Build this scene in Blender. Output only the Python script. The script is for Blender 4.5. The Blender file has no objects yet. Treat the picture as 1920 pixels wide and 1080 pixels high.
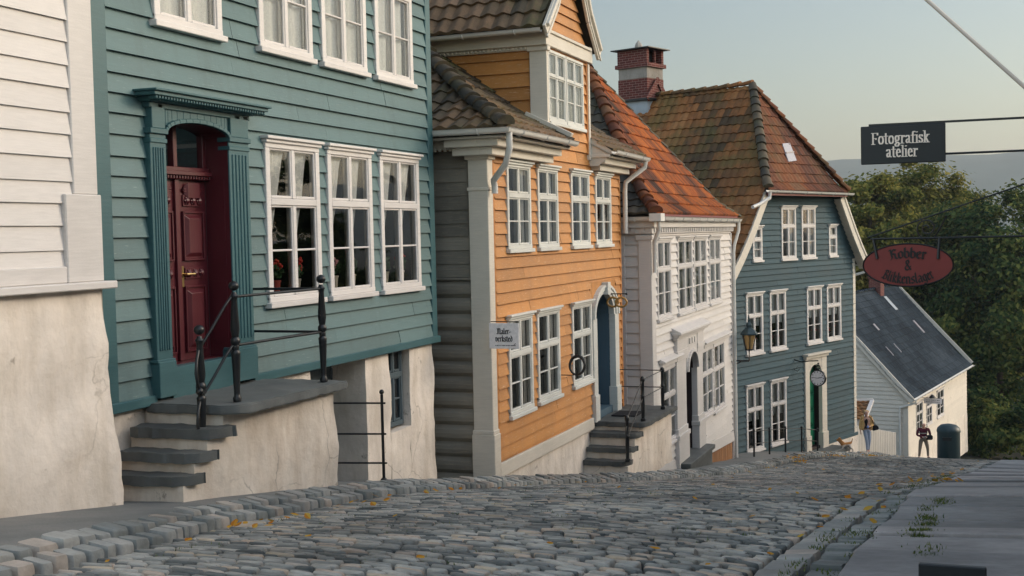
import bpy, bmesh, math, random
from bisect import bisect
from mathutils import Vector, Matrix, noise
random.seed(7)
S = bpy.context.scene
COL = S.collection
R_ = math.radians
# ------------------------------------------------------------------ camera, sky, sun, exposure
FPX = 2300.0
EYE = Vector((6.87, 0.0, 0.0))                       # world z = 0 is the eye level
YAW, PITCH, ROLL = R_(20.363), R_(-2.481), R_(-1.30)
CAMROT = Matrix.Rotation(YAW, 3, 'Z') @ Matrix.Rotation(math.pi/2 + PITCH, 3, 'X') @ Matrix.Rotation(ROLL, 3, 'Z')
cam = bpy.data.cameras.new('camera'); camo = bpy.data.objects.new('camera', cam); COL.objects.link(camo)
cam.sensor_width = 36; cam.lens = FPX/1920*36; cam.clip_start = .1; cam.clip_end = 9000
camo.matrix_world = Matrix.Translation(EYE) @ CAMROT.to_4x4()
S.camera = camo
SUNV = Vector((1.0, .66, .44)).normalized()          # towards the sun
W = bpy.data.worlds.new('World'); S.world = W; W.use_nodes = True
nt = W.node_tree; nt.nodes.clear()
sky = nt.nodes.new('ShaderNodeTexSky'); sky.sky_type = 'NISHITA'; sky.sun_disc = False
sky.sun_elevation = math.asin(SUNV.z); sky.sun_rotation = math.atan2(SUNV.x, SUNV.y)
sky.air_density = 1.2; sky.dust_density = 2.2; sky.ozone_density = 1.0
hs = nt.nodes.new('ShaderNodeHueSaturation'); hs.inputs['Saturation'].default_value = .85
tint = nt.nodes.new('ShaderNodeMix'); tint.data_type = 'RGBA'; tint.blend_type = 'MULTIPLY'; tint.inputs[0].default_value = 1
tint.inputs[7].default_value = (1.0, .965, .94, 1)
bg = nt.nodes.new('ShaderNodeBackground'); bg.inputs[1].default_value = .15
wo = nt.nodes.new('ShaderNodeOutputWorld')
nt.links.new(sky.outputs[0], hs.inputs['Color']); nt.links.new(hs.outputs[0], tint.inputs[6])
# added brightness behind and above the camera to fill shaded fronts; dimmer sky ahead
tcw = nt.nodes.new('ShaderNodeTexCoord'); dp = nt.nodes.new('ShaderNodeVectorMath'); dp.operation = 'DOT_PRODUCT'; dp.inputs[1].default_value = Vector((.36, -.66, .66)).normalized()
mr = nt.nodes.new('ShaderNodeMapRange'); mr.interpolation_type = 'SMOOTHSTEP'
for i_, v_ in ((1, .0), (2, .74), (3, 0), (4, 1)): mr.inputs[i_].default_value = v_
sc_ = nt.nodes.new('ShaderNodeVectorMath'); sc_.operation = 'MULTIPLY'
fill_ = nt.nodes.new('ShaderNodeMix'); fill_.data_type = 'RGBA'; fill_.inputs[6].default_value = (.63, .67, .69, 1); fill_.inputs[7].default_value = (2.60, 2.46, 2.22, 1)
nt.links.new(tcw.outputs['Generated'], dp.inputs[0]); nt.links.new(dp.outputs['Value'], mr.inputs[0]); nt.links.new(mr.outputs[0], fill_.inputs[0]); nt.links.new(fill_.outputs[2], sc_.inputs[1])
nt.links.new(tint.outputs[2], sc_.inputs[0]); nt.links.new(sc_.outputs[0], bg.inputs[0]); nt.links.new(bg.outputs[0], wo.inputs[0])
sl = bpy.data.lights.new('sun', 'SUN'); sl.energy = .65; sl.angle = R_(10); sl.color = (1, .90, .80)
so = bpy.data.objects.new('sun', sl); COL.objects.link(so)
so.rotation_euler = SUNV.to_track_quat('Z', 'Y').to_euler()
S.view_settings.view_transform = 'Standard'; S.view_settings.look = 'None'
S.view_settings.exposure = .45; S.view_settings.gamma = 1
S.cycles.max_bounces = 7; S.cycles.diffuse_bounces = 3; S.cycles.glossy_bounces = 3; S.cycles.transparent_max_bounces = 12
S.cycles.use_denoising = True
S.cycles.caustics_reflective = False; S.cycles.caustics_refractive = False

# ------------------------------------------------------------------ pixel rays and house frames
def ray(px, py): return CAMROT @ Vector(((px-960)/FPX, -(py-540)/FPX, -1))
def atdepth(px, py, Z): return EYE + Z*ray(px, py)
class Frame:
    """front view of a house: u right along the facade, d into the house, z up"""
    def __init__(s, o, th):
        s.o = Vector(o); t = R_(th); s.th = t
        s.u = Vector((math.cos(t), math.sin(t), 0)); s.n = Vector((-math.sin(t), math.cos(t), 0))
    def loc(s, P): q = P - s.o; return Vector((q.dot(s.u), q.dot(s.n), P.z))
    def at(s, px, py, d=0):
        r = ray(px, py); return s.loc(EYE + r*(((s.o-EYE).dot(s.n)+d)/r.dot(s.n)))
    def side(s, px, py, u=0):
        r = ray(px, py); return s.loc(EYE + r*(((s.o-EYE).dot(s.u)+u)/r.dot(s.u)))
    def w(s, u, d, z): p = s.o + s.u*u + s.n*d; return Vector((p.x, p.y, z))
    def rect(s, tl, tr, bl, br, d=0):
        a, b, c, e = s.at(*tl, d), s.at(*tr, d), s.at(*bl, d), s.at(*br, d)
        return ((a.x+c.x)/2, (b.x+e.x)/2, (c.z+e.z)/2, (a.z+b.z)/2)
G = Frame((0, 8.5, 0), 90); O = Frame((.6, 15.97, 0), 90); WH = Frame((1.05, 23.4, 0), 90)
B = Frame((.86, 32.94, 0), 70.495); FA = Frame((4.2, 60.43, 0), 80.35); WORLD = Frame((0, 0, 0), 0)

# ------------------------------------------------------------------ ground profile
PR = [(-60, 4.0), (-6, -.72), (0, -1.2), (5.2, -1.70), (8.4, -2.14), (10.7, -2.46), (13, -2.87), (15.3, -3.29), (20, -4.13),
      (25.5, -5.06), (28, -5.42), (32, -6.0), (34, -6.17), (36, -6.48), (38, -6.82), (40, -7.15), (44, -7.93), (47.9, -8.7), (52, -9.55), (56.7, -10.5),
      (60.4, -11.1), (75, -13.5), (120, -17), (400, -20), (3000, -20)]
PX = [p[0] for p in PR]; PZ = [p[1] for p in PR]
def pchip(xs, zs, y):
    if y <= xs[0]: return zs[0]
    if y >= xs[-1]: return zs[-1]
    i = bisect(xs, y); x0, x1 = xs[i-1], xs[i]; h = x1-x0; t = (y-x0)/h
    def m(k):
        if k <= 0 or k >= len(xs)-1:
            a, b = max(0, k-1), min(len(xs)-1, k+1); return (zs[b]-zs[a])/(xs[b]-xs[a])
        a = (zs[k]-zs[k-1])/(xs[k]-xs[k-1]); b = (zs[k+1]-zs[k])/(xs[k+1]-xs[k])
        return 2*a*b/(a+b) if a*b > 0 else 0
    m0, m1 = m(i-1)*h, m(i)*h
    return (2*t**3-3*t*t+1)*zs[i-1]+(t**3-2*t*t+t)*m0+(-2*t**3+3*t*t)*zs[i]+(t**3-t*t)*m1
KY = [-20, 0, 3, 5.9, 7.8, 10.3, 13, 15.2, 16.8, 18.3, 20, 23.3, 28, 31.5, 33, 35, 36.5, 38.2, 40, 43.4, 47.9, 52.5, 56.7]
KX = [2.4, 2.4, 2.2, 1.9, 1.45, 1.3, 1.2, 1.12, 1.35, 1.6, 1.72, 1.85, 1.95, 2.02, 2.3, 2.9, 3.28, 3.6, 3.92, 4.2, 4.7, 5.75, 7.4]
def kerb_x(y): return pchip(KY, KX, y)
def gz(x, y):
    f = min(1, max(0, (36-y)/18)); f = f*f*(3-2*f)
    g = min(1, max(0, (y-40)/8)); g = g*g*(3-2*g)
    return pchip(PX, PZ, y)+.045*(min(max(x, -3), 9)-.8)*f-.1*(min(max(x, 0), 9)-kerb_x(min(y, 56.7)))*g
def hit(px, py):
    r = ray(px, py); t = 2.0
    while t < 200:
        P = EYE+t*r
        if P.z < gz(P.x, P.y): return P
        t += .03
    return EYE+200*r
KTAIL = [(9.2, 58.6), (12, 60), (16, 61), (24, 61.5)]
RY = [-20, 0, 6, 9, 14, 22, 30, 36, 42, 47, 50]; RX = [6.3, 6.33, 6.35, 6.4, 6.6, 6.75, 7.1, 7.9, 9.6, 12.5, 16]
def right_x(y): return pchip(RY, RX, y)

# ------------------------------------------------------------------ mesh builder
OFF = {}
class MB:
    def __init__(s): s.v = []; s.f = []; s.r = []; s.m = []; s.cur = 0; s.cutv = [0]; s.cutf = [0]
    def mark(s):
        """what follows is a separate piece: an object of its own"""
        s.cutv.append(len(s.v)); s.cutf.append(len(s.f))
    def face(s, pts, r=None):
        i = len(s.v); s.v += [tuple(p) for p in pts]; s.f.append(tuple(range(i, i+len(pts))))
        s.r.append(random.random() if r is None else r); s.m.append(s.cur)
    def add(s, vs, fs, r=None):
        i = len(s.v); s.v += [tuple(p) for p in vs]; rr = random.random() if r is None else r
        for f in fs: s.f.append(tuple(i+k for k in f)); s.r.append(rr); s.m.append(s.cur)
    def box(s, x0, x1, y0, y1, z0, z1, r=None):
        if x0 > x1: x0, x1 = x1, x0
        if y0 > y1: y0, y1 = y1, y0
        if z0 > z1: z0, z1 = z1, z0
        s.hexa([(x0,y0,z0),(x1,y0,z0),(x1,y1,z0),(x0,y1,z0),(x0,y0,z1),(x1,y0,z1),(x1,y1,z1),(x0,y1,z1)], r)
    def hexa(s, p, r=None):
        s.add(p, [(3,2,1,0),(4,5,6,7),(0,1,5,4),(1,2,6,5),(2,3,7,6),(3,0,4,7)], r)
    def prism(s, poly, axis, a, b, r=None):
        n = len(poly)
        def mk(p, t): return {'x': (t, p[0], p[1]), 'y': (p[0], t, p[1]), 'z': (p[0], p[1], t)}[axis]
        vs = [mk(p, a) for p in poly]+[mk(p, b) for p in poly]
        s.add(vs, [tuple(range(n))[::-1], tuple(range(n, 2*n))]+[(i, (i+1) % n, n+(i+1) % n, n+i) for i in range(n)], r)
    def slab(s, pts, t, r=None):
        """thin solid: polygon in 3-D, thickness t against its normal"""
        P = [Vector(p) for p in pts]; nrm = (P[1]-P[0]).cross(P[2]-P[0]).normalized(); n = len(P)
        s.add(P+[p-nrm*t for p in P], [tuple(range(n)), tuple(range(n, 2*n))[::-1]]+[(i, n+i, n+(i+1) % n, (i+1) % n) for i in range(n)], r)
    def tube(s, pts, rad, n=8, r=None, closed=False):
        P = [Vector(p) for p in pts]; N = len(P); rings = []; up = None
        rads = rad if isinstance(rad, (list, tuple)) else [rad]*N
        vs = []
        for i in range(N):
            if closed: t = (P[(i+1) % N]-P[i-1]).normalized()
            else: t = (P[min(i+1, N-1)]-P[max(i-1, 0)]).normalized()
            if up is None:
                up = Vector((0, 0, 1)) if abs(t.z) < .9 else Vector((1, 0, 0))
            a = t.cross(up).normalized(); b = a.cross(t).normalized(); up = b
            for k in range(n):
                q = 2*math.pi*k/n; vs.append(P[i]+(a*math.cos(q)+b*math.sin(q))*rads[i])
        fs = []
        for i in range(N if closed else N-1):
            j = (i+1) % N
            for k in range(n): fs.append((i*n+k, i*n+(k+1) % n, j*n+(k+1) % n, j*n+k))
        if not closed: fs += [tuple(range(n))[::-1], tuple(range((N-1)*n, N*n))]
        s.add(vs, fs, r)
    def lathe(s, prof, c, n=12, r=None):
        vs = []; fs = []; c = Vector(c)
        for rr, z in prof:
            for k in range(n):
                q = 2*math.pi*k/n; vs.append(c+Vector((rr*math.cos(q), rr*math.sin(q), z)))
        for i in range(len(prof)-1):
            for k in range(n): fs.append((i*n+k, i*n+(k+1) % n, (i+1)*n+(k+1) % n, (i+1)*n+k))
        fs += [tuple(range(n))[::-1], tuple(range((len(prof)-1)*n, len(prof)*n))]
        s.add(vs, fs, r)
    def ball(s, c, rad, n=10, r=None, sz=1.0):
        s.lathe([(max(.001, rad*math.sin(math.pi*i/8)), -rad*sz*math.cos(math.pi*i/8)) for i in range(9)], c, n, r)
    def build(s, name, mats, parent=None, off=None, smooth=None, bevel=0, seg=1, clips=(), lumpy=None, label=None, recalc=False):
        if parent is not None and off is None: off = OFF.get(parent.name, (0, 0, 0))
        off = off or (0, 0, 0)
        if len(s.cutv) > 1:
            o = None; cv = s.cutv+[len(s.v)]; cf = s.cutf+[len(s.f)]
            for i in range(len(cv)-1):
                if cv[i] == cv[i+1]: continue
                p = MB(); p.v = s.v[cv[i]:cv[i+1]]; p.f = [tuple(k-cv[i] for k in f) for f in s.f[cf[i]:cf[i+1]]]; p.r = s.r[cf[i]:cf[i+1]]; p.m = s.m[cf[i]:cf[i+1]]
                o = p.build(name, mats, parent, off, smooth, bevel, seg, clips, lumpy, label, recalc)
            return o
        me = bpy.data.meshes.new(name)
        me.from_pydata([(x-off[0], y-off[1], z-off[2]) for x, y, z in s.v], [], s.f)
        mats = mats if isinstance(mats, (list, tuple)) else [mats]
        for m in mats: me.materials.append(m)
        a = me.attributes.new('rnd', 'FLOAT', 'FACE'); a.data.foreach_set('value', s.r)
        if len(mats) > 1: me.polygons.foreach_set('material_index', s.m)
        if bevel or clips or lumpy or recalc:
            bm = bmesh.new(); bm.from_mesh(me)
            if recalc: bmesh.ops.recalc_face_normals(bm, faces=bm.faces)
            ov = Vector(off)
            for co, no in clips:
                bmesh.ops.bisect_plane(bm, geom=bm.verts[:]+bm.edges[:]+bm.faces[:], plane_co=Vector(co)-ov, plane_no=no, clear_outer=True)
            if bevel:
                es = [e for e in bm.edges if len(e.link_faces) == 2 and e.calc_face_angle(0) > .6]
                bmesh.ops.bevel(bm, geom=es, offset=bevel, segments=seg, affect='EDGES', clamp_overlap=True)
            if lumpy:
                amp, sc, step = lumpy
                bmesh.ops.remove_doubles(bm, verts=bm.verts, dist=.0005)
                for ax in range(3):
                    cs = [v.co[ax] for v in bm.verts]; lo, hi = min(cs), max(cs); k = lo+step
                    while k < hi-step*.3:
                        no = Vector((0, 0, 0)); no[ax] = 1; co = no*k
                        bmesh.ops.bisect_plane(bm, geom=bm.verts[:]+bm.edges[:]+bm.faces[:], plane_co=co, plane_no=no); k += step
                bm.normal_update()
                dv = [(v, v.normal.copy()*(amp*(noise.noise((v.co+ov)*sc)+.4*noise.noise((v.co+ov)*sc*3.1)))) for v in bm.verts]
                for v, q in dv: v.co += q
            bm.to_mesh(me); bm.free()
        if smooth:
            me.polygons.foreach_set('use_smooth', [True]*len(me.polygons)); me.set_sharp_from_angle(angle=R_(smooth))
        me.update()
        o = bpy.data.objects.new(name, me); COL.objects.link(o)
        if parent is not None: o.parent = parent; OFF[o.name] = off
        else: o.location = off
        if label: o['label'] = label
        return o
def tag(o, label=None, cat=None, group=None, kind=None):
    if label: o['label'] = label
    if cat: o['category'] = cat
    if group: o['group'] = group
    if kind: o['kind'] = kind
    return o
def thing(name, label, cat, fr=WORLD, at=(0, 0, 0), group=None):
    o = bpy.data.objects.new(name, None); COL.objects.link(o); o.empty_display_size = .2
    o.location = fr.w(*at); o.rotation_euler = (0, 0, fr.th); OFF[o.name] = tuple(at)
    return tag(o, label, cat, group)
def solo(mb, name, mats, label, cat, fr=WORLD, at=(0, 0, 0), group=None, kind=None, **k):
    o = mb.build(name, mats, None, off=at, **k); o.location = fr.w(*at); o.rotation_euler = (0, 0, fr.th)
    return tag(o, label, cat, group, kind)

# ------------------------------------------------------------------ materials
def srgb(r, g, b):
    f = lambda c: (c/255/12.92 if c <= 10 else ((c/255+.055)/1.055)**2.4)
    return (f(r), f(g), f(b), 1)
class NT:
    def __init__(s, name):
        s.m = bpy.data.materials.new(name); s.m.use_nodes = True; s.t = s.m.node_tree; s.t.nodes.clear()
        s.out = s.n('ShaderNodeOutputMaterial'); s.p = s.n('ShaderNodeBsdfPrincipled'); s.l(s.p.outputs[0], s.out.inputs[0])
    def n(s, ty, **k):
        x = s.t.nodes.new(ty)
        for a, b in k.items(): setattr(x, a, b)
        return x
    def l(s, a, b): s.t.links.new(a, b)
    def coord(s, scale=(1, 1, 1)):
        tc = s.n('ShaderNodeTexCoord'); mp = s.n('ShaderNodeMapping'); mp.inputs['Scale'].default_value = scale
        s.l(tc.outputs['Object'], mp.inputs[0]); return mp.outputs[0]
    def noise(s, scale, vec, detail=5, rough=.55):
        x = s.n('ShaderNodeTexNoise'); x.inputs['Scale'].default_value = scale; x.inputs['Detail'].default_value = detail
        x.inputs['Roughness'].default_value = rough; s.l(vec, x.inputs['Vector']); return x.outputs[0]
    def ramp(s, fac, stops, interp='LINEAR'):
        x = s.n('ShaderNodeValToRGB'); e = x.color_ramp.elements; x.color_ramp.interpolation = interp
        while len(e) < len(stops): e.new(.5)
        for i, (p, c) in enumerate(stops): e[i].position = p; e[i].color = c if len(c) == 4 else (*c, 1)
        s.l(fac, x.inputs[0]); return x.outputs[0]
    def math(s, op, a, b=None, c=None):
        x = s.n('ShaderNodeMath', operation=op)
        for i, q in enumerate((a, b, c)):
            if q is None: continue
            if isinstance(q, (int, float)): x.inputs[i].default_value = q
            else: s.l(q, x.inputs[i])
        return x.outputs[0]
    def mix(s, fac, a, b, bt='MIX'):
        x = s.n('ShaderNodeMix', data_type='RGBA', blend_type=bt)
        for i, q in ((0, fac), (6, a), (7, b)):
            if isinstance(q, (int, float, tuple)): x.inputs[i].default_value = q
            else: s.l(q, x.inputs[i])
        return x.outputs[2]
    def rnd(s): return s.n('ShaderNodeAttribute', attribute_name='rnd').outputs['Fac']
    def bump(s, h, strength=.2, dist=.01):
        x = s.n('ShaderNodeBump'); x.inputs['Strength'].default_value = strength; x.inputs['Distance'].default_value = dist
        s.l(h, x.inputs['Height']); s.l(x.outputs[0], s.p.inputs['Normal'])
    def scalecol(s, col, val):
        x = s.n('ShaderNodeVectorMath', operation='SCALE')
        if isinstance(col, tuple): x.inputs[0].default_value = col[:3]
        else: s.l(col, x.inputs[0])
        s.l(val, x.inputs['Scale']); return x.outputs[0]
    def done(s, col, rough=.6, spec=.5):
        if isinstance(col, tuple): s.p.inputs['Base Color'].default_value = col
        else: s.l(col, s.p.inputs['Base Color'])
        if isinstance(rough, (int, float)): s.p.inputs['Roughness'].default_value = rough
        else: s.l(rough, s.p.inputs['Roughness'])
        s.p.inputs['Specular IOR Level'].default_value = spec
        return s.m
def paint(name, c, rough=.5, var=.12, dirt=.25, grain=(1.3, 1.3, 16), bump=.25, chip=None, chipt=.66, spec=.5, streak=None):
    t = NT(name); v1 = t.coord(grain); v2 = t.coord()
    g = t.noise(3.5, v1, 6, .6); d = t.noise(1.1, v2, 5, .6)
    k = t.math('ADD', t.math('MULTIPLY_ADD', t.rnd(), var*2, 1-var), t.math('MULTIPLY_ADD', d, dirt*2, -dirt))
    k = t.math('ADD', k, t.math('MULTIPLY_ADD', g, .3, -.15))
    col = t.scalecol(c, k)
    if chip:
        cn = t.noise(5, v1, 7, .7); f = t.ramp(cn, [(chipt, (0, 0, 0)), (chipt+.03, (1, 1, 1))]); col = t.mix(f, col, chip)
    if streak:
        sv = t.coord((3.2, 3.2, .25)); sn = t.noise(1.6, sv, 6, .65); f = t.ramp(sn, [(.52, (0, 0, 0)), (.78, (.45, .45, .45))]); col = t.mix(f, col, streak)
    t.bump(t.math('ADD', g, t.math('MULTIPLY', t.noise(40, v2, 3), .3)), bump, .006)
    return t.done(col, t.math('MULTIPLY_ADD', d, .25, rough-.12), spec)
M = {}
M['teal'] = paint('teal_paint', (.088, .157, .162, 1), .5, .10, .22, spec=.4, chip=(.19, .27, .26, 1), chipt=.63, streak=(.050, .085, .085, 1))
M['teal_trim'] = paint('teal_trim', (.040, .110, .122, 1), .42, .05, .2)
M['orange'] = paint('orange_paint', (.46, .20, .052, 1), .6, .16, .34, chip=(.60, .38, .22, 1), chipt=.60, streak=(.30, .12, .03, 1))
M['orange_trim'] = paint('orange_trim', (.48, .19, .045, 1), .5, .05, .2)
M['white'] = paint('white_paint', (.62, .585, .555, 1), .5, .05, .14, chip=(.42, .38, .34, 1), chipt=.72)
M['farwhite'] = paint('far_white_paint', (.66, .60, .52, 1), .6, .05, .12)
M['cream'] = paint('cream_paint', (.62, .57, .49, 1), .5, .05, .18, chip=(.36, .32, .27, 1), chipt=.70)
M['sash'] = paint('sash_paint', (.66, .625, .60, 1), .45, .05, .12, bump=.12)
M['oldsash'] = paint('old_sash_paint', (.62, .62, .58, 1), .45, .05, .2, bump=.15, chip=(.4, .37, .33, 1), chipt=.7)
M['blue'] = paint('slate_blue_paint', (.050, .088, .104, 1), .75, .12, .28, spec=.25)
M['maroon'] = paint('maroon_paint', (.085, .012, .018, 1), .35, .05, .25, grain=(8, 8, 1.2), spec=.6)
M['doorblue'] = paint('door_blue', (.075, .125, .165, 1), .4, .05, .2, grain=(8, 8, 1.2))
M['doorgreen'] = paint('door_green', (.012, .20, .10, 1), .4, .05, .2)
M['doordark'] = paint('door_dark', (.02, .010, .012, 1), .5, .05, .2)
M['cellar'] = paint('cellar_door_grey', (.07, .10, .115, 1), .5, .05, .2)
M['wood'] = paint('brown_planks', (.30, .13, .045, 1), .6, .2, .5, grain=(10, 10, 1.0), bump=.4, chip=(.42, .30, .18, 1), chipt=.6)
M['weathered'] = paint('weathered_logs', (.21, .19, .155, 1), .75, .30, .55, grain=(.8, .8, 20), bump=.7, chip=(.33, .27, .20, 1), chipt=.60)
M['gutter'] = paint('gutter_white', (.66, .64, .60, 1), .4, .05, .15, bump=.05)
M['redtrim'] = paint('red_flashing', (.20, .05, .05, 1), .5, .05, .2)
def plaster(name, c, stain, amt=.5, bump=.5):
    t = NT(name); v = t.coord(); n1 = t.noise(1.3, v, 6, .62); n2 = t.noise(14, v, 5); sv = t.coord((2.4, 2.4, .5)); n3 = t.noise(1.5, sv, 7, .68)
    col = t.scalecol(c, t.math('ADD', t.math('MULTIPLY_ADD', n1, .85, .53), t.math('MULTIPLY_ADD', n2, .12, -.03)))
    f = t.ramp(n3, [(.46, (0, 0, 0)), (.70, (amt, amt, amt))]); col = t.mix(f, col, stain)
    f2 = t.ramp(t.noise(3.0, v, 8, .72), [(.64, (0, 0, 0)), (.68, (.7, .7, .7))]); col = t.mix(f2, col, (.26, .215, .175, 1))
    vo = t.n('ShaderNodeTexVoronoi', feature='DISTANCE_TO_EDGE'); vo.inputs['Scale'].default_value = 1.3
    wv_ = t.n('ShaderNodeMix', data_type='RGBA', blend_type='LINEAR_LIGHT'); wv_.inputs[0].default_value = .16; nz_ = t.n('ShaderNodeTexNoise'); nz_.inputs['Scale'].default_value = 3; nz_.inputs['Detail'].default_value = 5
    t.l(v, nz_.inputs['Vector']); t.l(v, wv_.inputs[6]); t.l(nz_.outputs['Color'], wv_.inputs[7]); t.l(wv_.outputs[2], vo.inputs['Vector'])
    ck = t.math('MULTIPLY', t.ramp(vo.outputs['Distance'], [(.0, (1, 1, 1)), (.012, (0, 0, 0))]), t.ramp(t.noise(.9, v, 3), [(.52, (0, 0, 0)), (.60, (.5, .5, .5))]))
    col = t.mix(ck, col, (.14, .11, .085, 1))
    t.bump(t.math('ADD', t.math('MULTIPLY', n2, .5), t.math('ADD', t.math('MULTIPLY', t.noise(6, v, 4), 1.6), n1)), bump, .02)
    return t.done(col, .85, .2)
M['plaster'] = plaster('cream_plaster', (.74, .655, .56, 1), (.42, .30, .20, 1), .5)
M['plaster2'] = plaster('pale_plaster', (.74, .665, .585, 1), (.40, .33, .24, 1), .45)
M['plasterdirty'] = plaster('stained_plaster', (.47, .40, .31, 1), (.16, .13, .10, 1), .9)
def slate(name, c):
    t = NT(name); v = t.coord(); n1 = t.noise(2.2, v, 8, .65); n2 = t.noise(30, v, 4)
    k = t.math('ADD', t.math('MULTIPLY_ADD', n1, 1.3, .3), t.math('MULTIPLY_ADD', t.rnd(), .5, -.2))
    col = t.scalecol(c, k); f = t.ramp(n2, [(.6, (0, 0, 0)), (.75, (.35, .35, .35))]); col = t.mix(f, col, (.16, .155, .14, 1))
    t.bump(t.math('ADD', n1, t.math('MULTIPLY', n2, .4)), .6, .012); return t.done(col, .62, .45)
M['slate'] = slate('slate_slabs', (.095, .102, .10, 1))
M['iron'] = NT('black_iron'); _t = M['iron']; _v = _t.coord(); _t.bump(_t.noise(60, _v, 4), .3, .003); M['iron'] = _t.done((.008, .010, .012, 1), .38, .5)
def stones(name, stops, wet, bump=.6, rough=.58):
    t = NT(name); v = t.coord(); n1 = t.noise(9, v, 6, .65); n2 = t.noise(70, v, 4); big = t.noise(.55, v, 4, .6)
    col = t.ramp(t.rnd(), stops)
    k = t.math('MULTIPLY', t.math('MULTIPLY_ADD', n1, 1.0, .5), t.ramp(big, [(.36, (.50,)*3), (.55, (1.0,)*3), (.8, (1.12,)*3)]))
    col = t.scalecol(col, k); f = t.ramp(t.noise(1.7, v, 6, .7), [(.58, (0, 0, 0)), (.78, (.55,)*3)]); col = t.mix(f, col, wet)
    t.bump(t.math('ADD', n1, t.math('MULTIPLY', n2, .35)), bump, .012); return t.done(col, rough, .4)
M['cobble'] = stones('cobble_stone', [(0, (.08, .092, .092)), (.25, (.20, .205, .192)), (.6, (.37, .36, .325)), (.84, (.45, .42, .37)), (.92, (.48, .37, .29)), (1, (.51, .43, .32))], (.14, .14, .10, 1))
M['kerb'] = stones('kerb_stone', [(0, (.19, .21, .205)), (.45, (.29, .30, .285)), (.8, (.38, .375, .35)), (1, (.44, .37, .31))], (.13, .125, .09, 1))
M['flag'] = stones('paving_flags', [(0, (.22, .22, .222)), (.5, (.31, .30, .30)), (1, (.40, .37, .36))], (.22, .215, .19, 1), .6)
def soil():
    t = NT('joint_soil'); v = t.coord(); n = t.noise(1.2, v, 7, .7); n2 = t.noise(25, v, 4)
    col = t.ramp(n, [(.35, (.018, .02, .018)), (.55, (.035, .036, .028)), (.68, (.06, .075, .022))]); col = t.scalecol(col, t.math('MULTIPLY_ADD', n2, 1.2, .4))
    t.bump(n2, .8, .02); return t.done(col, .95, .1)
M['soil'] = soil()
def asphalt():
    t = NT('slate_pavement'); v = t.coord(); n = t.noise(.9, v, 7, .65); n2 = t.noise(45, v, 4)
    col = t.ramp(n, [(.3, (.11, .122, .124)), (.5, (.17, .178, .176)), (.72, (.24, .232, .215))]); col = t.scalecol(col, t.math('MULTIPLY_ADD', n2, .5, .75))
    t.bump(t.math('ADD', n2, n), .35, .015); return t.done(col, .7, .35)
M['pave'] = asphalt()
def tiles(name, stops, moss, mt=.55, mamt=.8, rough=.68, dark=(.03, .027, .022, 1), spec=.3):
    t = NT(name); v = t.coord(); n1 = t.noise(7, v, 6, .65); mo = t.noise(1.0, v, 7, .7); n3 = t.noise(38, v, 5)
    col = t.ramp(t.rnd(), stops); col = t.scalecol(col, t.math('MULTIPLY_ADD', n1, 1.1, .45))
    f = t.ramp(t.math('ADD', mo, t.math('MULTIPLY_ADD', n3, .3, -.15)), [(mt, (0, 0, 0)), (mt+.16, (mamt,)*3)]); col = t.mix(f, col, moss)
    f = t.ramp(t.noise(2.6, v, 7, .75), [(.56, (0, 0, 0)), (.68, (.75,)*3)]); col = t.mix(f, col, dark)
    t.bump(t.math('ADD', n1, t.math('MULTIPLY', n3, .6)), .5, .012); return t.done(col, rough, spec)
M['tile_brown'] = tiles('brown_pantiles', [(0, (.045, .035, .025)), (.3, (.10, .075, .045)), (.6, (.16, .10, .055)), (.85, (.20, .12, .065)), (1, (.25, .16, .10))], (.10, .10, .035, 1), .52)
M['tile_red'] = tiles('red_pantiles', [(0, (.05, .025, .018)), (.25, (.15, .048, .022)), (.5, (.29, .075, .019)), (.8, (.40, .115, .024)), (1, (.25, .09, .04))], (.06, .04, .022, 1), .52, .7, spec=.12)
M['tile_dark'] = tiles('dark_pantiles', [(0, (.03, .027, .022)), (.5, (.06, .05, .035)), (1, (.11, .085, .055))], (.07, .07, .03, 1), .5)
M['tile_moss'] = tiles('mossy_pantiles', [(0, (.06, .04, .022)), (.3, (.14, .068, .028)), (.6, (.23, .092, .03)), (1, (.27, .13, .05))], (.105, .088, .030, 1), .47, .7, spec=.2)
M['tile_rust'] = tiles('rust_pantiles', [(0, (.07, .03, .02)), (.4, (.14, .05, .028)), (.75, (.20, .070, .028)), (1, (.17, .085, .045))], (.10, .07, .03, 1), .52, .7, spec=.12)
M['tile_slate'] = tiles('slate_tiles', [(0, (.012, .019, .028)), (.5, (.021, .032, .044)), (1, (.040, .054, .07))], (.05, .062, .066, 1), .62, .4, .85, (.02, .028, .036, 1), spec=.08)
def brick():
    t = NT('chimney_brick'); tc = t.n('ShaderNodeTexCoord'); sep = t.n('ShaderNodeSeparateXYZ'); t.l(tc.outputs['Object'], sep.inputs[0])
    cb = t.n('ShaderNodeCombineXYZ'); t.l(t.math('ADD', sep.outputs[0], sep.outputs[1]), cb.inputs[0]); t.l(sep.outputs[2], cb.inputs[1])
    b = t.n('ShaderNodeTexBrick'); t.l(cb.outputs[0], b.inputs[0]); b.inputs['Scale'].default_value = 1; b.inputs['Brick Width'].default_value = .23
    b.inputs['Row Height'].default_value = .075; b.inputs['Mortar Size'].default_value = .008
    b.inputs['Color1'].default_value = (.14, .034, .027, 1); b.inputs['Color2'].default_value = (.095, .028, .026, 1); b.inputs['Mortar'].default_value = (.24, .15, .13, 1)
    v = t.coord(); col = t.scalecol(b.outputs[0], t.math('MULTIPLY_ADD', t.noise(6, v, 6, .7), 1.3, .35)); t.bump(b.outputs[1], -.5, .01); return t.done(col, .85, .2)
M['brick'] = brick()
M['render_grey'] = plaster('grey_render', (.33, .30, .27, 1), (.16, .15, .13, 1), .7)
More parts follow.
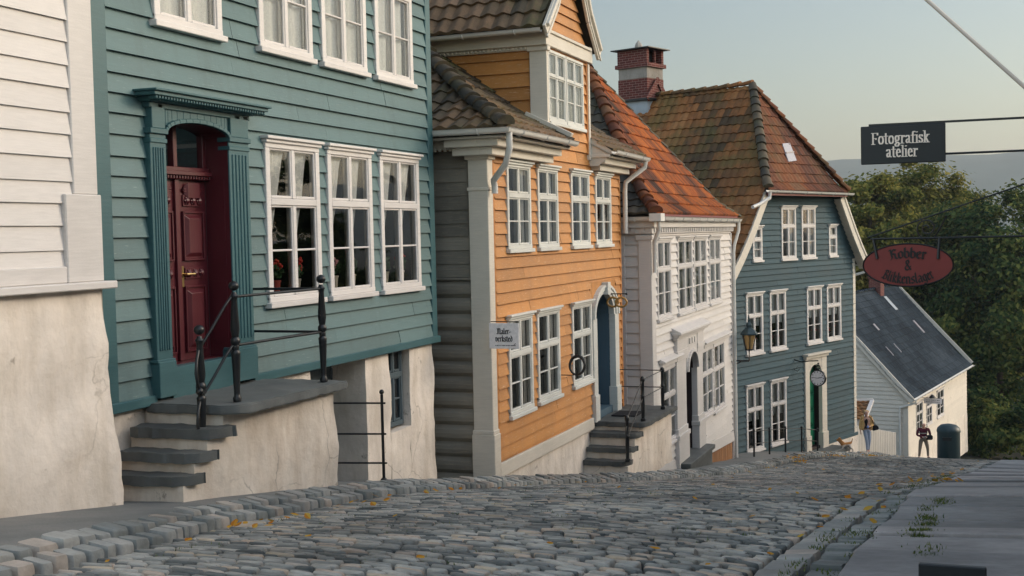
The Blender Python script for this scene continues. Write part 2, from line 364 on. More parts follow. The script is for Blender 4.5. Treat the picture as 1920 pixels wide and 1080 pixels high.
M['lead'] = paint('lead_flashing', (.30, .34, .38, 1), .5, .1, .4, grain=(2, 2, 2))
def simple(name, c, rough=.5, spec=.5, metal=0, bump=0, ns=20):
    t = NT(name); t.p.inputs['Metallic'].default_value = metal; v = t.coord(); n = t.noise(ns, v, 4)
    if bump: t.bump(n, bump, .004)
    return t.done(t.scalecol(c, t.math('MULTIPLY_ADD', n, .5, .75)), rough, spec)
M['brass'] = simple('brass', (.55, .40, .18, 1), .3, .5, 1)
M['gold'] = simple('gilded_wood', (.42, .22, .06, 1), .35, .5)
M['black'] = simple('black_board', (.010, .013, .016, 1), .45)
M['signwhite'] = simple('sign_white', (.88, .82, .81, 1), .6)
M['letterblack'] = simple('black_letter_paint', (.015, .013, .014, 1), .6)
M['letterpale'] = simple('pale_letter_paint', (.95, .82, .70, 1), .6)
M['ovalred'] = simple('red_brown_board', (.24, .045, .040, 1), .5, .4, 0, .1, 6)
M['amber'] = None
M['pot'] = simple('pot_glaze', (.62, .55, .46, 1), .5)
M['potred'] = simple('red_pot', (.42, .06, .04, 1), .5)
M['flower_red'] = simple('red_petals', (.62, .03, .02, 1), .6)
M['flower_yellow'] = simple('yellow_petals', (.62, .42, .03, 1), .6)
M['flower_pink'] = simple('pink_petals', (.60, .28, .30, 1), .6)
M['potleaf'] = simple('pot_plant_leaf', (.03, .085, .025, 1), .6)
M['room'] = simple('room_shade', (.022, .022, .023, 1), .9, .1)  # near-black colour puts the unlit room's shade behind the panes
M['binteal'] = simple('dark_teal_iron', (.012, .035, .042, 1), .4)
M['ring'] = simple('blackened_leather', (.015, .014, .013, 1), .45)
def glass(name, refl=1.0):
    t = NT(name); t.t.nodes.remove(t.p)
    fr = t.n('ShaderNodeFresnel'); fr.inputs[0].default_value = 1.6
    gl = t.n('ShaderNodeBsdfGlossy'); gl.inputs['Roughness'].default_value = .015; gl.inputs[0].default_value = (.95, .97, 1, 1)
    tr = t.n('ShaderNodeBsdfTransparent'); tr.inputs[0].default_value = (.90, .93, .92, 1)
    bp = t.n('ShaderNodeBump'); bp.inputs['Strength'].default_value = .06; bp.inputs['Distance'].default_value = .02
    t.l(t.noise(2.2, t.coord(), 2), bp.inputs['Height']); t.l(bp.outputs[0], gl.inputs['Normal'])
    mx = t.n('ShaderNodeMixShader'); t.l(t.math('MULTIPLY', fr.outputs[0], refl), mx.inputs[0]); t.l(tr.outputs[0], mx.inputs[1]); t.l(gl.outputs[0], mx.inputs[2])
    t.l(mx.outputs[0], t.out.inputs[0]); return t.m
M['glass'] = glass('window_glass', 1.15)
def cloth(name, c, tr=.35):
    t = NT(name); t.t.nodes.remove(t.p); v = t.coord(); n = t.noise(55, v, 3); col = t.scalecol(c, t.math('MULTIPLY_ADD', n, .5, .75))
    a = t.n('ShaderNodeBsdfDiffuse'); b = t.n('ShaderNodeBsdfTranslucent'); t.l(col, a.inputs[0]); t.l(col, b.inputs[0])
    mx = t.n('ShaderNodeMixShader'); mx.inputs[0].default_value = tr; t.l(a.outputs[0], mx.inputs[1]); t.l(b.outputs[0], mx.inputs[2]); t.l(mx.outputs[0], t.out.inputs[0]); return t.m
M['lace'] = cloth('lace_curtain', (1.0, .98, .97, 1), .06)
def leafmat(name, stops, tr=.45):
    t = NT(name); t.t.nodes.remove(t.p); col = t.ramp(t.rnd(), stops)
    a = t.n('ShaderNodeBsdfDiffuse'); b = t.n('ShaderNodeBsdfTranslucent'); t.l(col, a.inputs[0]); t.l(col, b.inputs[0])
    mx = t.n('ShaderNodeMixShader'); mx.inputs[0].default_value = tr; t.l(a.outputs[0], mx.inputs[1]); t.l(b.outputs[0], mx.inputs[2]); t.l(mx.outputs[0], t.out.inputs[0]); return t.m
M['leaf'] = leafmat('sunlit_leaf_tone', [(0, (.03, .055, .02)), (.4, (.13, .15, .04)), (1, (.46, .38, .10))], .5)  # sunlight on the crowns is put into the yellow end of the leaf colour
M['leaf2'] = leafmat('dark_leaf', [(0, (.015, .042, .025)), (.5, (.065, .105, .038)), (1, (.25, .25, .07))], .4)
M['bark'] = simple('bark', (.06, .045, .035, 1), .9, .2, 0, .8, 8)
M['grass'] = leafmat('moss_grass', [(0, (.06, .10, .03)), (.6, (.11, .16, .04)), (1, (.22, .22, .06))], .3)
M['fallen'] = leafmat('fallen_leaf', [(0, (.42, .16, .03)), (.5, (.55, .27, .04)), (1, (.50, .36, .08))], .2)
M['skin'] = simple('skin', (.52, .30, .22, 1), .55, .4)
M['hair'] = simple('blond_hair', (.50, .32, .13, 1), .6, .3, 0, .6, 60)
M['jacket'] = simple('beige_jacket', (.60, .37, .15, 1), .8, .2, 0, .3, 30)
M['jeans'] = simple('light_jeans', (.33, .37, .46, 1), .85, .2, 0, .3, 60)
M['blacktop'] = simple('black_fabric', (.013, .013, .016, 1), .8, .2)
M['burgundy'] = simple('burgundy_knit', (.085, .014, .028, 1), .9, .2, 0, .4, 60)
M['khaki'] = simple('khaki_cloth', (.20, .165, .13, 1), .85, .2, 0, .3, 40)
M['stripe'] = simple('grey_stripe', (.30, .28, .27, 1), .85)
M['dogtan'] = simple('tan_fur', (.40, .19, .07, 1), .85, .2, 0, .6, 60)
M['dogwhite'] = simple('white_fur', (.62, .54, .48, 1), .85, .2, 0, .6, 60)

# ------------------------------------------------------------------ building helpers
FRONT = lambda s, z, h: (s, -h, z)                   # on the facade plane
def LEFT(u=0): return lambda s, z, h: (u-h, s, z)    # wall facing back up the street (s = depth)
def RIGHT(u): return lambda s, z, h: (u+h, s, z)
def plin(pts, z):
    if z <= pts[0][0]: return pts[0][1]
    for (a, x), (b, y) in zip(pts, pts[1:]):
        if z <= b: return x+(y-x)*(z-a)/(b-a)
    return pts[-1][1]
def siding(mb, mf, s0, s1, z0, z1, row=.17, holes=(), xl=None, xr=None, tilt=.022, base=.006, seg=(2.2, 4.5), bulge=0):
    """overlapping boards, cut round the openings; every board keeps a shade of its own"""
    z = z0
    while z < z1-.02:
        zt = min(z1, z+row*random.uniform(.93, 1.07))
        if z1-zt < .05: zt = z1
        br = {z, zt}
        for h in holes:
            for q in (h[2], h[3]):
                if z < q < zt: br.add(q)
        for pl in (xl, xr):
            for q, _ in pl or ():
                if z < q < zt: br.add(q)
        br = sorted(br)
        cuts = [s0]; c = s0+random.uniform(.6, seg[1])
        while c < s1-.5: cuts.append(c); c += random.uniform(*seg)
        cuts.append(s1)
        for a, b in zip(cuts, cuts[1:]):
            a += .0025*(a > s0); b -= .0025*(b < s1)
            rr = random.random(); dz = random.uniform(-.003, .003); dh = random.uniform(-.002, .002)
            for y0, y1 in zip(br, br[1:]):
                iv = [(a, b)]
                for h in holes:
                    if h[2] <= y0+1e-6 and h[3] >= y1-1e-6:
                        nv = []
                        for p, q in iv:
                            if h[1] <= p or h[0] >= q: nv.append((p, q)); continue
                            if h[0] > p: nv.append((p, h[0]))
                            if h[1] < q: nv.append((h[1], q))
                        iv = nv
                for p, q in iv:
                    L0 = max(p, plin(xl, y0)) if xl else p; L1 = max(p, plin(xl, y1)) if xl else p
                    R0 = min(q, plin(xr, y0)) if xr else q; R1 = min(q, plin(xr, y1)) if xr else q
                    if R0-L0 < .004 and R1-L1 < .004: continue
                    R0 = max(R0, L0); R1 = max(R1, L1)
                    f0 = (y0-z)/(zt-z); f1 = (y1-z)/(zt-z)
                    if bulge:
                        ks = [f0+(f1-f0)*i/4 for i in range(5)]
                        hh = lambda f: base+bulge*math.sqrt(max(0, 1-(2*f-1)**2))
                        for g0, g1 in zip(ks, ks[1:]):
                            t0, t1 = z+(zt-z)*g0, z+(zt-z)*g1
                            mb.face([mf(L0, t0, hh(g0)+dh), mf(R0, t0, hh(g0)+dh), mf(R1, t1, hh(g1)+dh), mf(L1, t1, hh(g1)+dh)], rr)
                        continue
                    h0 = base+tilt*(1-f0)+dh; h1 = base+tilt*(1-f1)+dh
                    mb.face([mf(L0, y0, h0), mf(R0, y0, h0), mf(R1, y1, h1), mf(L1, y1, h1)], rr)
                    if f0 == 0: mb.face([mf(L0, y0+.004, -.012), mf(R0, y0+.004, -.012), mf(R0, y0, h0), mf(L0, y0, h0)], rr)
        z = zt
def curtain_sheet(mb, u0, u1, z0, z1, d, w0=1.0, w1=1.0, side=1, n=18):
    """hanging folds; w0 and w1 are the covered share at top and bottom, gathered to one side"""
    cols = []
    ph = random.uniform(0, 6)
    for k in range(5):
        t = k/4; z = z1+(z0-z1)*t; wv = (w0+(w1-w0)*t**.8)*(u1-u0); row = []
        for i in range(n+1):
            f = i/n; u = u0+f*wv if side > 0 else u1-f*wv
            row.append((u, d+.018*math.sin(f*26+ph+.3*k), z))
        cols.append(row)
    vs = [p for r in cols for p in r]; m = n+1
    mb.add(vs, [(k*m+i, k*m+i+1, (k+1)*m+i+1, (k+1)*m+i) for k in range(4) for i in range(n)])
def window(par, u0, u1, z0, z1, d0=0, case=.088, mat='sash', top=.36, curt='side', cornice=True, sill=True, cols=2, low=2, up=1, mid=.062, label=None, glassmat='glass', room=.55, tz=.035):
    y = lambda d: d0+d
    m = MB()
    m.box(u0, u0+case, y(-.055), y(.03), z0+.04, z1-case); m.box(u1-case, u1, y(-.055), y(.03), z0+.04, z1-case)
    m.box(u0, u1, y(-.058), y(.03), z1-case, z1)
    if cornice:
        m.box(u0-.035, u1+.035, y(-.115), y(.02), z1+.002, z1+.035); m.box(u0-.018, u1+.018, y(-.085), y(.01), z1-.035, z1)
    if sill: m.box(u0-.03, u1+.03, y(-.095), y(.03), z0-.045, z0+.012)
    m.box(u0, u1, y(-.06), y(.03), z0+.012, z0+.07)
    a, b, c, e = u0+case, u1-case, z0+.07, z1-case
    zt = e-(e-c)*top
    m.box(a, b, y(-.056), y(.04), zt-tz, zt+tz)                       # transom
    um = (a+b)/2
    if cols == 2: m.box(um-mid/2, um+mid/2, y(-.050), y(.04), c, zt-tz-.002); m.box(um-mid/2, um+mid/2, y(-.050), y(.04), zt+tz+.002, e)
    halves = [(a, um-mid/2), (um+mid/2, b)] if cols == 2 else [(a, b)]
    lites = []
    for p, q in halves:
        for (s, t, nn) in ((c, zt-tz-.002, low), (zt+tz+.002, e, up)):
            fr = .021
            m.box(p, p+fr, y(-.042), y(.02), s, t); m.box(q-fr, q, y(-.042), y(.02), s, t)
            m.box(p+fr, q-fr, y(-.042), y(.02), s, s+fr+.01); m.box(p+fr, q-fr, y(-.042), y(.02), t-fr, t)
            zs = [s+fr+.01+(t-fr-s-fr-.01)*k/nn for k in range(nn+1)]
            for k in range(1, nn): m.box(p+fr, q-fr, y(-.040), y(.018), zs[k]-.011, zs[k]+.011)
            for k in range(nn): lites.append((p+fr, q-fr, zs[k], zs[k+1]))
    w = m.build('window', M[mat], par, bevel=.006, label=label)
    g = MB()
    for p, q, s, t in lites:
        e1, e2 = random.uniform(-.0025, .0025), random.uniform(-.003, .003)
        g.face([(p-.01, y(-.022)+e1, s-.01), (q+.01, y(-.022)-e1, s-.01), (q+.01, y(-.022)-e1+e2, t+.01), (p-.01, y(-.022)+e1+e2, t+.01)])
    g.build('pane', M[glassmat], w)
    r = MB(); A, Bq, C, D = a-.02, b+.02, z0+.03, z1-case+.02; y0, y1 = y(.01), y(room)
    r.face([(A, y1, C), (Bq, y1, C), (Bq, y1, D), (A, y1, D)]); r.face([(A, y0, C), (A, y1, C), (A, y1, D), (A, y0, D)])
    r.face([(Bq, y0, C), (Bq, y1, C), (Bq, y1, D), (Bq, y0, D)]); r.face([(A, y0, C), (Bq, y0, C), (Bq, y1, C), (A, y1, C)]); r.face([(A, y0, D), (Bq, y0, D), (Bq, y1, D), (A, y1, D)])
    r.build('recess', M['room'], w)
    if curt != 'none':
        k = MB(); cd = y(.055)
        if curt == 'full': curtain_sheet(k, a, b, c, e, cd, n=44)
        elif curt == 'upper': curtain_sheet(k, a, b, c+(e-c)*.45, e, cd, n=44)
        elif curt == 'slim': curtain_sheet(k, a, um, c, e, cd, .45, .26, 1); curtain_sheet(k, um, b, c, e, cd, .40, .22, -1)
        elif curt == 'pair': curtain_sheet(k, a, um, c, e, cd, .62, .42, 1); curtain_sheet(k, um, b, c, e, cd, .62, .42, -1)
        elif curt == 'side':
            for p, q in halves:
                curtain_sheet(k, p, q, zt+.02, e, cd, .95, .60, 1); curtain_sheet(k, p+.02, q, c+.25*(zt-c), zt+.02, cd, .60, .10, 1)
        k.build('curtain', M['lace'], w, smooth=60)
    return w
def hole(u0, u1, z0, z1, e=.03): return (u0+e, u1-e, z0+e, z1-e)
def arch(u0, u1, zs, rise, n=14):
    """points of an arch springing at zs"""
    return [(u0+(u1-u0)*(.5-.5*math.cos(math.pi*i/n)), zs+rise*math.sin(math.pi*i/n)) for i in range(n+1)]
def header(mb, u0, u1, zb_pts, ztop, d0, d1):
    """solid above an arch, up to a flat top"""
    for (a, za), (b, zb) in zip(zb_pts, zb_pts[1:]):
        mb.hexa([(a, d0, za), (b, d0, zb), (b, d1, zb), (a, d1, za), (a, d0, ztop), (b, d0, ztop), (b, d1, ztop), (a, d1, ztop)])
def panel(mb, u0, u1, z0, z1, d, t=.03, r=None):
    """raised panel with sloping edges and a frame moulding"""
    mb.box(u0, u1, d-.012, d, z0, z1, r)
    e = .035
    p = [(u0+.02, d-.012, z0+.02), (u1-.02, d-.012, z0+.02), (u1-.02, d-.012, z1-.02), (u0+.02, d-.012, z1-.02),
         (u0+.02+e, d-t, z0+.02+e), (u1-.02-e, d-t, z0+.02+e), (u1-.02-e, d-t, z1-.02-e), (u0+.02+e, d-t, z1-.02-e)]
    mb.add(p, [(4, 5, 6, 7), (0, 1, 5, 4), (1, 2, 6, 5), (2, 3, 7, 6), (3, 0, 4, 7)], r)
    for a, b, c, e2 in ((u0-.018, u0, z0-.018, z1+.018), (u1, u1+.018, z0-.018, z1+.018)): mb.box(a, b, d-.028, d, c, e2, r)
    mb.box(u0, u1, d-.028, d, z0-.018, z0, r); mb.box(u0, u1, d-.028, d, z1, z1+.018, r)
class RoofPlane:
    """a along the eave, x the horizontal run up the slope; profile = [(run, z)] may bend"""
    def __init__(s, o, da, dr, prof):
        s.o = Vector(o); s.da = Vector(da).normalized(); s.dr = Vector(dr).normalized(); s.pf = prof
        s.L = [0]
        for (x0, z0), (x1, z1) in zip(prof, prof[1:]): s.L.append(s.L[-1]+math.hypot(x1-x0, z1-z0))
    def run(s, b):
        if b <= 0:
            x0, z0 = s.pf[0]; x1, z1 = s.pf[1]; return x0+(x1-x0)*b/(s.L[1])
        for i in range(len(s.L)-1):
            if b <= s.L[i+1] or i == len(s.L)-2:
                return s.pf[i][0]+(s.pf[i+1][0]-s.pf[i][0])*(b-s.L[i])/(s.L[i+1]-s.L[i])
    def P(s, a, x, h=0):
        i = 0
        while i < len(s.pf)-2 and x > s.pf[i+1][0]: i += 1
        (x0, z0), (x1, z1) = s.pf[i], s.pf[i+1]; t = (x-x0)/(x1-x0); L = math.hypot(x1-x0, z1-z0)
        n = s.dr*(-(z1-z0)/L)+Vector((0, 0, (x1-x0)/L))
        # ease the normal across the bends
        return s.o+s.da*a+s.dr*x+Vector((0, 0, z0+(z1-z0)*t))+n*h
def tile_roof(name, par, rp, poly, mat, tw=.24, th=.31, amp=.032, lift=.03, across=6, moss=0, flat=False, label=None):
    """pantiles laid course by course on a roof plane, cut to the outline poly of (a, run)"""
    amin = min(p[0] for p in poly); amax = max(p[0] for p in poly); bm = bmesh.new(); lay = bm.faces.layers.float.new('rnd')
    nb = int(rp.L[-1]/th)+2; na = int((amax-amin)/tw)+2
    big = [[noise.noise(Vector((i*.13, j*.17, amin))) for j in range(nb)] for i in range(na)]
    for j in range(nb):
        b0, b1 = j*th, (j+1)*th+.02
        x0, x1 = rp.run(b0), rp.run(b1)
        # skip rows well outside
        lo, hi = 1e9, -1e9
        for (p, q), (r, t) in zip(poly, poly[1:]+poly[:1]):
            for f in (0, .25, .5, .75, 1):
                xx = q+(t-q)*f
                if x0-.5 <= xx <= x1+.5: aa = p+(r-p)*f; lo = min(lo, aa); hi = max(hi, aa)
        for i in range(na):
            a0 = amin+i*tw
            jz = random.uniform(-.006, .008); ja = random.uniform(-.006, .006); jr = random.uniform(-.012, .012)
            rr = min(1, max(0, .5+.75*big[i][j]+random.uniform(-.27, .27)))
            def hh(t):
                if flat: return .010*(1 if t < .08 or t > .92 else 0)+(.006 if .3 < t < .36 or .6 < t < .66 else 0)
                return amp*(.5-.5*math.cos(2*math.pi*(t**1.25)))
            T = [k/across for k in range(across+1)]
            rows = []
            for (x, hb, sk) in ((x0, -.012, 0), (x0, lift, 0), (x1, 0, jr)):
                rows.append([bm.verts.new((a0+ja+t*tw*1.03+sk, x, (hh(t) if hb >= 0 else hh(t)*.6)+hb+jz)) for t in T])
            for r0, r1 in zip(rows, rows[1:]):
                for k in range(across):
                    f = bm.faces.new((r0[k], r0[k+1], r1[k+1], r1[k])); f[lay] = rr
    area = sum(p[0]*q[1]-q[0]*p[1] for p, q in zip(poly, poly[1:]+poly[:1]))
    pl = poly if area > 0 else poly[::-1]
    for (p, q), (r, t) in zip(pl, pl[1:]+pl[:1]):
        bmesh.ops.bisect_plane(bm, geom=bm.verts[:]+bm.edges[:]+bm.faces[:], plane_co=(p, q, 0), plane_no=(t-q, -(r-p), 0), clear_outer=True)
    off = Vector(OFF.get(par.name, (0, 0, 0)))
    for v in bm.verts: v.co = rp.P(v.co.x, v.co.y, v.co.z)-off
    # underlay a little below
    me = bpy.data.meshes.new(name); bm.to_mesh(me); bm.free(); me.materials.append(M[mat])
    me.polygons.foreach_set('use_smooth', [True]*len(me.polygons)); me.set_sharp_from_angle(angle=R_(50))
    o = bpy.data.objects.new(name, me); COL.objects.link(o); o.parent = par; OFF[o.name] = tuple(off)
    if label: o['label'] = label
    return o
def roof_deck(par, sheets, mat='tile_dark', name='roof_deck'):
    m = MB()
    for sh in sheets: m.face(sh, .3)
    return m.build(name, M[mat], par)
def ridge_caps(par, pts, mat, r=.105, ln=.36, name='ridge_tiles', lift=.03):
    m = MB(); P = [Vector(p) for p in pts]
    segs = []; 
    for a, b in zip(P, P[1:]):
        n = max(1, round((b-a).length/ln)); segs += [(a+(b-a)*(i/n), a+(b-a)*((i+1)/n)) for i in range(n)]
    for a, b in segs:
        t = (b-a).normalized(); sd = t.cross(Vector((0, 0, 1)))
        if sd.length < .01: sd = Vector((1, 0, 0))
        sd.normalize(); up = sd.cross(t).normalized(); vs = []; n = 8
        jit = random.uniform(.94, 1.06)
        for (c, rr, lf) in ((a-t*.02, r*1.12*jit, lift+.02), (b+t*.04, r*.86*jit, lift-.012)):
            for k in range(n+1):
                q = math.pi*(k/n)*1.16-.08*math.pi; vs.append(c+up*lf+sd*rr*math.cos(q)+up*rr*.8*math.sin(q))
        N = n+1
        m.add(vs, [(k, k+1, N+k+1, N+k) for k in range(n)]+[tuple(range(n, -1, -1))])
    return m.build(name, M[mat], par, smooth=45)
def gutter(mb, pts, r=.065):
    P = [Vector(p) for p in pts]; prof = [(r*math.cos(q), r*math.sin(q)) for q in [math.pi+math.pi*k/8 for k in range(9)]]
    prof = [(-r*1.18, .012)]+prof+[(r*1.18, .012), (r*1.0, .0)]+[(x*.86, y*.86+.004) for x, y in prof[::-1]]
    N = len(prof); vs = []
    for i, p in enumerate(P):
        t0 = (P[i]-P[i-1]).normalized() if i else (P[1]-P[0]).normalized(); t1 = (P[i+1]-P[i]).normalized() if i < len(P)-1 else t0
        t = (t0+t1).normalized(); k = 1/max(.3, t.dot(t1)); sd = t.cross(Vector((0, 0, 1))).normalized()
        vs += [p+sd*x*k+Vector((0, 0, y)) for x, y in prof]
    fs = [(i*N+k, i*N+(k+1) % N, (i+1)*N+(k+1) % N, (i+1)*N+k) for i in range(len(P)-1) for k in range(N)]
    fs += [tuple(range(N)), tuple(range((len(P)-1)*N, len(P)*N))]
    mb.add(vs, fs, .5)
    for a, b in zip(P, P[1:]):                                            # brackets
        n = int((b-a).length/.8)
        for i in range(1, n+1):
            c = a+(b-a)*(i-.5)/max(1, n); t = (b-a).normalized(); sd = t.cross(Vector((0, 0, 1))).normalized()
            mb.tube([c+sd*(r*1.06*math.cos(q))+Vector((0, 0, r*1.06*math.sin(q))) for q in [math.pi+math.pi*k/6 for k in range(7)]], .012, 4, .2)
def beam(mb, p, q, w, h, up=(0, 0, 1), r=None):
    """rectangular bar from p to q"""
    p, q = Vector(p), Vector(q); t = (q-p).normalized(); u = Vector(up); sd = t.cross(u).normalized(); u = sd.cross(t)
    c = [(-w/2, -h/2), (w/2, -h/2), (w/2, h/2), (-w/2, h/2)]
    mb.hexa([p+sd*a+u*b for a, b in c]+[q+sd*a+u*b for a, b in c], r)

# ------------------------------------------------------------------ lettering: strokes of a broad pen
FR = {'a': (.68, [[(.08,.86),(.27,1),(.5,.86),(.5,.14),(.64,0)], [(.5,.58),(.2,.5),(.08,.3),(.1,.1),(.25,0),(.5,.2)]]),
 'l': (.36, [[(.12,1.5),(.12,.12),(.28,0)]]), 'e': (.58, [[(.1,.85),(.1,.15),(.3,0),(.5,.12)], [(.1,.85),(.33,1),(.48,.75),(.12,.48)]]),
 'r': (.52, [[(.02,.92),(.12,1),(.14,.1),(.26,0)], [(.14,.8),(.34,1),(.48,.88)]]), '-': (.5, [[(.05,.42),(.42,.52)]]),
 'v': (.64, [[(.0,.95),(.1,1.05),(.12,.15),(.33,0),(.54,.2),(.54,.8),(.3,1.0)]]),
 'k': (.62, [[(.12,1.5),(.12,.1),(.22,0)], [(.12,.75),(.38,1.),(.46,.75),(.16,.52),(.46,.12),(.6,0)]]),
 's': (.56, [[(.5,.9),(.3,1),(.1,.8),(.15,.6),(.45,.42),(.5,.2),(.3,0),(.06,.12)]]),
 't': (.48, [[(.2,1.3),(.2,.12),(.34,0),(.46,.1)], [(.02,.95),(.42,.95)]]),
 'd': (.62, [[(.16,1.48),(.5,.95),(.5,.2),(.3,0),(.08,.2),(.08,.75),(.28,.95),(.5,.8)]]),
 'o': (.62, [[(.3,1),(.08,.8),(.08,.2),(.3,0),(.52,.2),(.52,.8),(.3,1)]]), 'u': (.66, [[(.02,.92),(.1,1),(.1,.15),(.28,0),(.5,.2)], [(.5,1),(.5,.1),(.62,0)]]),
 'b': (.62, [[(.1,1.5),(.1,.15),(.3,0),(.52,.2),(.52,.75),(.3,1),(.1,.8)]]), 'i': (.36, [[(.02,.92),(.12,1),(.12,.1),(.25,0)], [(.08,1.3),(.18,1.36)]]),
 'n': (.66, [[(.02,.92),(.1,1),(.1,.1),(.2,0)], [(.1,.8),(.32,1),(.5,.85),(.5,.1),(.62,0)]]),
 'g': (.64, [[(.5,.85),(.3,1),(.08,.8),(.08,.25),(.3,.05),(.5,.25)], [(.5,1),(.5,-.2),(.3,-.4),(.06,-.28)]]),
 'M': (1.24, [[(.02,.1),(.2,0),(.3,.2),(.3,1.2),(.1,1.42)], [(.3,1.2),(.5,1.46),(.64,1.2),(.64,.1),(.74,0)], [(.64,1.2),(.86,1.46),(1.02,1.2),(1.02,.15),(1.16,0)]]),
 'K': (.98, [[(.05,1.36),(.25,1.4),(.28,.15),(.05,0)], [(.28,.85),(.55,1.42),(.82,1.26)], [(.3,.8),(.68,.7),(.7,.15),(.92,0)]]),
 'B': (.92, [[(.02,1.25),(.2,1.42),(.26,1.2),(.26,.1),(.05,.1)], [(.26,1.3),(.6,1.46),(.76,1.15),(.36,.8),(.78,.62),(.8,.2),(.5,0),(.26,.12)]]),
 '&': (.92, [[(.85,.55),(.5,0),(.2,.05),(.1,.35),(.62,1.05),(.5,1.4),(.25,1.3),(.25,1.0),(.85,.05)]])}
def arcp(cx, cy, rx, ry, a0, a1, n=12): return [(cx+rx*math.cos(R_(a0+(a1-a0)*i/n)), cy+ry*math.sin(R_(a0+(a1-a0)*i/n))) for i in range(n+1)]
RO = {'F': (.86, [[(.2,0),(.2,1.42)], [(.06,0),(.40,0)], [(.06,1.42),(.8,1.42),(.8,1.18)], [(.24,.75),(.58,.75),(.58,.62)]]),
 'o': (.78, [arcp(.38,.5,.28,.5,0,360,18)]), 't': (.52, [[(.22,1.32),(.22,.18)], arcp(.38,.18,.16,.18,180,290,6), [(.02,.98),(.46,.98)]]),
 'g': (.78, [arcp(.36,.66,.22,.33,0,360,16), [(.52,.92),(.72,1.0)], [(.2,.36),(.18,.2),(.5,.14),(.64,-.08),(.45,-.36),(.2,-.34),(.1,-.14),(.3,.08)]]),
 'r': (.62, [[(.2,0),(.2,.98)], [(.06,0),(.38,0)], [(.05,.98),(.2,.98)], [(.2,.7),(.34,.95),(.52,.96),(.54,.82)]]),
 'a': (.74, [[(.1,.8),(.2,.97),(.42,.97),(.5,.78),(.5,.1),(.66,.02)], [(.5,.56),(.2,.46),(.12,.24),(.22,.03),(.42,.08),(.5,.26)]]),
 'f': (.52, [[(.22,0),(.22,1.22)], arcp(.38,1.22,.16,.22,180,50,6), [(.04,.96),(.46,.96)], [(.06,0),(.4,0)]]),
 'i': (.40, [[(.2,0),(.2,.98)], [(.06,0),(.34,0)], [(.05,.98),(.2,.98)], [(.16,1.32),(.24,1.36)]]),
 's': (.60, [[(.5,.78),(.42,.97),(.2,.97),(.1,.76),(.2,.58),(.42,.44),(.52,.22),(.4,.02),(.18,.02),(.08,.24)]]),
 'k': (.78, [[(.2,0),(.2,1.45)], [(.05,1.45),(.2,1.45)], [(.06,0),(.36,0)], [(.24,.46),(.58,.98)], [(.32,.58),(.62,0),(.74,0)], [(.48,.98),(.72,.98)]]),
 'e': (.68, [[(.12,.52),(.56,.56),(.5,.86),(.34,1),(.16,.84),(.1,.5),(.18,.12),(.38,0),(.58,.16)]]),
 'l': (.40, [[(.2,0),(.2,1.45)], [(.05,1.45),(.2,1.45)], [(.06,0),(.34,0)]]), ' ': (.4, [])}
def hull(pts):
    pts = sorted(set((round(x, 5), round(y, 5)) for x, y in pts))
    def half(ps):
        o = []
        for p in ps:
            while len(o) > 1 and (o[-1][0]-o[-2][0])*(p[1]-o[-2][1])-(o[-1][1]-o[-2][1])*(p[0]-o[-2][0]) <= 0: o.pop()
            o.append(p)
        return o
    a, b = half(pts), half(pts[::-1]); return a[:-1]+b[:-1]
def text_width(txt, font, track=.08): return sum(font[c][0]+track for c in txt)-track
def letters(mb, txt, font, size, put, nib=(.2, .06, 40), track=.08, squeeze=1.0, t=.004):
    """put(x, y) -> (3-D point, outward normal); x runs along the line of writing from its middle"""
    w, hgt, an = nib; ca, sa = math.cos(R_(an)), math.sin(R_(an))
    nb = [(ca*x-sa*y, sa*x+ca*y) for x, y in ((-w/2, -hgt/2), (w/2, -hgt/2), (w/2, hgt/2), (-w/2, hgt/2))]
    x0 = -text_width(txt, font, track)/2; k = 0
    for ch in txt:
        adv, strokes = font[ch]
        xc = x0+adv/2
        for st in strokes:
            for a, b in zip(st, st[1:]):
                poly = hull([(a[0]+p, a[1]+q) for p, q in nb]+[(b[0]+p, b[1]+q) for p, q in nb])
                out = []
                for p, q in poly:
                    P, N = put((xc+p-adv/2)*size*squeeze, q*size); out.append((Vector(P), Vector(N)))
                e = t+.00012*(k % 40); k += 1
                mb.add([P+N*e for P, N in out], [tuple(range(len(out)))], .5)
                mb.add([P+N*e for P, N in out]+[P+N*.0005 for P, N in out], [(i, (i+1) % len(out), len(out)+(i+1) % len(out), len(out)+i) for i in range(len(out))], .5)
        x0 += adv+track

# ================================================================== THE SETTING
def sheet(name, mat, xs, ys, zf, kind='structure', skip=None):
    m = MB(); vs = [(x, y, zf(x, y)) for y in ys for x in xs]; n = len(xs)
    m.add(vs, [(j*n+i, j*n+i+1, (j+1)*n+i+1, (j+1)*n+i) for j in range(len(ys)-1) for i in range(n-1)], .5)
    o = m.build(name, M[mat], smooth=60); o['kind'] = kind; return o
frange = lambda a, b, s: [a+s*i for i in range(int((b-a)/s)+1)]
sheet('ground', 'soil', [-2500, -900, -300, -120, -60, -30, -16]+frange(-10, 30, 1.0)+[40, 60, 120, 300, 900, 2500],
      [-300, -120, -60, -40, -20]+frange(-10, 70, 1.0)+[80, 95, 120, 160, 220, 400, 900, 3000], lambda x, y: gz(x, y)-.13)
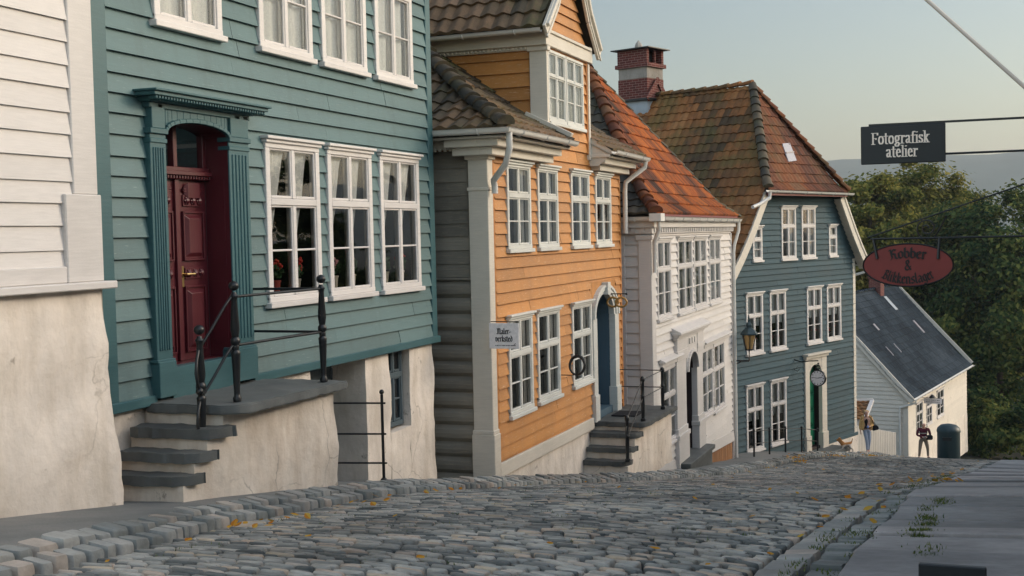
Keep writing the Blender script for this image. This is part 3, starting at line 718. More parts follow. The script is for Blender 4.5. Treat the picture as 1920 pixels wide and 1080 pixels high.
# left pavement, as one strip from the house fronts to the kerb
ys = frange(-12, 56.5, .5); m = MB(); NX = 9
def pav_left(y): return -2.2 if y < 33 else -2.2+(y-33)*.2
vs = []
for y in ys:
    x0, x1 = pav_left(y), kerb_x(y)
    for i in range(NX):
        x = x0+(x1-x0)*i/(NX-1); vs.append((x, y, gz(x, y)+.012*noise.noise((x*1.5, y*1.5, 0))))
    vs.append((x1, y, gz(x1, y)-.16))
n = NX+1
m.add(vs, [(j*n+i, j*n+i+1, (j+1)*n+i+1, (j+1)*n+i) for j in range(len(ys)-1) for i in range(n-1)], .5)
tag(m.build('pavement', M['pave'], smooth=50), kind='structure')
# stones: rounded blocks laid in rows
def stone(m, c, ax, ay, L, Wd, h, r, prof=((1, -.06), (.97, -.012), (.86, 0)), n=8, pw=.35):
    vs = []; az = Vector((0, 0, 1))
    k = [(math.copysign(abs(math.cos(q))**pw, math.cos(q)), math.copysign(abs(math.sin(q))**pw, math.sin(q))) for q in [2*math.pi*(i+.5)/n for i in range(n)]]
    jit = [(random.uniform(.9, 1.04), random.uniform(.88, 1.05)) for _ in range(n)]
    tx, ty = random.uniform(-.04, .04), random.uniform(-.05, .05)
    for sc, z in prof:
        for (a, b), (ja, jb) in zip(k, jit):
            e = (1-sc)*.5*min(L, Wd)
            p, q = a*(L/2-e)*ja, b*(Wd/2-e)*jb
            vs.append(c+ax*p+ay*q+az*(z+h+(tx*p+ty*q if z > -.02 else 0)))
    N = len(prof)
    m.add(vs, [(i*n+j, i*n+(j+1) % n, (i+1)*n+(j+1) % n, (i+1)*n+j) for i in range(N-1) for j in range(n)]+[tuple(range((N-1)*n, N*n))], r)
rs = random.Random(3)
m = MB(); y = 2.0; AZ = Vector((0, 0, 1))
def skew(x): return -.105*max(0, x-1.9)**2
while y < 64:
    pitch = random.uniform(.050, .070); xl = kerb_x(min(y, 56.7))+.385; xr = right_x(max(2, y-1.8))-.42
    if y > 50: xr = min(xr, 15)
    x = xl+random.uniform(-.02, .1); far = y > 27
    while x < xr-.05:
        L = random.uniform(.13, .25)*(1.3 if far else 1)
        if x+L > xr: L = xr-x
        if L > .06:
            xc = x+L/2; yc = y+skew(xc)+random.uniform(-.008, .008)
            if kerb_x(min(max(yc, -20), 56.7))+.36 < xc:
                dx = (skew(xc+.1)-skew(xc-.1))/.2; ax = Vector((1, dx, (gz(xc+.1, yc+dx*.1)-gz(xc-.1, yc-dx*.1))/.2)).normalized()
                ay = Vector((-dx, 1, (gz(xc, yc+.1)-gz(xc, yc-.1))/.2)).normalized()
                stone(m, Vector((xc, yc, gz(xc, yc)-.075)), ax, ay, L-.012, pitch-.010, random.uniform(-.0065, .0055), random.random(),
                      ((1, -.05), (.95, -.010), (.68, 0)), 6 if far else 8, .50)
        x += L
    y += pitch
tag(m.build('cobbled_road', M['cobble'], smooth=70), kind='structure')
# kerb: two rows of setts along the left edge
m = MB(); pts = [(kerb_x(yy), yy) for yy in frange(-10, 56.5, .25)]+KTAIL
for row, (o0, wdt, dz, l0, l1) in enumerate(((.10, .195, .035, .13, .23), (.29, .165, -.012, .12, .20))):
    acc = 0; k = 0; d = 0
    P = [Vector((x, y, 0)) for x, y in pts]; Ls = [(b-a).length for a, b in zip(P, P[1:])]; tot = sum(Ls)
    s = 0
    while s < tot-.4:
        L = random.uniform(l0, l1); c = s+L/2; acc = 0
        for a, b, ll in zip(P, P[1:], Ls):
            if acc+ll >= c: break
            acc += ll
        t = (b-a).normalized(); q = a+t*(c-acc); nrm = Vector((t.y, -t.x, 0)); q += nrm*(o0+random.uniform(-.008, .008))
        z = gz(q.x, q.y); tz = gz(q.x+t.x*.2, q.y+t.y*.2)-z; ax = Vector((t.x, t.y, tz/.2)).normalized()
        ay = (nrm+AZ*(-.16)).normalized()
        stone(m, Vector((q.x, q.y, z+dz)), ax, ay, L-.020, wdt-.020, random.uniform(-.015, .012), random.random(), ((1, -.16), (.985, -.022), (.90, 0)), 12, .30)
        s += L
tag(m.build('kerb', M['kerb'], smooth=60), kind='structure')
# right gutter: one row of long flat stones, one of rough setts, then the flags of the pavement
m = MB()
for o0, wdt, dz, l0, l1, hj in ((-.31, .20, -.065, .22, .42, .006), (-.10, .17, -.05, .10, .22, .025)):
    yy = -4
    while yy < 45:
        L = random.uniform(l0, l1); c = yy+L/2; x = right_x(c)+o0; dx = (right_x(c+.1)-right_x(c-.1))/.2
        ax = Vector((dx, 1, (gz(x, c+.1)-gz(x, c-.1))/.2)).normalized(); ay = Vector((1, -dx, .05)).normalized()
        stone(m, Vector((x, c, gz(x, c)+dz)), ax, -ay, L-.016, wdt-.01, random.uniform(-hj, hj), .35+.65*random.random() if hj < .01 else .5*random.random(), ((1, -.1), (.985, -.016), (.90, 0)), 12, .30); yy += L
tag(m.build('street_gutter', M['kerb'], smooth=60), kind='structure')
m = MB(); yy = -10
while yy < 50:
    L = random.choice((.38, .5, .65, .85))*random.uniform(.9, 1.1); xa0, xa1 = right_x(yy)+.0, right_x(yy+L)
    xs_ = [0, random.uniform(.95, 1.25), 1.75]
    for a, b in zip(xs_, xs_[1:]):
        e = .013; P4 = [(xa0+a+e, yy+e), (xa0+b-e, yy+e), (xa1+b-e, yy+L-e), (xa1+a+e, yy+L-e)]; j = random.uniform(-.012, .010)
        P4 = [(x+random.uniform(-.022, .022), y_) for x, y_ in P4]
        m.slab([(x, y_, gz(x, y_)+.004+j+random.uniform(-.004, .004)) for x, y_ in P4], .12)
    yy += L
tag(m.build('paving_flags', M['flag'], bevel=.008), kind='structure')
# hills over the fjord
m = MB(); vs = []; NN = 90
for k in range(5):
    for i in range(NN):
        a = R_(60+80*i/(NN-1)); rr = 1500+k*180; h = [0, .45, .8, 1, .9][k]*(92+30*noise.noise((a*4, .5, 0))+14*noise.noise((a*15, k, 0)))
        vs.append((rr*math.cos(a), rr*math.sin(a), -20+h+20*min(1, k)))
m.add(vs, [(k*NN+i, k*NN+i+1, (k+1)*NN+i+1, (k+1)*NN+i) for k in range(4) for i in range(NN-1)], .5)
M['hill'] = simple('wooded_hill', (.09, .115, .10, 1), .95, .1, 0, 0, .02)
tag(m.build('hills', M['hill'], smooth=60), kind='structure')

# ================================================================== TEAL HOUSE (nearest, left)
def gzf(fr, u, d): p = fr.w(u, d, 0); return gz(p.x, p.y)
gh = thing('timber_house', 'tall teal clapboard house with a maroon double door and pink-white windows', 'house', G, (0, 0, -2.4))
GU0, GU1, GB, GT = -.05, 6.93, -1.39, 4.3
upw = [G.rect((280, 0), (408, 0), (280, 35), (408, 65)), G.rect((478, 0), (578, 0), (478, 90), (578, 113)),
       G.rect((595, 0), (680, 0), (597, 122), (680, 138)), G.rect((697, 0), (767, 0), (697, 147), (767, 162))]
upw = [(a, b, sum(w[2] for w in upw)/4, sum(w[2] for w in upw)/4+1.78) for a, b, _, _ in upw]
low = [G.rect((484, 255), (590, 267), (502, 572), (598, 560)), G.rect((603, 270), (687, 280), (616, 556), (698, 547)), G.rect((702, 282), (777, 290), (714, 545), (785, 538))]
zl0 = sum(w[2] for w in low)/3; zl1 = sum(w[3] for w in low)/3-.03
low = [(a, b, zl0, zl1) for a, b, _, _ in low]
# door numbers
dl, dr = G.at(300, 300).x, G.at(427, 640).x                 # clear opening
pl0, pr1 = G.at(266, 260).x, G.at(452, 260).x               # outer edges of the surround
zd0 = -1.14; zsp = G.at(303, 246).z-.02; zcr = G.at(362, 234).z; zhd = G.at(360, 197).z
mb = MB(); hl = [hole(*w) for w in upw+low]+[(pl0+.03, pr1-.03, GB-.2, zhd)]
siding(mb, FRONT, GU0+.20, GU1-.16, GB+.03, GT, .178, hl, tilt=.036)
mb.build('siding', M['teal'], gh, clips=[])
mb = MB()
mb.box(GU0-.02, GU0+.20, -.045, .12, GB+.02, GT); mb.mark(); mb.box(GU1-.16, GU1, -.04, .10, GB+.02, GT)
mb.build('corner_board', M['teal_trim'], gh, bevel=.008); mb = MB()
mb.box(GU0, pl0, -.075, .05, GB-.06, GB+.03); mb.mark(); mb.box(pr1, GU1+.02, -.075, .05, GB-.06, GB+.03)
mb.build('base_board', M['teal_trim'], gh, bevel=.008)
mb = MB(); siding(mb, RIGHT(GU1-.02), .1, 7, GB, GT+.3, .18); mb.box(GU0+.05, GU1-.05, 6.9, 7, GB, GT)
mb.build('side_wall', M['teal'], gh)
for w in low: window(gh, *w, case=.088, curt='side', top=.36)
for w in upw: window(gh, *w, case=.088, curt='full', top=.36)
# door surround: fluted pilasters, arched header, cornice
mb = MB()
for a, b in ((pl0, dl-.02), (dr+.0, pr1)):
    mb.box(a, b, -.085, .05, GB+.32, zsp-.02); mb.box(a-.02, b+.0, -.12, .05, GB, GB+.32)
    mb.box(a-.02, b+.01, -.105, .04, GB+.30, GB+.34); mb.box(a-.015, b+.01, -.11, .04, zsp-.02, zsp+.03); mb.box(a-.008, b+.006, -.098, .04, zsp-.10, zsp-.06)
    nfl = 5; ww = (b-a)
    for i in range(nfl):
        c = a+.03+(ww-.06)*(i+.5)/nfl; mb.box(c-.012, c+.008, -.097, -.08, GB+.42, zsp-.14)
    mb.box(a+.02, b-.02, -.10, .04, zsp+.03, zhd-.05)
header(mb, dl-.02, dr, arch(dl-.02, dr, zsp, zcr-zsp), zhd-.03, -.08, .05)
A = arch(dl-.02, dr, zsp, zcr-zsp)
for p, q in zip(A, A[1:]): beam(mb, (p[0], -.09, p[1]+.02), (q[0], -.09, q[1]+.02), .04, .04, (0, 1, 0))
mb.box(pl0-.01, pr1+.01, -.10, .02, zhd-.09, zhd-.04); mb.box(pl0-.06, pr1+.06, -.15, .02, zhd-.04, zhd); mb.box(pl0-.13, pr1+.13, -.25, .02, zhd, zhd+.035); mb.box(pl0-.15, pr1+.15, -.28, .02, zhd+.035, zhd+.055)
nd = 42
for i in range(nd):
    c = pl0-.1+(pr1-pl0+.2)*(i+.5)/nd; mb.box(c-.012, c+.012, -.235, -.15, zhd-.03, zhd+.0)
mb.box(dl-.02, dr, -.075, .28, GB-.04, zd0)                                # sill board under the door
mb.build('door_surround', M['teal_trim'], gh, bevel=.005)
DD = .20
mb = MB()
mb.face([(dl-.017, -.07, zd0), (dl-.017, DD, zd0), (dl-.017, DD, zsp), (dl-.017, -.07, zsp)]); mb.face([(dr-.003, -.07, zd0), (dr-.003, DD, zd0), (dr-.003, DD, zsp), (dr-.003, -.07, zsp)])
mb.box(dl-.02, dr, .05, DD, zd0-.02, zd0+.004)
ar = arch(dl-.02, dr, zsp, zcr-zsp)
for p, q in zip(ar, ar[1:]): mb.face([(p[0], -.07, p[1]-.003), (q[0], -.07, q[1]-.003), (q[0], DD+.05, q[1]-.003), (p[0], DD+.05, p[1]-.003)])
for z0, z1 in ((zd0+.15, zd0+.75), (zd0+.9, zd0+1.05), (zd0+1.15, zd0+1.75)): mb.box(dr-.013, dr-.003, -.02, DD-.05, z0, z1)
mb.build('door_jamb', M['maroon'], gh)
zt = G.at(330, 325, DD).z; um = (dl+dr)/2-.01
fr = MB(); fr.box(dl-.02, dr, DD-.05, DD+.06, zt-.06, zt+.06); fr.box(dl-.02, dr, DD-.09, DD, zt-.02, zt+.02)
fr.box(dl, dl+.06, DD-.02, DD+.05, zt+.06, zcr); fr.box(dr-.06, dr, DD-.02, DD+.05, zt+.06, zcr); fr.box(um-.03, um+.03, DD-.02, DD+.05, zt+.06, zcr)
for i in range(22): c = dl+(dr-dl)*(i+.5)/22; fr.box(c-.012, c+.012, DD-.075, DD-.05, zt-.055, zt-.022)
tr = fr.build('transom_window', M['maroon'], gh, bevel=.004)
g = MB(); g.face([(dl, DD+.03, zt+.05), (dr, DD+.03, zt+.05), (dr, DD+.03, zcr), (dl, DD+.03, zcr)]); g.build('pane', M['glass'], tr)
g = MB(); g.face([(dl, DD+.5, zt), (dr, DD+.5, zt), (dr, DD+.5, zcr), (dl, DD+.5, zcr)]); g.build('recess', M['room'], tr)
for a, b, hnd in ((dl-.015, um, 0), (um+.006, dr-.005, 1)):
    f = MB(); f.box(a, b, DD, DD+.05, zd0+.005, zt-.06)
    H = zt-.06-zd0
    for z0, z1 in ((.10, .70), (.98, 1.42), (1.66, H-.12)):
        panel(f, a+.10, b-.09, zd0+z0, zd0+z1, DD, .04)
    for zc in (.84, 1.54):
        f.box(a+.10, b-.09, DD-.015, DD, zd0+zc-.055, zd0+zc+.055)
        for i in range(3):
            c = a+.10+(b-a-.19)*(i+.5)/3; f.ball((c, DD-.015, zd0+zc), .036, 8)
            for q in range(6): f.ball((c+.03*math.cos(q*1.047), DD-.02, zd0+zc+.03*math.sin(q*1.047)), .013, 5)
    if not hnd: f.box(b-.035, b+.03, DD-.03, DD, zd0+.01, zt-.06)
    dob = f.build('door_leaf', M['maroon'], gh, bevel=.003)
    if hnd:
        k = MB(); zc = G.at(365, 513, DD).z; c = a+.06
        k.box(c-.02, c+.02, DD-.012, DD, zc-.12, zc+.08); k.tube([(c, DD, zc), (c, DD-.06, zc), (c+.12, DD-.065, zc)], .011, 8)
        k.build('handle', M['brass'], dob)
# plastered basement with the deep cellar entrance and a small window
cd0, cd1 = G.at(585, 760).x, G.at(692, 780).x
wb = G.rect((722, 655), (757, 650), (728, 804), (757, 798), .10)
mb = MB(); bz = -4.0
mb.box(GU0-.02, cd0, .03, .5, bz, GB-.06); mb.box(cd1, wb[0]-.04, .03, .42, bz, GB-.06); mb.box(wb[1]+.04, GU1-.03, .03, .42, bz, GB-.06)
mb.box(wb[0]-.04, wb[1]+.04, .03, .42, bz, wb[2]-.03); mb.box(wb[0]-.04, wb[1]+.04, .03, .42, wb[3]+.04, GB-.06)
mb.box(cd1-.0, cd1+.03, .40, .9, bz, GB-.06)
mb.build('plinth', M['plaster2'], gh, lumpy=(.034, 2.3, .11), smooth=60)
mb = MB(); mb.box(cd0-.1, cd1+.05, .5, .56, bz, GB-.05)
for i in range(6): mb.box(cd0-.08+i*.17, cd0+.08+i*.17, .475, .5, bz, GB-.16)
mb.build('cellar_door', M['cellar'], gh, bevel=.004)
window(gh, wb[0], wb[1], wb[2], wb[3], d0=.17, case=.045, mat='cellar', top=.34, curt='none', cornice=False, sill=False, mid=.05)
mb = MB(); mb.box(GU0, GU1, .1, 7, GB-.05, GB+.0); mb.build('floor_beam', M['teal_trim'], gh)
# eaves and roof above the picture
mb = MB(); mb.box(GU0-.15, GU1+.1, -.32, .1, GT, GT+.22); mb.build('eaves', M['cream'], gh, bevel=.01)
rp = RoofPlane((0, -.4, 0), (1, 0, 0), (0, 1, 0), [(0, GT+.22), (3.9, GT+3.6)])
tile_roof('roof', gh, rp, [(GU0-.2, 0), (GU1+.15, 0), (GU1+.15, 3.9), (GU0-.2, 3.9)], 'tile_brown')
roof_deck(gh, [[(GU0-.2, -.4, GT+.19), (GU1+.15, -.4, GT+.19), (GU1+.15, 3.5, GT+3.55), (GU0-.2, 3.5, GT+3.55)], [(GU0-.2, 7.4, GT+.19), (GU1+.15, 7.4, GT+.19), (GU1+.15, 3.5, GT+3.55), (GU0-.2, 3.5, GT+3.55)],
               [(GU1-.03, .1, GT), (GU1-.03, 7, GT), (GU1-.03, 3.5, GT+3.4)]])

# ---------------------------------------------------------------- stoops and railings
def stoop(fr, label, at, treads, u1, w, tmat='slate', pmat='plaster', groups=None, d_in=0.0, slope=None):
    """treads: (front u, top z, width w_i) from the lowest to the landing; risers plastered"""
    t = thing('front_steps', label, 'steps', fr, at)
    zb = at[2]-.5; prof = [(treads[0][0]+.05, zb)]
    for i, (uf, zt, wi) in enumerate(treads):
        prof.append((uf+.05, zt-.08))
        if i < len(treads)-1: prof.append((treads[i+1][0]+.05, zt-.08))
    prof += [(u1-.06, treads[-1][1]-.08), (u1-.02, zb)]
    w0, w1 = w; ua = treads[0][0]; wv = lambda u: w0+(w1-w0)*min(1, max(0, (u-ua)/(u1-ua)))
    m = MB(); m.prism(prof, 'y', -1, d_in, .5); m.v = [(x, -wv(x), z) if y < -.9 else (x, y, z) for x, y, z in m.v]
    b = m.build('plaster_base', M[pmat], t, lumpy=(.030, 2.6, .09), smooth=60, recalc=True)
    for i, (uf, zt, wi) in enumerate(treads):
        ub = treads[i+1][0]+.10 if i < len(treads)-1 else u1+.05
        n = 14; out = []
        j = lambda a: a+random.uniform(-.012, .012)
        for k in range(n+1): out.append((j(uf)+.0, d_in-.02-(wi-.20-d_in)*k/n*1.0))
        for k in range(1, 7):
            q = k/6*math.pi/2; out.append((j(uf+.26*(1-math.cos(q))), -(wi-.20)-.02-.20*math.sin(q)))
        for k in range(1, n+1): out.append((uf+.26+(ub-uf-.26)*k/n, j(-wi-.02-(.05 if i == len(treads)-1 else 0)*k/n)))
        out.append((ub, d_in-.02))
        m = MB(); m.prism(out[::-1], 'z', zt-.085, zt, random.random())
        m.build('tread', M[tmat], t, bevel=.012, seg=2, recalc=True, lumpy=(.016, 7, .09), smooth=50)
    return t
gst = stoop(G, 'broad plastered steps with dark slate treads below the maroon door', (.9, -.5, -2.3), [(-.02, -1.95, .80), (.13, -1.78, .83), (.30, -1.60, .88), (.52, -1.42, .99)], 2.35, (.74, .96))
NEWEL = [(.036, 0), (.040, .03), (.028, .05), (.026, .07), (.040, .40), (.043, .42), (.030, .44), (.034, .46), (.030, .48), (.044, .50), (.044, .53), (.030, .55), (.034, .57), (.042, .62), (.026, .86), (.030, .88), (.040, .90), (.024, .92), (.020, .935)]
def newel(m, c, h, k=1.0):
    s = h/1.02; m.lathe([(r*k, z*s) for r, z in NEWEL], c, 12); m.ball((c[0], c[1], c[2]+h-.035), .048*k, 10, sz=.9)
PA = G.at(381, 846, -.68); PB = G.at(445, 752, -.80); PC = G.at(607, 706, -.86)
pa, pb, pc = Vector((PA.x, -.68, -1.78)), Vector((PB.x, -.80, -1.42)), Vector((PC.x, -.86, -1.42))
rl = thing('iron_railing', 'black turned iron railing with ball finials on the maroon door steps', 'railing', G, tuple(pb))
HN = 1.06
for c in (pa, pb, pc):
    m = MB(); newel(m, c, HN); m.build('newel_post', M['iron'], rl, smooth=40)
def bar(par, pts, r=.013, name='rail', closed=False):
    m = MB(); m.tube(pts, r, 8, closed=closed); return m.build(name, M['iron'], par, smooth=50)
Z = Vector((0, 0, 1)); ht, hm = .93, .50
for h in (ht, hm):
    bar(rl, [pb+Z*h*1.0, pc+Z*h]); bar(rl, [pc+Z*h, Vector((pc.x+.02, -.02, pc.z+h+.0))])
    d = pb-pa; q = [pa+Z*(h-.06)+d*.04, pa+d*.35+Z*(h-.03), pa+d*.72+Z*(h+.02), pa+d*.9+Z*(h+.03), pb+Z*(h)]
    bar(rl, q)
    sc = [pa+Z*(h-.08)+Vector((-.02, 0, 0)), pa+Vector((-.08, -.02, h-.16)), pa+Vector((-.11, -.03, h-.27)), pa+Vector((-.09, -.03, h-.36)), pa+Vector((-.05, -.02, h-.43))]
    bar(rl, sc, .014, 'scroll'); m = MB(); m.ball(tuple(sc[-1]), .035, 8); m.build('knob', M['iron'], rl, smooth=60)
bar(rl, [Vector((PC.x+.16, -.84, -1.95)), Vector((PC.x+.17, -.86, -1.3))], .011)
# cellar guard rail
fp = G.loc(hit(720, 899)); fp = G.at(720, 899, -.50); fp = Vector((fp.x, -.50, gzf(G, fp.x, -.5)))
gr = thing('guard_rail', 'thin three-bar iron guard rail in front of the cellar entrance', 'railing', G, tuple(fp))
m = MB(); m.tube([fp-Z*.05, fp+Z*1.02], .018, 8); m.ball(tuple(fp+Z*1.05), .03, 8); m.lathe([(.04, 0), (.04, .03), (.02, .05)], tuple(fp), 10); m.build('post', M['iron'], gr, smooth=50)
for h in (.22, .56, .92): bar(gr, [fp+Z*h+Vector((.01, -.04, 0)), fp+Z*h+Vector((-.24, .86, .01))], .011)
# flower pots on the sills
def flowerpot(fr, u, d, z, kind, label, h=.13):
    t = thing('flower_pot', label, 'flower pot', fr, (u, d, z), 'flower pots on the window sills')
    m = MB(); m.lathe([(.045, 0), (.048, .01), (.06, h-.02), (.066, h-.02), (.066, h), (.055, h), (.05, h-.02)], (u, d, z), 14); m.build('pot', M['potred' if kind == 'redpot' else 'pot'], t, smooth=40)
    m = MB()
    for i in range(90):
        a, b, r = random.uniform(0, 6.28), random.uniform(.1, 1.3), random.uniform(.03, .11)
        c = Vector((u+r*math.cos(a), d+r*.7*math.sin(a), z+h+.02+b*.12)); e = Vector((random.gauss(0, 1), random.gauss(0, 1), random.gauss(0, 1))).normalized()*.026; f = e.cross(Vector((random.random(), 1, .3))).normalized()*.022
        m.face([c-e, c+f, c+e, c-f])
    m.build('foliage', M['potleaf'], t)
    if kind != 'green':
        m = MB(); mt = {'red': 'flower_red', 'yellow': 'flower_yellow', 'pink': 'flower_pink', 'redpot': 'flower_red'}[kind]
        for i in range(random.randint(4, 7)):
            a, r = random.uniform(0, 6.28), random.uniform(.02, .09); c = Vector((u+r*math.cos(a), d-.02+r*.6*math.sin(a), z+h+random.uniform(.10, .22)))
            for q in range(7): m.ball(tuple(c+Vector((random.uniform(-.025, .025), random.uniform(-.02, .02), random.uniform(-.02, .02)))), .017, 6)
        m.build('blossom', M[mt], t, smooth=60)
    return t
WN = ['first', 'second', 'third']
spots = [(0, .32, 'redpot', 'small red pot with leafy plant in the window nearest the maroon door'), (0, .70, 'red', 'pale pot of bright red geraniums in the window nearest the maroon door'),
         (1, .30, 'pink', 'pale pot with pink-flecked plant in the left half of the middle teal-house window'), (1, .70, 'yellow', 'cream pot of yellow flowers in the middle teal-house window'),
         (2, .30, 'green', 'pale pot with a low green plant in the teal-house window nearest its corner'), (2, .70, 'red', 'pale pot with orange-red flowers in the teal-house window nearest its corner')]
for wi, f, kd, lb in spots:
    w = low[wi]; flowerpot(G, w[0]+(w[1]-w[0])*f, .10, w[2]+.085, kd, lb, .15)

# ================================================================== WHITE HOUSE AT THE LEFT EDGE
NH = Frame((.33, 7.55, 0), 90)
nh = thing('timber_house', 'white clapboard house corner on a bulging plaster plinth at the left edge', 'house', NH, (0, 0, -2.2))
NU = NH.at(181, 400).x; NB = NH.at(196, 533).z
mb = MB(); siding(mb, FRONT, -4.2, NU-.30, NB+.1, 4.6, .18); mb.build('siding', M['white'], nh)
mb = MB(); zq = NH.at(180, 366).z
mb.box(NU-.30, NU-.015, -.035, .1, zq, 4.6); mb.box(NU-.42, NU, -.055, .12, NB+.03, zq)
mb.build('corner_board', M['white'], nh, bevel=.008); mb = MB(); mb.box(-4.2, NU-.421, -.05, .1, NB+.03, NB+.16)
mb.box(-4.2, NU+.07, -.13, .14, NB-.03, NB+.03)
mb.build('base_board', M['white'], nh, bevel=.008)
mb = MB(); mb.face([(NU-.03, .05, NB), (NU-.03, 6, NB), (NU-.03, 6, 4.6), (NU-.03, .05, 4.6)]); mb.build('side_wall', M['white'], nh)
mb = MB(); mb.hexa([(-4.2, -.12, -3), (NU+.10, -.12, -3), (NU+.10, .6, -3), (-4.2, .6, -3), (-4.2, -.02, NB-.03), (NU+.02, -.02, NB-.03), (NU+.02, .6, NB-.03), (-4.2, .6, NB-.03)])
mb.build('plinth', M['plaster2'], nh, lumpy=(.045, 2.2, .10), smooth=70)
window(nh, -2.6, -1.5, -.3, 1.5, curt='pair'); 
mb = MB(); mb.box(-4.3, NU+.15, -.3, 6, 4.6, 4.8); mb.build('eaves', M['white'], nh)
rp = RoofPlane((0, -.4, 0), (1, 0, 0), (0, 1, 0), [(0, 4.8), (3.4, 7.6)]); tile_roof('roof', nh, rp, [(-4.3, 0), (NU+.15, 0), (NU+.15, 3.4), (-4.3, 3.4)], 'tile_dark')
roof_deck(nh, [[(-4.3, -.4, 4.77), (NU+.15, -.4, 4.77), (NU+.15, 3, 7.55), (-4.3, 3, 7.55)]])

# ================================================================== ORANGE HOUSE
oh = thing('timber_house', 'orange clapboard house with gabled dormer and a bare log side wall', 'house', O, (0, 0, -3.5))
OU1 = 6.93; OE = 1.38
upo = [O.rect((945, 300), (990, 306), (946, 468), (990, 466)), O.rect((1003, 311), (1041, 316), (1004, 467), (1042, 466)), O.rect((1066, 321), (1101, 326), (1067, 466), (1101, 465)), O.rect((1112, 328), (1141, 331), (1113, 464), (1142, 463))]
zu0 = sum(w[2] for w in upo)/4+.02; zu1 = sum(w[3] for w in upo)/4; upo = [(a, b, zu0, zu1) for a, b, _, _ in upo]
loo = [O.rect((948, 592), (992, 584), (951, 780), (996, 766)), O.rect((1001, 581), (1043, 574), (1006, 754), (1047, 740)), O.rect((1067, 570), (1104, 562), (1071, 723), (1107, 714))]
loo = [(a, b, c, d-.02) for a, b, c, d in loo]
oz1 = sum(w[3] for w in loo)/3; loo = [(a, b, c, oz1) for a, b, c, _ in loo]
od0, od1 = O.at(1113, 640).x, O.at(1147, 640).x; oa0, oa1 = O.at(1106, 640).x, O.at(1154, 640).x
ozs = O.at(1113, 775).z-.02; ozc = O.at(1129, 550).z; ozsp = ozc-.42; oztop = O.at(1129, 533).z
base = lambda u: O.at(927, 872).z+(O.at(1108, 783).z-O.at(927, 872).z)*(u-O.at(927, 872).x)/(O.at(1108, 783).x-O.at(927, 872).x)
DU0, DU1 = O.at(1019, 150).x, 4.88; DZE = 3.12; DRU = (DU0+DU1)/2; DAP = 4.75
wd = [O.rect((1023, 94), (1056, 104), (1023, 226), (1056, 241)), O.rect((1057, 105), (1089, 120), (1057, 232), (1089, 246))]
wdz0 = sum(w[2] for w in wd)/2; wdz1 = sum(w[3] for w in wd)/2; wd = [(a, b, wdz0, wdz1) for a, b, _, _ in wd]
holes = [hole(*w) for w in upo+loo+wd]+[(oa0+.03, oa1-.03, -4.2, oztop+.06)]
mb = MB(); siding(mb, FRONT, .20, OU1-.05, -4.2, OE+.02, .17, holes, tilt=.038)
mb.build('siding', M['orange'], oh, clips=[((0, 0, base(0)), (-(base(1)-base(0)), 0, -1))] if 0 else [((0, 0, base(0)), Vector((base(1)-base(0), 0, -1)).normalized())])
mb = MB(); siding(mb, FRONT, DU0+.02, DU1-.02, OE+.02, DAP, .17, [hole(*w) for w in wd], xl=[(DZE, DU0), (DAP, DRU)], xr=[(DZE, DU1), (DAP, DRU)], tilt=.036)
mb.mark(); siding(mb, LEFT(DU0+.03), .02, 3.2, OE+.1, DZE, .215, tilt=.036, seg=(3.4, 5)); mb.mark(); siding(mb, RIGHT(DU1-.03), .02, 3.2, OE+.1, DZE, .2)
mb.build('dormer_siding', M['orange'], oh)
mb = MB(); mb.box(.15, .22, -.034, .04, base(.22)-.02, OE); mb.mark(); mb.box(OU1-.08, OU1, -.035, .04, -4.0, OE); mb.mark(); mb.box(DU1-.09, DU1+.01, -.05, .06, OE, DZE); mb.mark(); mb.box(DU0+.0, DU0+.09, -.045, .04, OE-.02, DZE); mb.build('corner_board', M['orange_trim'], oh, bevel=.006)
# tall white corner pilaster, base band, cornices
mb = MB(); mb.box(-.05, .15, -.035, .26, -2.82, OE-.12); mb.box(-.07, .17, -.06, .285, -4.0, -2.80); mb.box(-.065, .16, -.05, .275, -2.80, -2.74)
mb.box(-.085, .18, -.07, .295, OE-.32, OE-.24); mb.box(-.07, .165, -.055, .28, OE-.24, OE-.10)
zq = O.side(900, 355, -.05).z; mb.box(-.065, .16, -.05, .275, zq-.02, zq+.03); mb.box(-.06, .155, -.045, .27, zq+.62, zq+.65)
mb.build('pilaster', M['cream'], oh, bevel=.008)
mb = MB()
a, b = .14, oa0; mb.hexa([(a, -.06, base(a)-.20), (b, -.06, base(b)-.20), (b, .05, base(b)-.20), (a, .05, base(a)-.20), (a, -.06, base(a)), (b, -.06, base(b)), (b, .05, base(b)), (a, .05, base(a))])
mb.build('base_board', M['cream'], oh, bevel=.008)
mb = MB(); mb.hexa([(.15, -.03, -4.9), (OU1, -.03, -5.2), (OU1, .3, -5.2), (.15, .3, -4.9), (.15, -.0, base(.15)-.18), (OU1, -.0, base(OU1)-.18), (OU1, .3, base(OU1)-.18), (.15, .3, base(.15)-.18)])
mb.build('plinth', M['plaster2'], oh, lumpy=(.03, 1.5, .2), smooth=50)
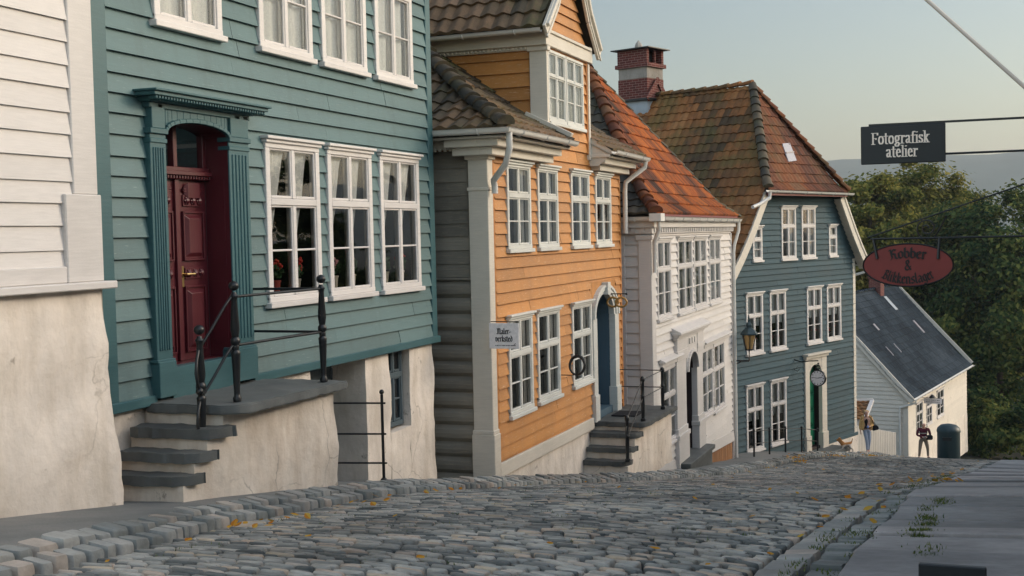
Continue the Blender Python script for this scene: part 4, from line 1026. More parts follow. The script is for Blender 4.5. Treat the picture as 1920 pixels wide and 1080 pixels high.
# log side wall
mb = MB(); zz = O.side(850, 520, .03).z
siding(mb, LEFT(.03), .25, 6, -4.3, zz, .225, base=.0, bulge=.06, seg=(5, 8)); siding(mb, LEFT(.03), .25, 6, zz, OE-.18, .19, tilt=.018, seg=(5, 8))
mb.build('log_wall', M['weathered'], oh, smooth=30)
mb = MB(); mb.face([(OU1-.02, .05, -5), (OU1-.02, 6, -5), (OU1-.02, 6, OE), (OU1-.02, .05, OE)]); mb.build('side_wall', M['orange'], oh)
for w in upo: window(oh, *w, case=.072, mat='oldsash', curt='slim', top=.36, mid=.055)
for w in loo: window(oh, *w, case=.075, mat='oldsash', curt='slim', top=.37, mid=.055)
for w in wd: window(oh, *w, case=.05, mat='oldsash', curt='full', top=.35, cornice=False, up=1, low=2, tz=.014, mid=.05)
# door with moulded arch
mb = MB()
for a, b in ((oa0, od0), (od1, oa1)):
    mb.box(a, b, -.075, .05, ozs+.35, ozsp); mb.box(a-.02, b+.01, -.10, .06, ozs-.12, ozs+.35)
ar = arch(od0, od1, ozsp, ozc-ozsp, 16); ao = arch(oa0-.0, oa1+.0, ozsp, oztop-ozsp, 16)
for k, (t0, t1, dd) in enumerate(((0, .35, -.06), (.35, .7, -.085), (.7, 1, -.105))):
    L = lambda p, q, t: (p[0]+(q[0]-p[0])*t, p[1]+(q[1]-p[1])*t)
    for i in range(16):
        p0, p1, q0, q1 = L(ar[i], ao[i], t0), L(ar[i+1], ao[i+1], t0), L(ar[i], ao[i], t1), L(ar[i+1], ao[i+1], t1)
        mb.hexa([(p0[0], dd, p0[1]), (p1[0], dd, p1[1]), (p1[0], .05, p1[1]), (p0[0], .05, p0[1]), (q0[0], dd, q0[1]), (q1[0], dd, q1[1]), (q1[0], .05, q1[1]), (q0[0], .05, q0[1])])
um = (oa0+oa1)/2; mb.box(um-.09, um+.09, -.14, 0, ozc-.02, oztop+.04)
mb.build('door_surround', M['oldsash'], oh, bevel=.004)
header(h := MB(), oa0+.02, oa1-.02, ao, oztop+.07, -.020, .03); h.build('arch_boards', M['orange'], oh)
mb = MB(); D2 = .36
mb.face([(od0, .04, ozs), (od0, D2, ozs), (od0, D2, ozc), (od0, .04, ozc)]); mb.face([(od1, .04, ozs), (od1, D2, ozs), (od1, D2, ozc), (od1, .04, ozc)])
for p, q in zip(ar, ar[1:]): mb.face([(p[0], .04, p[1]+.003), (q[0], .04, q[1]+.003), (q[0], D2, q[1]+.003), (p[0], D2, p[1]+.003)])
mb.box(od0, od1, .0, D2, ozs-.25, ozs); mb.build('door_jamb', M['doorblue'], oh)
ztr = ozsp-.12; mb = MB(); mb.box(od0, od1, D2-.05, D2+.05, ztr-.05, ztr+.05); mb.box(um-.025, um+.025, D2-.03, D2+.04, ztr, ozc); t = mb.build('transom_window', M['doorblue'], oh)
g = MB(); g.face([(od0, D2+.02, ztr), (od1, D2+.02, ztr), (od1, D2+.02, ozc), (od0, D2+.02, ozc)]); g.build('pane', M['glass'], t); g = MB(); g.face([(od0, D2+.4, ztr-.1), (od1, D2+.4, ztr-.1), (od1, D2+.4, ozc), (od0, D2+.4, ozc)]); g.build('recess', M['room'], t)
for a, b in ((od0, um), (um+.004, od1)):
    f = MB(); f.box(a, b, D2, D2+.05, ozs+.01, ztr-.05); H = ztr-ozs
    panel(f, a+.07, b-.07, ozs+.12, ozs+.62, D2, .04); panel(f, a+.07, b-.07, ozs+.78, ztr-.35, D2, .04)
    A2 = arch(a+.07, b-.07, ztr-.30, .14, 8)
    f.tube([(p, D2-.01, q) for p, q in A2], .018, 6); f.build('door_leaf', M['doorblue'], oh, bevel=.003)
k = MB(); k.tube([(um+.02, D2, ozs+.95), (um+.02, D2-.06, ozs+.95), (um-.09, D2-.06, ozs+.95)], .012, 6); k.build('handle', M['black'], oh)
# cornice boxes and gutters either side of the dormer
mb = MB()
for a, b in ((DU1+.0, OU1+.28), (-.42, DU0+.0)):
    mb.mark()
    mb.box(a, b, -.42, .0, OE-.055, OE+.0); mb.box(a+.1, b-.06, -.30, .0, OE-.16, OE-.055); mb.box(a+.2, b-.12, -.18, .0, OE-.27, OE-.16)
mb.box(-.42, -.06, .0, 6, OE-.055, OE+.0); mb.box(-.32, -.06, .0, .5, OE-.16, OE-.055); mb.box(-.22, -.06, .0, .42, OE-.27, OE-.16)
mb.box(-.16, 0, .43, 6, OE-.17, OE-.056)
for i in range(70): mb.box(-.185, -.16, .44+i*.08, .485+i*.08, OE-.20, OE-.15)
mb.build('cornice', M['cream'], oh, bevel=.006)
mb = MB(); gutter(mb, [(-.50, 6, OE+.06), (-.50, -.50, OE+.05), (DU0+.02, -.50, OE+.05)]); mb.mark(); gutter(mb, [(DU1, -.50, OE+.05), (OU1+.33, -.50, OE+.03)])
mb.build('gutter', M['gutter'], oh, smooth=40)
mb = MB(); mb.tube([(-.40, -.50, OE+.0), (-.40, -.50, OE-.22), (-.30, -.40, OE-.42), (-.06, -.13, OE-.62), (.0, -.12, OE-.70), (.0, -.12, OE-.80)], .045, 10); mb.mark(); mb.tube([(OU1+.2, -.50, OE), (OU1+.2, -.48, OE-.14), (OU1+.02, -.14, OE-.42), (OU1+.02, -.12, OE-.6), (OU1+.02, -.12, -.02)], .045, 10)
mb.build('downpipe', M['gutter'], oh, smooth=50)
# hipped main roof, bell-cast at the eaves
pfF = [(0, OE+.06), (.8, OE+.50), (5.6, OE+.50+4.8*.74)]
kh = 1.0
rpf = RoofPlane((0, -.47, 0), (1, 0, 0), (0, 1, 0), pfF); rpl = RoofPlane((-.47, 0, 0), (0, -1, 0), (1, 0, 0), pfF)
tile_roof('roof', oh, rpf, [(-.47, 0), (DU0, 0), (DU0, 3.02)], 'tile_brown'); tile_roof('roof', oh, rpf, [(DU1, 0), (OU1+.3, 0), (OU1+.3, 3.4), (DU1, 3.4)], 'tile_brown')
tile_roof('roof', oh, rpl, [(.47, 0), (-4.6, 5.07), (-5, 5.07), (-5, 0)], 'tile_brown', tw=.22, th=.31, amp=.045, lift=.035)
cz = lambda x: rpf.P(0, x).z
ridge_caps(oh, [(-.47+x, -.47+x, cz(x)+.03) for x in (0, .4, .8, 1.6, 2.4, 3.2, 4.0)], 'tile_dark', .12, .34)
def deck_pair(x): return cz(x)-.09
dk = []
for xa, xb in ((0, .8), (.8, 4.4)):
    za, zb = deck_pair(xa), deck_pair(xb)
    dk += [[(-.47+xa, -.47+xa, za), (OU1+.3, -.47+xa, za), (OU1+.3, -.47+xb, zb), (-.47+xb, -.47+xb, zb)] if xa == 9 else [(max(-.47+xa, -.47), -.47+xa, za), (DU0, -.47+xa, za), (DU0, min(-.47+xb, DU0), deck_pair(min(xb, DU0+.47))), (min(-.47+xb, DU0), min(-.47+xb, DU0), deck_pair(min(xb, DU0+.47)))],
           [(DU1, -.47+xa, za), (OU1+.3, -.47+xa, za), (OU1+.3, -.47+xb, zb), (DU1, -.47+xb, zb)],
           [(-.47+xa, -.47+xa, za), (-.47+xb, -.47+xb, zb), (-.47+xb, 7, zb), (-.47+xa, 7, za)]]
dk += [[(3.93, 3.93, deck_pair(4.4)), (OU1+.3, 3.93, deck_pair(4.4)), (OU1+.3, 9, OE), (-.47, 9, OE)], [(OU1-.02, 0, OE), (OU1-.02, 4, cz(4.4)-.1), (OU1-.02, 8, OE)]]
roof_deck(oh, dk)
# dormer: pilaster, eaves, bargeboards, pantiles
mb = MB(); mb.box(DU0-.03, DU0+.05, -.07, .22, O.side(1010, 237, DU0).z-.05, DZE-.16); mb.box(DU0-.06, DU0+.08, -.10, .25, DZE-.22, DZE-.14); mb.mark(); mb.box(DU1-.05, DU1+.03, -.07, .1, OE-.1, DZE-.16)
mb.build('dormer_pilaster', M['cream'], oh, bevel=.006); mb = MB()
mb.box(DU0-.12, DU0+.02, -.10, 3.6, DZE-.38+.24, DZE+.14); mb.box(DU0-.05, DU0+.02, .25, 3.6, DZE-.20, DZE-.14); mb.box(DU0, DU1, -.10, .03, DZE-.14, DZE+.06); mb.box(DU0+.0, DU1, -.13, .03, DZE+.06, DZE+.11)
mb.box(DU1-.02, DU1+.12, -.10, 3.4, DZE-.14, DZE+.14)
for i in range(46): mb.box(DU0-.075, DU0-.05, .26+i*.07, .30+i*.07, DZE-.185, DZE-.14)
mb.build('dormer_cornice', M['cream'], oh, bevel=.006)
sl = (DAP-DZE)/(DRU-DU0); ov = .33
apx = Vector((DRU, -.16, DAP+.24)); fl = Vector((DU0-ov, -.16, DZE+.02)); frr = Vector((DU1+ov, -.16, DZE+.02)); m1 = fl+(apx-fl)*.35+Vector((.06, 0, -.10)); m2 = frr+(apx-frr)*.35+Vector((-.06, 0, -.10))
mb = MB()
for ps in ([fl, m1, apx], [frr, m2, apx]):
    mb.mark()
    for p, q in zip(ps, ps[1:]):
        beam(mb, p, q, .05, .24, (0, 0, 1)); beam(mb, p+Vector((0, -.045, .10)), q+Vector((0, -.045, .10)), .05, .07); beam(mb, p+Vector((0, -.03, -.08)), q+Vector((0, -.03, -.08)), .03, .04)
mb.build('bargeboard', M['cream'], oh, bevel=.006)
hw = DRU-DU0+ov; pfd = [(0, DZE+.10), (hw*.35, DZE+.10+hw*.35*sl*.82), (hw, DAP+.30)]
rpd = RoofPlane((DU0-ov, 0, 0), (0, -1, 0), (1, 0, 0), pfd); tile_roof('dormer_roof', oh, rpd, [(.12, 0), (.12, hw), (-4.5, hw), (-4.5, 0)], 'tile_brown', tw=.25, th=.33, amp=.05, lift=.04)
rpd2 = RoofPlane((DU1+ov, 0, 0), (0, 1, 0), (-1, 0, 0), pfd); tile_roof('dormer_roof', oh, rpd2, [(-.12, 0), (4.5, 0), (4.5, hw), (-.12, hw)], 'tile_brown')
roof_deck(oh, [[(DU0-ov, -.12, DZE+.06), (DRU, -.12, DAP+.26), (DRU, 4, DAP+.26), (DU0-ov, 4, DZE+.06)], [(DU1+ov, -.12, DZE+.06), (DRU, -.12, DAP+.26), (DRU, 4, DAP+.26), (DU1+ov, 4, DZE+.06)]], name='dormer_deck')
mb = MB(); gutter(mb, [(DU0-ov-.03, 3.4, DZE+.05), (DU0-ov-.03, -.10, DZE+.07)], .055); mb.build('gutter', M['gutter'], oh, smooth=40)
mb = MB(); p = Vector((DU0-.02, .30, cz(.77)+.06)); q = Vector((DU0-.02, -.46, cz(0)+.10)); beam(mb, p, q, .10, .07); mb.build('flashing_board', M['cream'], oh, bevel=.005)
mb = MB(); mb.face([(DU1+.03, -.45, cz(0)), (DU1+.03, .05, cz(.6)), (DU1+.03, .05, OE-.2), (DU1+.03, -.2, OE-.2), (DU1+.03, -.45, OE)]); mb.build('cheek_board', M['cream'], oh)
# steps to the blue door
ost = stoop(O, 'small plastered steps with dark slate treads below the blue arched door', (4.8, -.5, -3.9), [(O.at(1092, 866).x, O.at(1092, 863).z, .80), (O.at(1098, 840).x, O.at(1098, 838).z, .84), (O.at(1104, 814).x, O.at(1104, 811).z, .88), (O.at(1111, 791).x, O.at(1111, 790).z, .97)], 7.05, (.80, .94))
zl = O.at(1111, 790).z
m = MB(); m.box(5.55, 6.15, -.62, -.16, zl+.001, zl+.022); solo(m, 'doormat', M['blacktop'], 'dark doormat on the landing before the blue door', 'doormat', O, (5.85, -.4, zl), bevel=.004)
rl = thing('iron_railing', 'slim black iron railing beside the steps of the blue door', 'railing', O, (5.1, -.88, zl))
qa, qb, qc = Vector((4.62, -.80, O.at(1098, 838).z)), Vector((5.35, -.86, zl)), Vector((6.9, -.86, zl))
qa = Vector((O.at(1177, 866, -.80).x, -.80, O.at(1177, 866, -.80).z)); qb = Vector((O.at(1206, 790, -.88).x, -.88, zl)); qc = Vector((O.at(1243, 770, -.88).x, -.88, zl))
for c, h in ((qa, .80), (qb, .80), (qc, .80)):
    m = MB(); m.lathe([(.045, 0), (.045, .05), (.03, .06), (.036, .3), (.03, h*.55), (.04, h*.57), (.03, h*.6), (.028, h-.1), (.04, h-.08), (.04, h-.03), (.02, h)], tuple(c), 10); m.build('post', M['iron'], rl, smooth=50)
for h in (.42, .74):
    bar(rl, [qa+Z*h, qb+Z*h], .009); bar(rl, [qb+Z*h, qc+Z*h], .009); bar(rl, [qc+Z*h, Vector((qc.x, -.02, qc.z+h))], .009)
bar(rl, [qa+Z*.62, qa+Vector((-.10, -.01, .6)), qa+Vector((-.13, -.01, .52)), qa+Vector((-.10, -.01, .45)), qa+Vector((-.05, -.01, .48))], .010, 'scroll')

# ---------------------------------------------------------------- signs on the orange house
SU = -.13; sg0 = O.side(917, 630, SU); sg1 = O.side(973, 630, SU); zt_, zb_ = O.side(945, 606, SU).z, O.side(945, 654, SU).z
t = thing('shop_sign', 'white board lettered Maler-verksted hanging from the orange house corner', 'sign', O, (SU, (sg0.y+sg1.y)/2, zt_))
m = MB(); m.box(SU, SU+.018, sg1.y, sg0.y, zb_, zt_); m.build('board', M['signwhite'], t, bevel=.004)
m = MB(); m.tube([(SU+.01, -.06, zt_+.02), (SU+.01, sg1.y, zt_+.02)], .008, 6); m.tube([(SU+.01, sg0.y*.3+sg1.y*.7, zt_+.02), (SU+.01, sg0.y*.3+sg1.y*.7, zt_-.01)], .005, 5); m.build('bracket', M['iron'], t)
cy = (sg0.y+sg1.y)/2; wid = sg0.y-sg1.y; hh = zt_-zb_
m = MB()
for txt, yy in (('Maler-', .58), ('verksted', .29)):
    m.mark(); letters(m, txt, FR, .053, lambda x, y, yy=yy: ((SU, cy-x, zb_+hh*yy+y), (-1, 0, 0)), (.21, .06, 40), .07, .93)
m.mark()
for i in range(16): w_ = random.uniform(.010, .02); m.box(SU-.0015, SU, cy+.13-i*.019-w_*.8, cy+.13-i*.019, zb_+.040, zb_+.052)
m.tube([(SU-.0015, cy-.14, zb_+.05), (SU-.0015, cy-.17, zb_+.075)], .004, 4); m.build('lettering', M['letterblack'], t)
# black open ring on its bracket
pr = O.at(1047, 703); t = thing('ring_sign', 'black open ring trade sign on a thin bracket beside orange house window', 'sign', O, (pr.x, 0, pr.z))
rc = O.at(1075, 687, -.30); m = MB(); cz0 = Vector((pr.x+.02, -.32, rc.z))
qs = [math.pi*(-.40+1.9*i/26) for i in range(27)]
m.tube([cz0+Vector((.03*math.sin(q), .125*math.cos(q), .15*math.sin(q))) for q in qs], [.028-.010*abs(i-13)/13 for i in range(27)], 8); m.build('ring', M['ring'], t, smooth=60)
bar(t, [(pr.x, .0, pr.z), (pr.x, -.22, pr.z), (pr.x+.02, -.32, rc.z-.15)], .008, 'bracket'); bar(t, [(pr.x, -.012, pr.z+.02), (pr.x, -.012, pr.z-.09)], .009, 'wall_plate')
# gilded pretzel
pk = O.at(1138, 551); t = thing('pretzel_sign', 'gilded pretzel bakery sign hanging over the blue arched door', 'sign', O, (pk.x, 0, pk.z))
bar(t, [(pk.x, 0, pk.z), (pk.x, -.36, pk.z+.0)], .010, 'bracket'); bar(t, [(pk.x, -.20, pk.z), (pk.x, -.20, pk.z-.05)], .006, 'hook'); m = MB(); m.ball((pk.x, -.375, pk.z), .022, 8); m.build('finial', M['iron'], t, smooth=60)
m = MB(); c = Vector((pk.x, -.19, pk.z-.155)); ps = []
for i in range(49):
    q = 2*math.pi*i/48; ps.append(c+Vector((.02*math.sin(2*q), .20*math.sin(q)*(.75+.25*abs(math.sin(q))), .085*math.sin(2*q)*.55+.07*math.cos(q)*math.cos(q)*(-1 if 0 else .6)-.02)))
for s in (-1, 1): m.tube([c+Vector((.012*s, s*.085+.105*math.cos(q), .085*math.sin(q))) for q in [2*math.pi*i/24 for i in range(24)]], .021, 8, closed=True)
m.tube([c+Vector((0, -.03, .08)), c+Vector((-.02, .0, .0)), c+Vector((0, .03, -.07))], .019, 8); m.build('pretzel', M['gold'], t, smooth=60)

# ================================================================== WHITE HOUSE WITH THE RED ROOF
wh = thing('timber_house', 'white clapboard house with red pantiled hip roof and arched doorway', 'house', WH, (0, 0, -4.7))
WU1 = WH.at(1369, 500).x; WE = .20
W1 = [((1227.7, 455), (1253, 450), (1229.5, 602), (1256, 595)), ((1266, 447), (1294, 444), (1268.5, 590), (1296.5, 581)), ((1296.8, 443.5), (1320.5, 441), (1299, 580), (1323, 573)), ((1325.5, 441), (1346.5, 439), (1327.5, 569.5), (1349, 563))]
W1 = [WH.rect(*w) for w in W1]; a0 = sum(w[2] for w in W1)/4; a1 = sum(w[3] for w in W1)/4; W1 = [(a, b, a0, a1) for a, b, _, _ in W1]
W2 = [WH.rect((1237, 692), (1262, 680), (1241.5, 836), (1267, 822)), WH.rect((1309.5, 654), (1332, 646), (1313, 785), (1335.5, 771)), WH.rect((1333.5, 645), (1353.5, 639), (1336.5, 773), (1357.5, 760))]
b1 = sum(w[3] for w in W2)/3; W2 = [(a, b, c, b1) for a, b, c, _ in W2]
wd0, wd1 = WH.at(1281, 760).x, WH.at(1300.5, 760).x; wzs = WH.at(1290, 857).z; wzc = WH.at(1290, 659).z; wp0, wp1 = WH.at(1266, 760, -.05).x, WH.at(1323, 760, -.13).x
def wbase(u): a, b = WH.at(1243, 872), WH.at(1372, 808); return a.z+(b.z-a.z)*(u-a.x)/(b.x-a.x)
mb = MB(); siding(mb, FRONT, .25, WU1-.08, -6.4, WE-.15, .165, [hole(*w) for w in W1+W2]+[(wp0+.04, wp1-.04, -7, wzc+.1)], tilt=.046)
mb.build('siding', M['white'], wh, clips=[((0, 0, wbase(0)), Vector((wbase(1)-wbase(0), 0, -1)).normalized())])
mb = MB(); siding(mb, LEFT(.02), .16, 5, -5.2, WE-.1, .21, tilt=.034, seg=(5, 6)); mb.mark(); siding(mb, RIGHT(WU1-.02), .1, 6, -6.6, WE, .17); mb.build('side_wall', M['white'], wh)
mb = MB(); mb.box(-.045, .27, -.06, .20, -5.0, WE-.28); mb.box(-.07, .29, -.085, .24, WE-.36, WE-.26); mb.box(.31, .37, -.035, .02, wbase(.3), WE-.3); mb.mark()
mb.box(WU1-.13, WU1+.02, -.05, .12, -6.3, WE-.28); mb.mark(); mb.box(-.02, .06, .48, .60, -5, WE-.2)
mb.build('corner_board', M['white'], wh, bevel=.007)
mb = MB(); a, b = .27, wp0; lo = .26
for a, b in ((.27, wp0), (wp1, WU1+.02)): mb.mark(); mb.hexa([(a, -.07, wbase(a)-lo), (b, -.07, wbase(b)-lo), (b, .05, wbase(b)-lo), (a, .05, wbase(a)-lo), (a, -.05, wbase(a)), (b, -.05, wbase(b)), (b, .05, wbase(b)), (a, .05, wbase(a))])
mb.build('base_board', M['white'], wh, bevel=.006)
mb = MB()
for a, b, mt in ((.1, wp0+.2, 0),): mb.box(a, b, .02, .3, -7, wbase(b)-.1)
mb.build('plinth', M['plasterdirty'], wh, lumpy=(.01, 2, .3), smooth=50)
mb = MB(); u = wp1; 
while u < WU1-.02: v = min(WU1-.01, u+random.uniform(.11, .16)); mb.box(u, v-.006, -.01+random.uniform(-.004, .004), .05, -7.2, wbase(u)-.2); u = v
mb.build('plank_skirt', M['wood'], wh, bevel=.004)
for w in W1: window(wh, *w, case=.075, curt='full', top=.37, cornice=True, mid=.06)
for i, w in enumerate(W2): window(wh, *w, case=.075, curt='full' if i else 'pair', top=.37, cornice=False, mid=.06)
mb = MB()
for a, b in ((WH.at(1232, 662).x, WH.at(1272, 655).x-.15), (WH.at(1312, 640).x, WH.at(1361, 625).x)):
    mb.mark(); mb.box(a+.05, b-.05, -.10, .02, b1+.02, b1+.12); mb.hexa([(a, -.17, b1+.12), (b, -.17, b1+.12), (b, .02, b1+.12), (a, .02, b1+.12), (a, -.17, b1+.15), (b, -.17, b1+.15), (b, .02, b1+.24), (a, .02, b1+.24)])
mb.build('window_hood', M['white'], wh, bevel=.006)
# doorway: pilasters on plinths, entablature, arch
mb = MB(); ez = WH.at(1290, 640).z; et = WH.at(1292, 617).z
for a, b in ((wp0, wd0), (wd1, wp1)):
    mb.box(a+.06, b-.02, -.085, .05, wzs+.7, ez-.22); mb.box(a, b+.02, -.13, .05, wzs-.35, wzs+.64); mb.box(a-.02, b+.04, -.15, .05, wzs+.60, wzs+.70); mb.box(a+.03, b+.0, -.11, .05, wzs+.7, wzs+.82)
    mb.box(a+.03, b+.01, -.11, .05, ez-.30, ez-.20); mb.box(a, b+.03, -.13, .05, ez-.20, ez-.08); mb.box(a+.04, b, -.11, .05, ez-.08, et-.06); 
header(mb, wd0-.02, wd1+.02, arch(wd0-.02, wd1+.02, wzc-.42, .42), et-.1, -.10, .05)
ar = arch(wd0, wd1, wzc-.42, .42); 
for p, q in zip(ar, ar[1:]): beam(mb, (p[0], -.12, p[1]+.03), (q[0], -.12, q[1]+.03), .06, .06, (0, 1, 0))
mb.box(wp0-.06, wp1+.06, -.13, .03, et-.10, et-.04); mb.box(wp0-.14, wp1+.14, -.19, .03, et-.04, et+.02); mb.box(wp0-.20, wp1+.20, -.25, .03, et+.02, et+.06)
mb.hexa([(wp0-.2, -.25, et+.062), (wp1+.2, -.25, et+.062), (wp1+.2, .02, et+.062), (wp0-.2, .02, et+.062), (wp0-.2, -.24, et+.08), (wp1+.2, -.24, et+.08), (wp1+.2, .02, et+.20), (wp0-.2, .02, et+.20)])
for i in range(3): c = (wd0+wd1)/2+(i-1)*.26; mb.box(c-.07, c+.07, -.135, -.10, ez-.02, et-.16)
mb.build('door_surround', M['white'], wh, bevel=.006)
mb = MB(); D3 = .42; mb.face([(wd0, .04, wzs-.3), (wd0, D3, wzs-.3), (wd0, D3, wzc), (wd0, .04, wzc)]); mb.face([(wd1, .04, wzs-.3), (wd1, D3, wzs-.3), (wd1, D3, wzc), (wd1, .04, wzc)])
for p, q in zip(ar, ar[1:]): mb.face([(p[0], .0, p[1]+.003), (q[0], .0, q[1]+.003), (q[0], D3, q[1]+.003), (p[0], D3, p[1]+.003)])
mb.build('door_jamb', M['doordark'], wh)
mb = MB(); mb.box(wd0, wd1, D3, D3+.05, wzs-.3, wzc)
for q in range(3): panel(mb, wd0+.08, (wd0+wd1)/2-.05, wzs+.1+q*.62, wzs+.6+q*.62, D3, .035); panel(mb, (wd0+wd1)/2+.05, wd1-.08, wzs+.1+q*.62, wzs+.6+q*.62, D3, .035)
mb.build('door_leaf', M['doordark'], wh, bevel=.003)
m = MB(); q0 = WH.at(1279, 876, -.45); a, b = wp0+.10, wp1+.02; zt_ = WH.at(1300, 863, -.3).z
m.slab([(a, -.34, zt_), (b, -.34, zt_-.03), (b, D3, zt_), (a, D3, zt_)], .10, .4); m.box(a+.06, b-.06, -.28, D3, zt_-.7, zt_-.10, .2)
solo(m, 'door_slab', M['slate'], 'single slate doorstep before the white arched doorway', 'doorstep', WH, (a, -.3, zt_-.3), bevel=.01)
# eaves with dentils, gutter, downpipes
mb = MB(); mb.box(-.14, WU1+.12, -.15, .05, WE-.12, WE+.0); mb.box(-.08, WU1+.07, -.09, .05, WE-.24, WE-.12); mb.box(-.14, 0.02, .05, 5, WE-.12, WE+.0); mb.box(-.08, .02, .05, 5, WE-.24, WE-.12)
for i in range(44): c = .02+(WU1-.05)*(i+.5)/44; mb.box(c-.035, c+.035, -.115, -.09, WE-.215, WE-.12)
for i in range(6): mb.box(-.10, -.08, .05+i*.19, .14+i*.19, WE-.22, WE-.12)
mb.build('cornice', M['white'], wh, bevel=.005)
mb = MB(); gutter(mb, [(-.22, 5, WE+.09), (-.22, -.22, WE+.08), (WU1+.22, -.22, WE+.07)], .075); mb.box(-.33, .0, -.33, -.10, WE-.0, WE+.15)
mb.build('gutter', M['gutter'], wh, smooth=40)
mb = MB(); mb.tube([(WU1+.12, -.22, WE), (WU1+.12, -.22, WE-.2), (WU1+.0, -.12, WE-.6), (WU1-.02, -.10, WE-.8), (WU1-.02, -.10, -6.0)], .042, 8); mb.mark(); mb.tube([(-.2, -.25, WE), (-.18, -.26, WE-.15), (-.02, -.12, WE-.4), (-.02, -.12, WE-1.0)], .042, 8); mb.build('downpipe', M['gutter'], wh, smooth=50)
mb = MB(); mb.box(-.1, WU1+.1, -.20, -.12, WE+.10, WE+.17); mb.build('flashing', M['redtrim'], wh)
am = WU1/2; pfw = [(0, WE+.14), (.45, WE+.52), (1.1, WE+1.45), (2.75, 3.98)]
rpw = RoofPlane((0, -.20, 0), (1, 0, 0), (0, 1, 0), pfw)
tile_roof('roof', wh, rpw, [(-.20, 0), (WU1+.2, 0), (am+.02, 2.75), (am-.02, 2.75)], 'tile_red', tw=.21, th=.34, lift=.038)
kx = (am+.2)/2.75; pfl = [(x*kx, z) for x, z in pfw]
rpl = RoofPlane((-.20, 0, 0), (0, -1, 0), (1, 0, 0), pfl); tile_roof('roof', wh, rpl, [(.20, 0), (-2.55, am+.2), (-5, am+.2), (-5, 0)], 'tile_dark', label='dark mossy side slope of the roof')
rpr = RoofPlane((WU1+.20, 0, 0), (0, 1, 0), (-1, 0, 0), pfl); tile_roof('roof', wh, rpr, [(-.20, 0), (5, 0), (5, am+.2), (2.55, am+.2)], 'tile_red')
hp = [Vector((-.20+x*kx, -.20+x, z+.02)) for x, z in pfw]; ridge_caps(wh, hp, 'tile_rust', .125, .36)
hp = [Vector((WU1+.20-x*kx, -.20+x, z-.03)) for x, z in pfw]; ridge_caps(wh, hp, 'tile_dark', .07, .36)
ridge_caps(wh, [(am, 2.55, 4.0), (am, 7, 4.0)], 'tile_dark', .12, .36)
dk = []
for (x0, z0), (x1, z1) in zip(pfw, pfw[1:]):
    dk.append([(-.2+x0*kx, -.2+x0, z0-.05), (WU1+.2-x0*kx, -.2+x0, z0-.05), (WU1+.2-x1*kx, -.2+x1, z1-.05), (-.2+x1*kx, -.2+x1, z1-.05)])
    dk.append([(-.2+x0*kx, -.2+x0, z0-.05), (-.2+x0*kx, 6, z0-.05), (-.2+x1*kx, 6, z1-.05), (-.2+x1*kx, -.2+x1, z1-.05)])
    dk.append([(WU1+.2-x0*kx, -.2+x0, z0-.05), (WU1+.2-x0*kx, 6, z0-.05), (WU1+.2-x1*kx, 6, z1-.05), (WU1+.2-x1*kx, -.2+x1, z1-.05)])
roof_deck(wh, dk)

# ================================================================== SLATE-BLUE GABLE HOUSE
bh = thing('timber_house', 'slate-blue clapboard gable house with mossy half-hipped roof and green door', 'house', B, (0, 0, -6.5))
BW = 7.94; RZ = 4.17; RU = BW/2
vl = [(-8, .0), (-1.05, .0), (-.70, .12), (-.14, .62), (.99, 1.50)]; vr = [(z, BW-u) for z, u in vl]
def brc(tl, br_): a = B.at(*tl); b = B.at(*br_); return (a.x, b.x, b.z, a.z)
BW3 = [brc((1408.5, 426), (1427, 489)), brc((1462, 387), (1490.5, 485.5)), brc((1500, 388), (1527, 482.5)), brc((1551.5, 421), (1567, 479))]
BW2 = [brc((1396, 553.5), (1429, 662)), brc((1440.5, 547), (1472, 656)), brc((1510, 539), (1539, 640)), brc((1547.5, 533), (1575, 630))]
BW1 = [brc((1396.5, 727), (1430, 842)), brc((1442, 713), (1473, 825))]
def lev(ws, ks): 
    a = sum(ws[k][2] for k in ks)/len(ks); b = sum(ws[k][3] for k in ks)/len(ks)
    for k in ks: ws[k] = (ws[k][0], ws[k][1], a, b)
lev(BW3, (1, 2)); lev(BW3, (0, 3)); lev(BW2, (0, 1, 2, 3)); lev(BW1, (0, 1))
bd0, bd1 = B.at(1515, 780).x, B.at(1538, 780).x; bp0, bp1 = B.at(1507, 780).x, B.at(1547, 780).x; bzs = B.at(1527, 838).z; bzc = B.at(1525, 683).z; bzt = B.at(1527, 664).z
bb = B.at(1580, 817).z
mb = MB(); siding(mb, FRONT, .02, BW-.02, -7.4, 1.0, .165, [hole(*w) for w in BW3+BW2+BW1]+[(bp0+.03, bp1-.03, -8, bzt-.05)], xl=vl, xr=vr, tilt=.040, seg=(2.5, 4.5))
mb.build('siding', M['blue'], bh)
mb = MB(); siding(mb, LEFT(.02), .05, 8, -7, -.9, .18); mb.mark(); siding(mb, RIGHT(BW-.02), .05, 8, -7.6, -.9, .18); mb.build('side_wall', M['blue'], bh)
mb = MB(); mb.box(.0, .16, -.045, .1, -7.3, -1.0); mb.mark(); mb.box(BW-.20, BW-.02, -.045, .1, -7.4, -1.0); mb.build('corner_board', M['cream'], bh, bevel=.006)
mb = MB(); mb.box(bp1+.1, BW+.02, -.07, .1, bb-.10, bb); mb.build('base_board', M['blue'], bh, bevel=.006)
mb = MB(); mb.box(bp1+.08, BW+.0, -.06, .5, -8, bb-.10); mb.build('plinth', M['plaster2'], bh, lumpy=(.012, 2, .3), smooth=50)
for i, w in enumerate(BW3): window(bh, *w, case=.075, cols=1 if i in (0, 3) else 2, curt='pair' if i in (1, 2) else 'full', top=.36, mid=.055)
for w in BW2: window(bh, *w, case=.08, curt='upper', top=.36, mid=.055)
for w in BW1: window(bh, *w, case=.08, curt='upper', top=.36, mid=.055)
mb = MB()
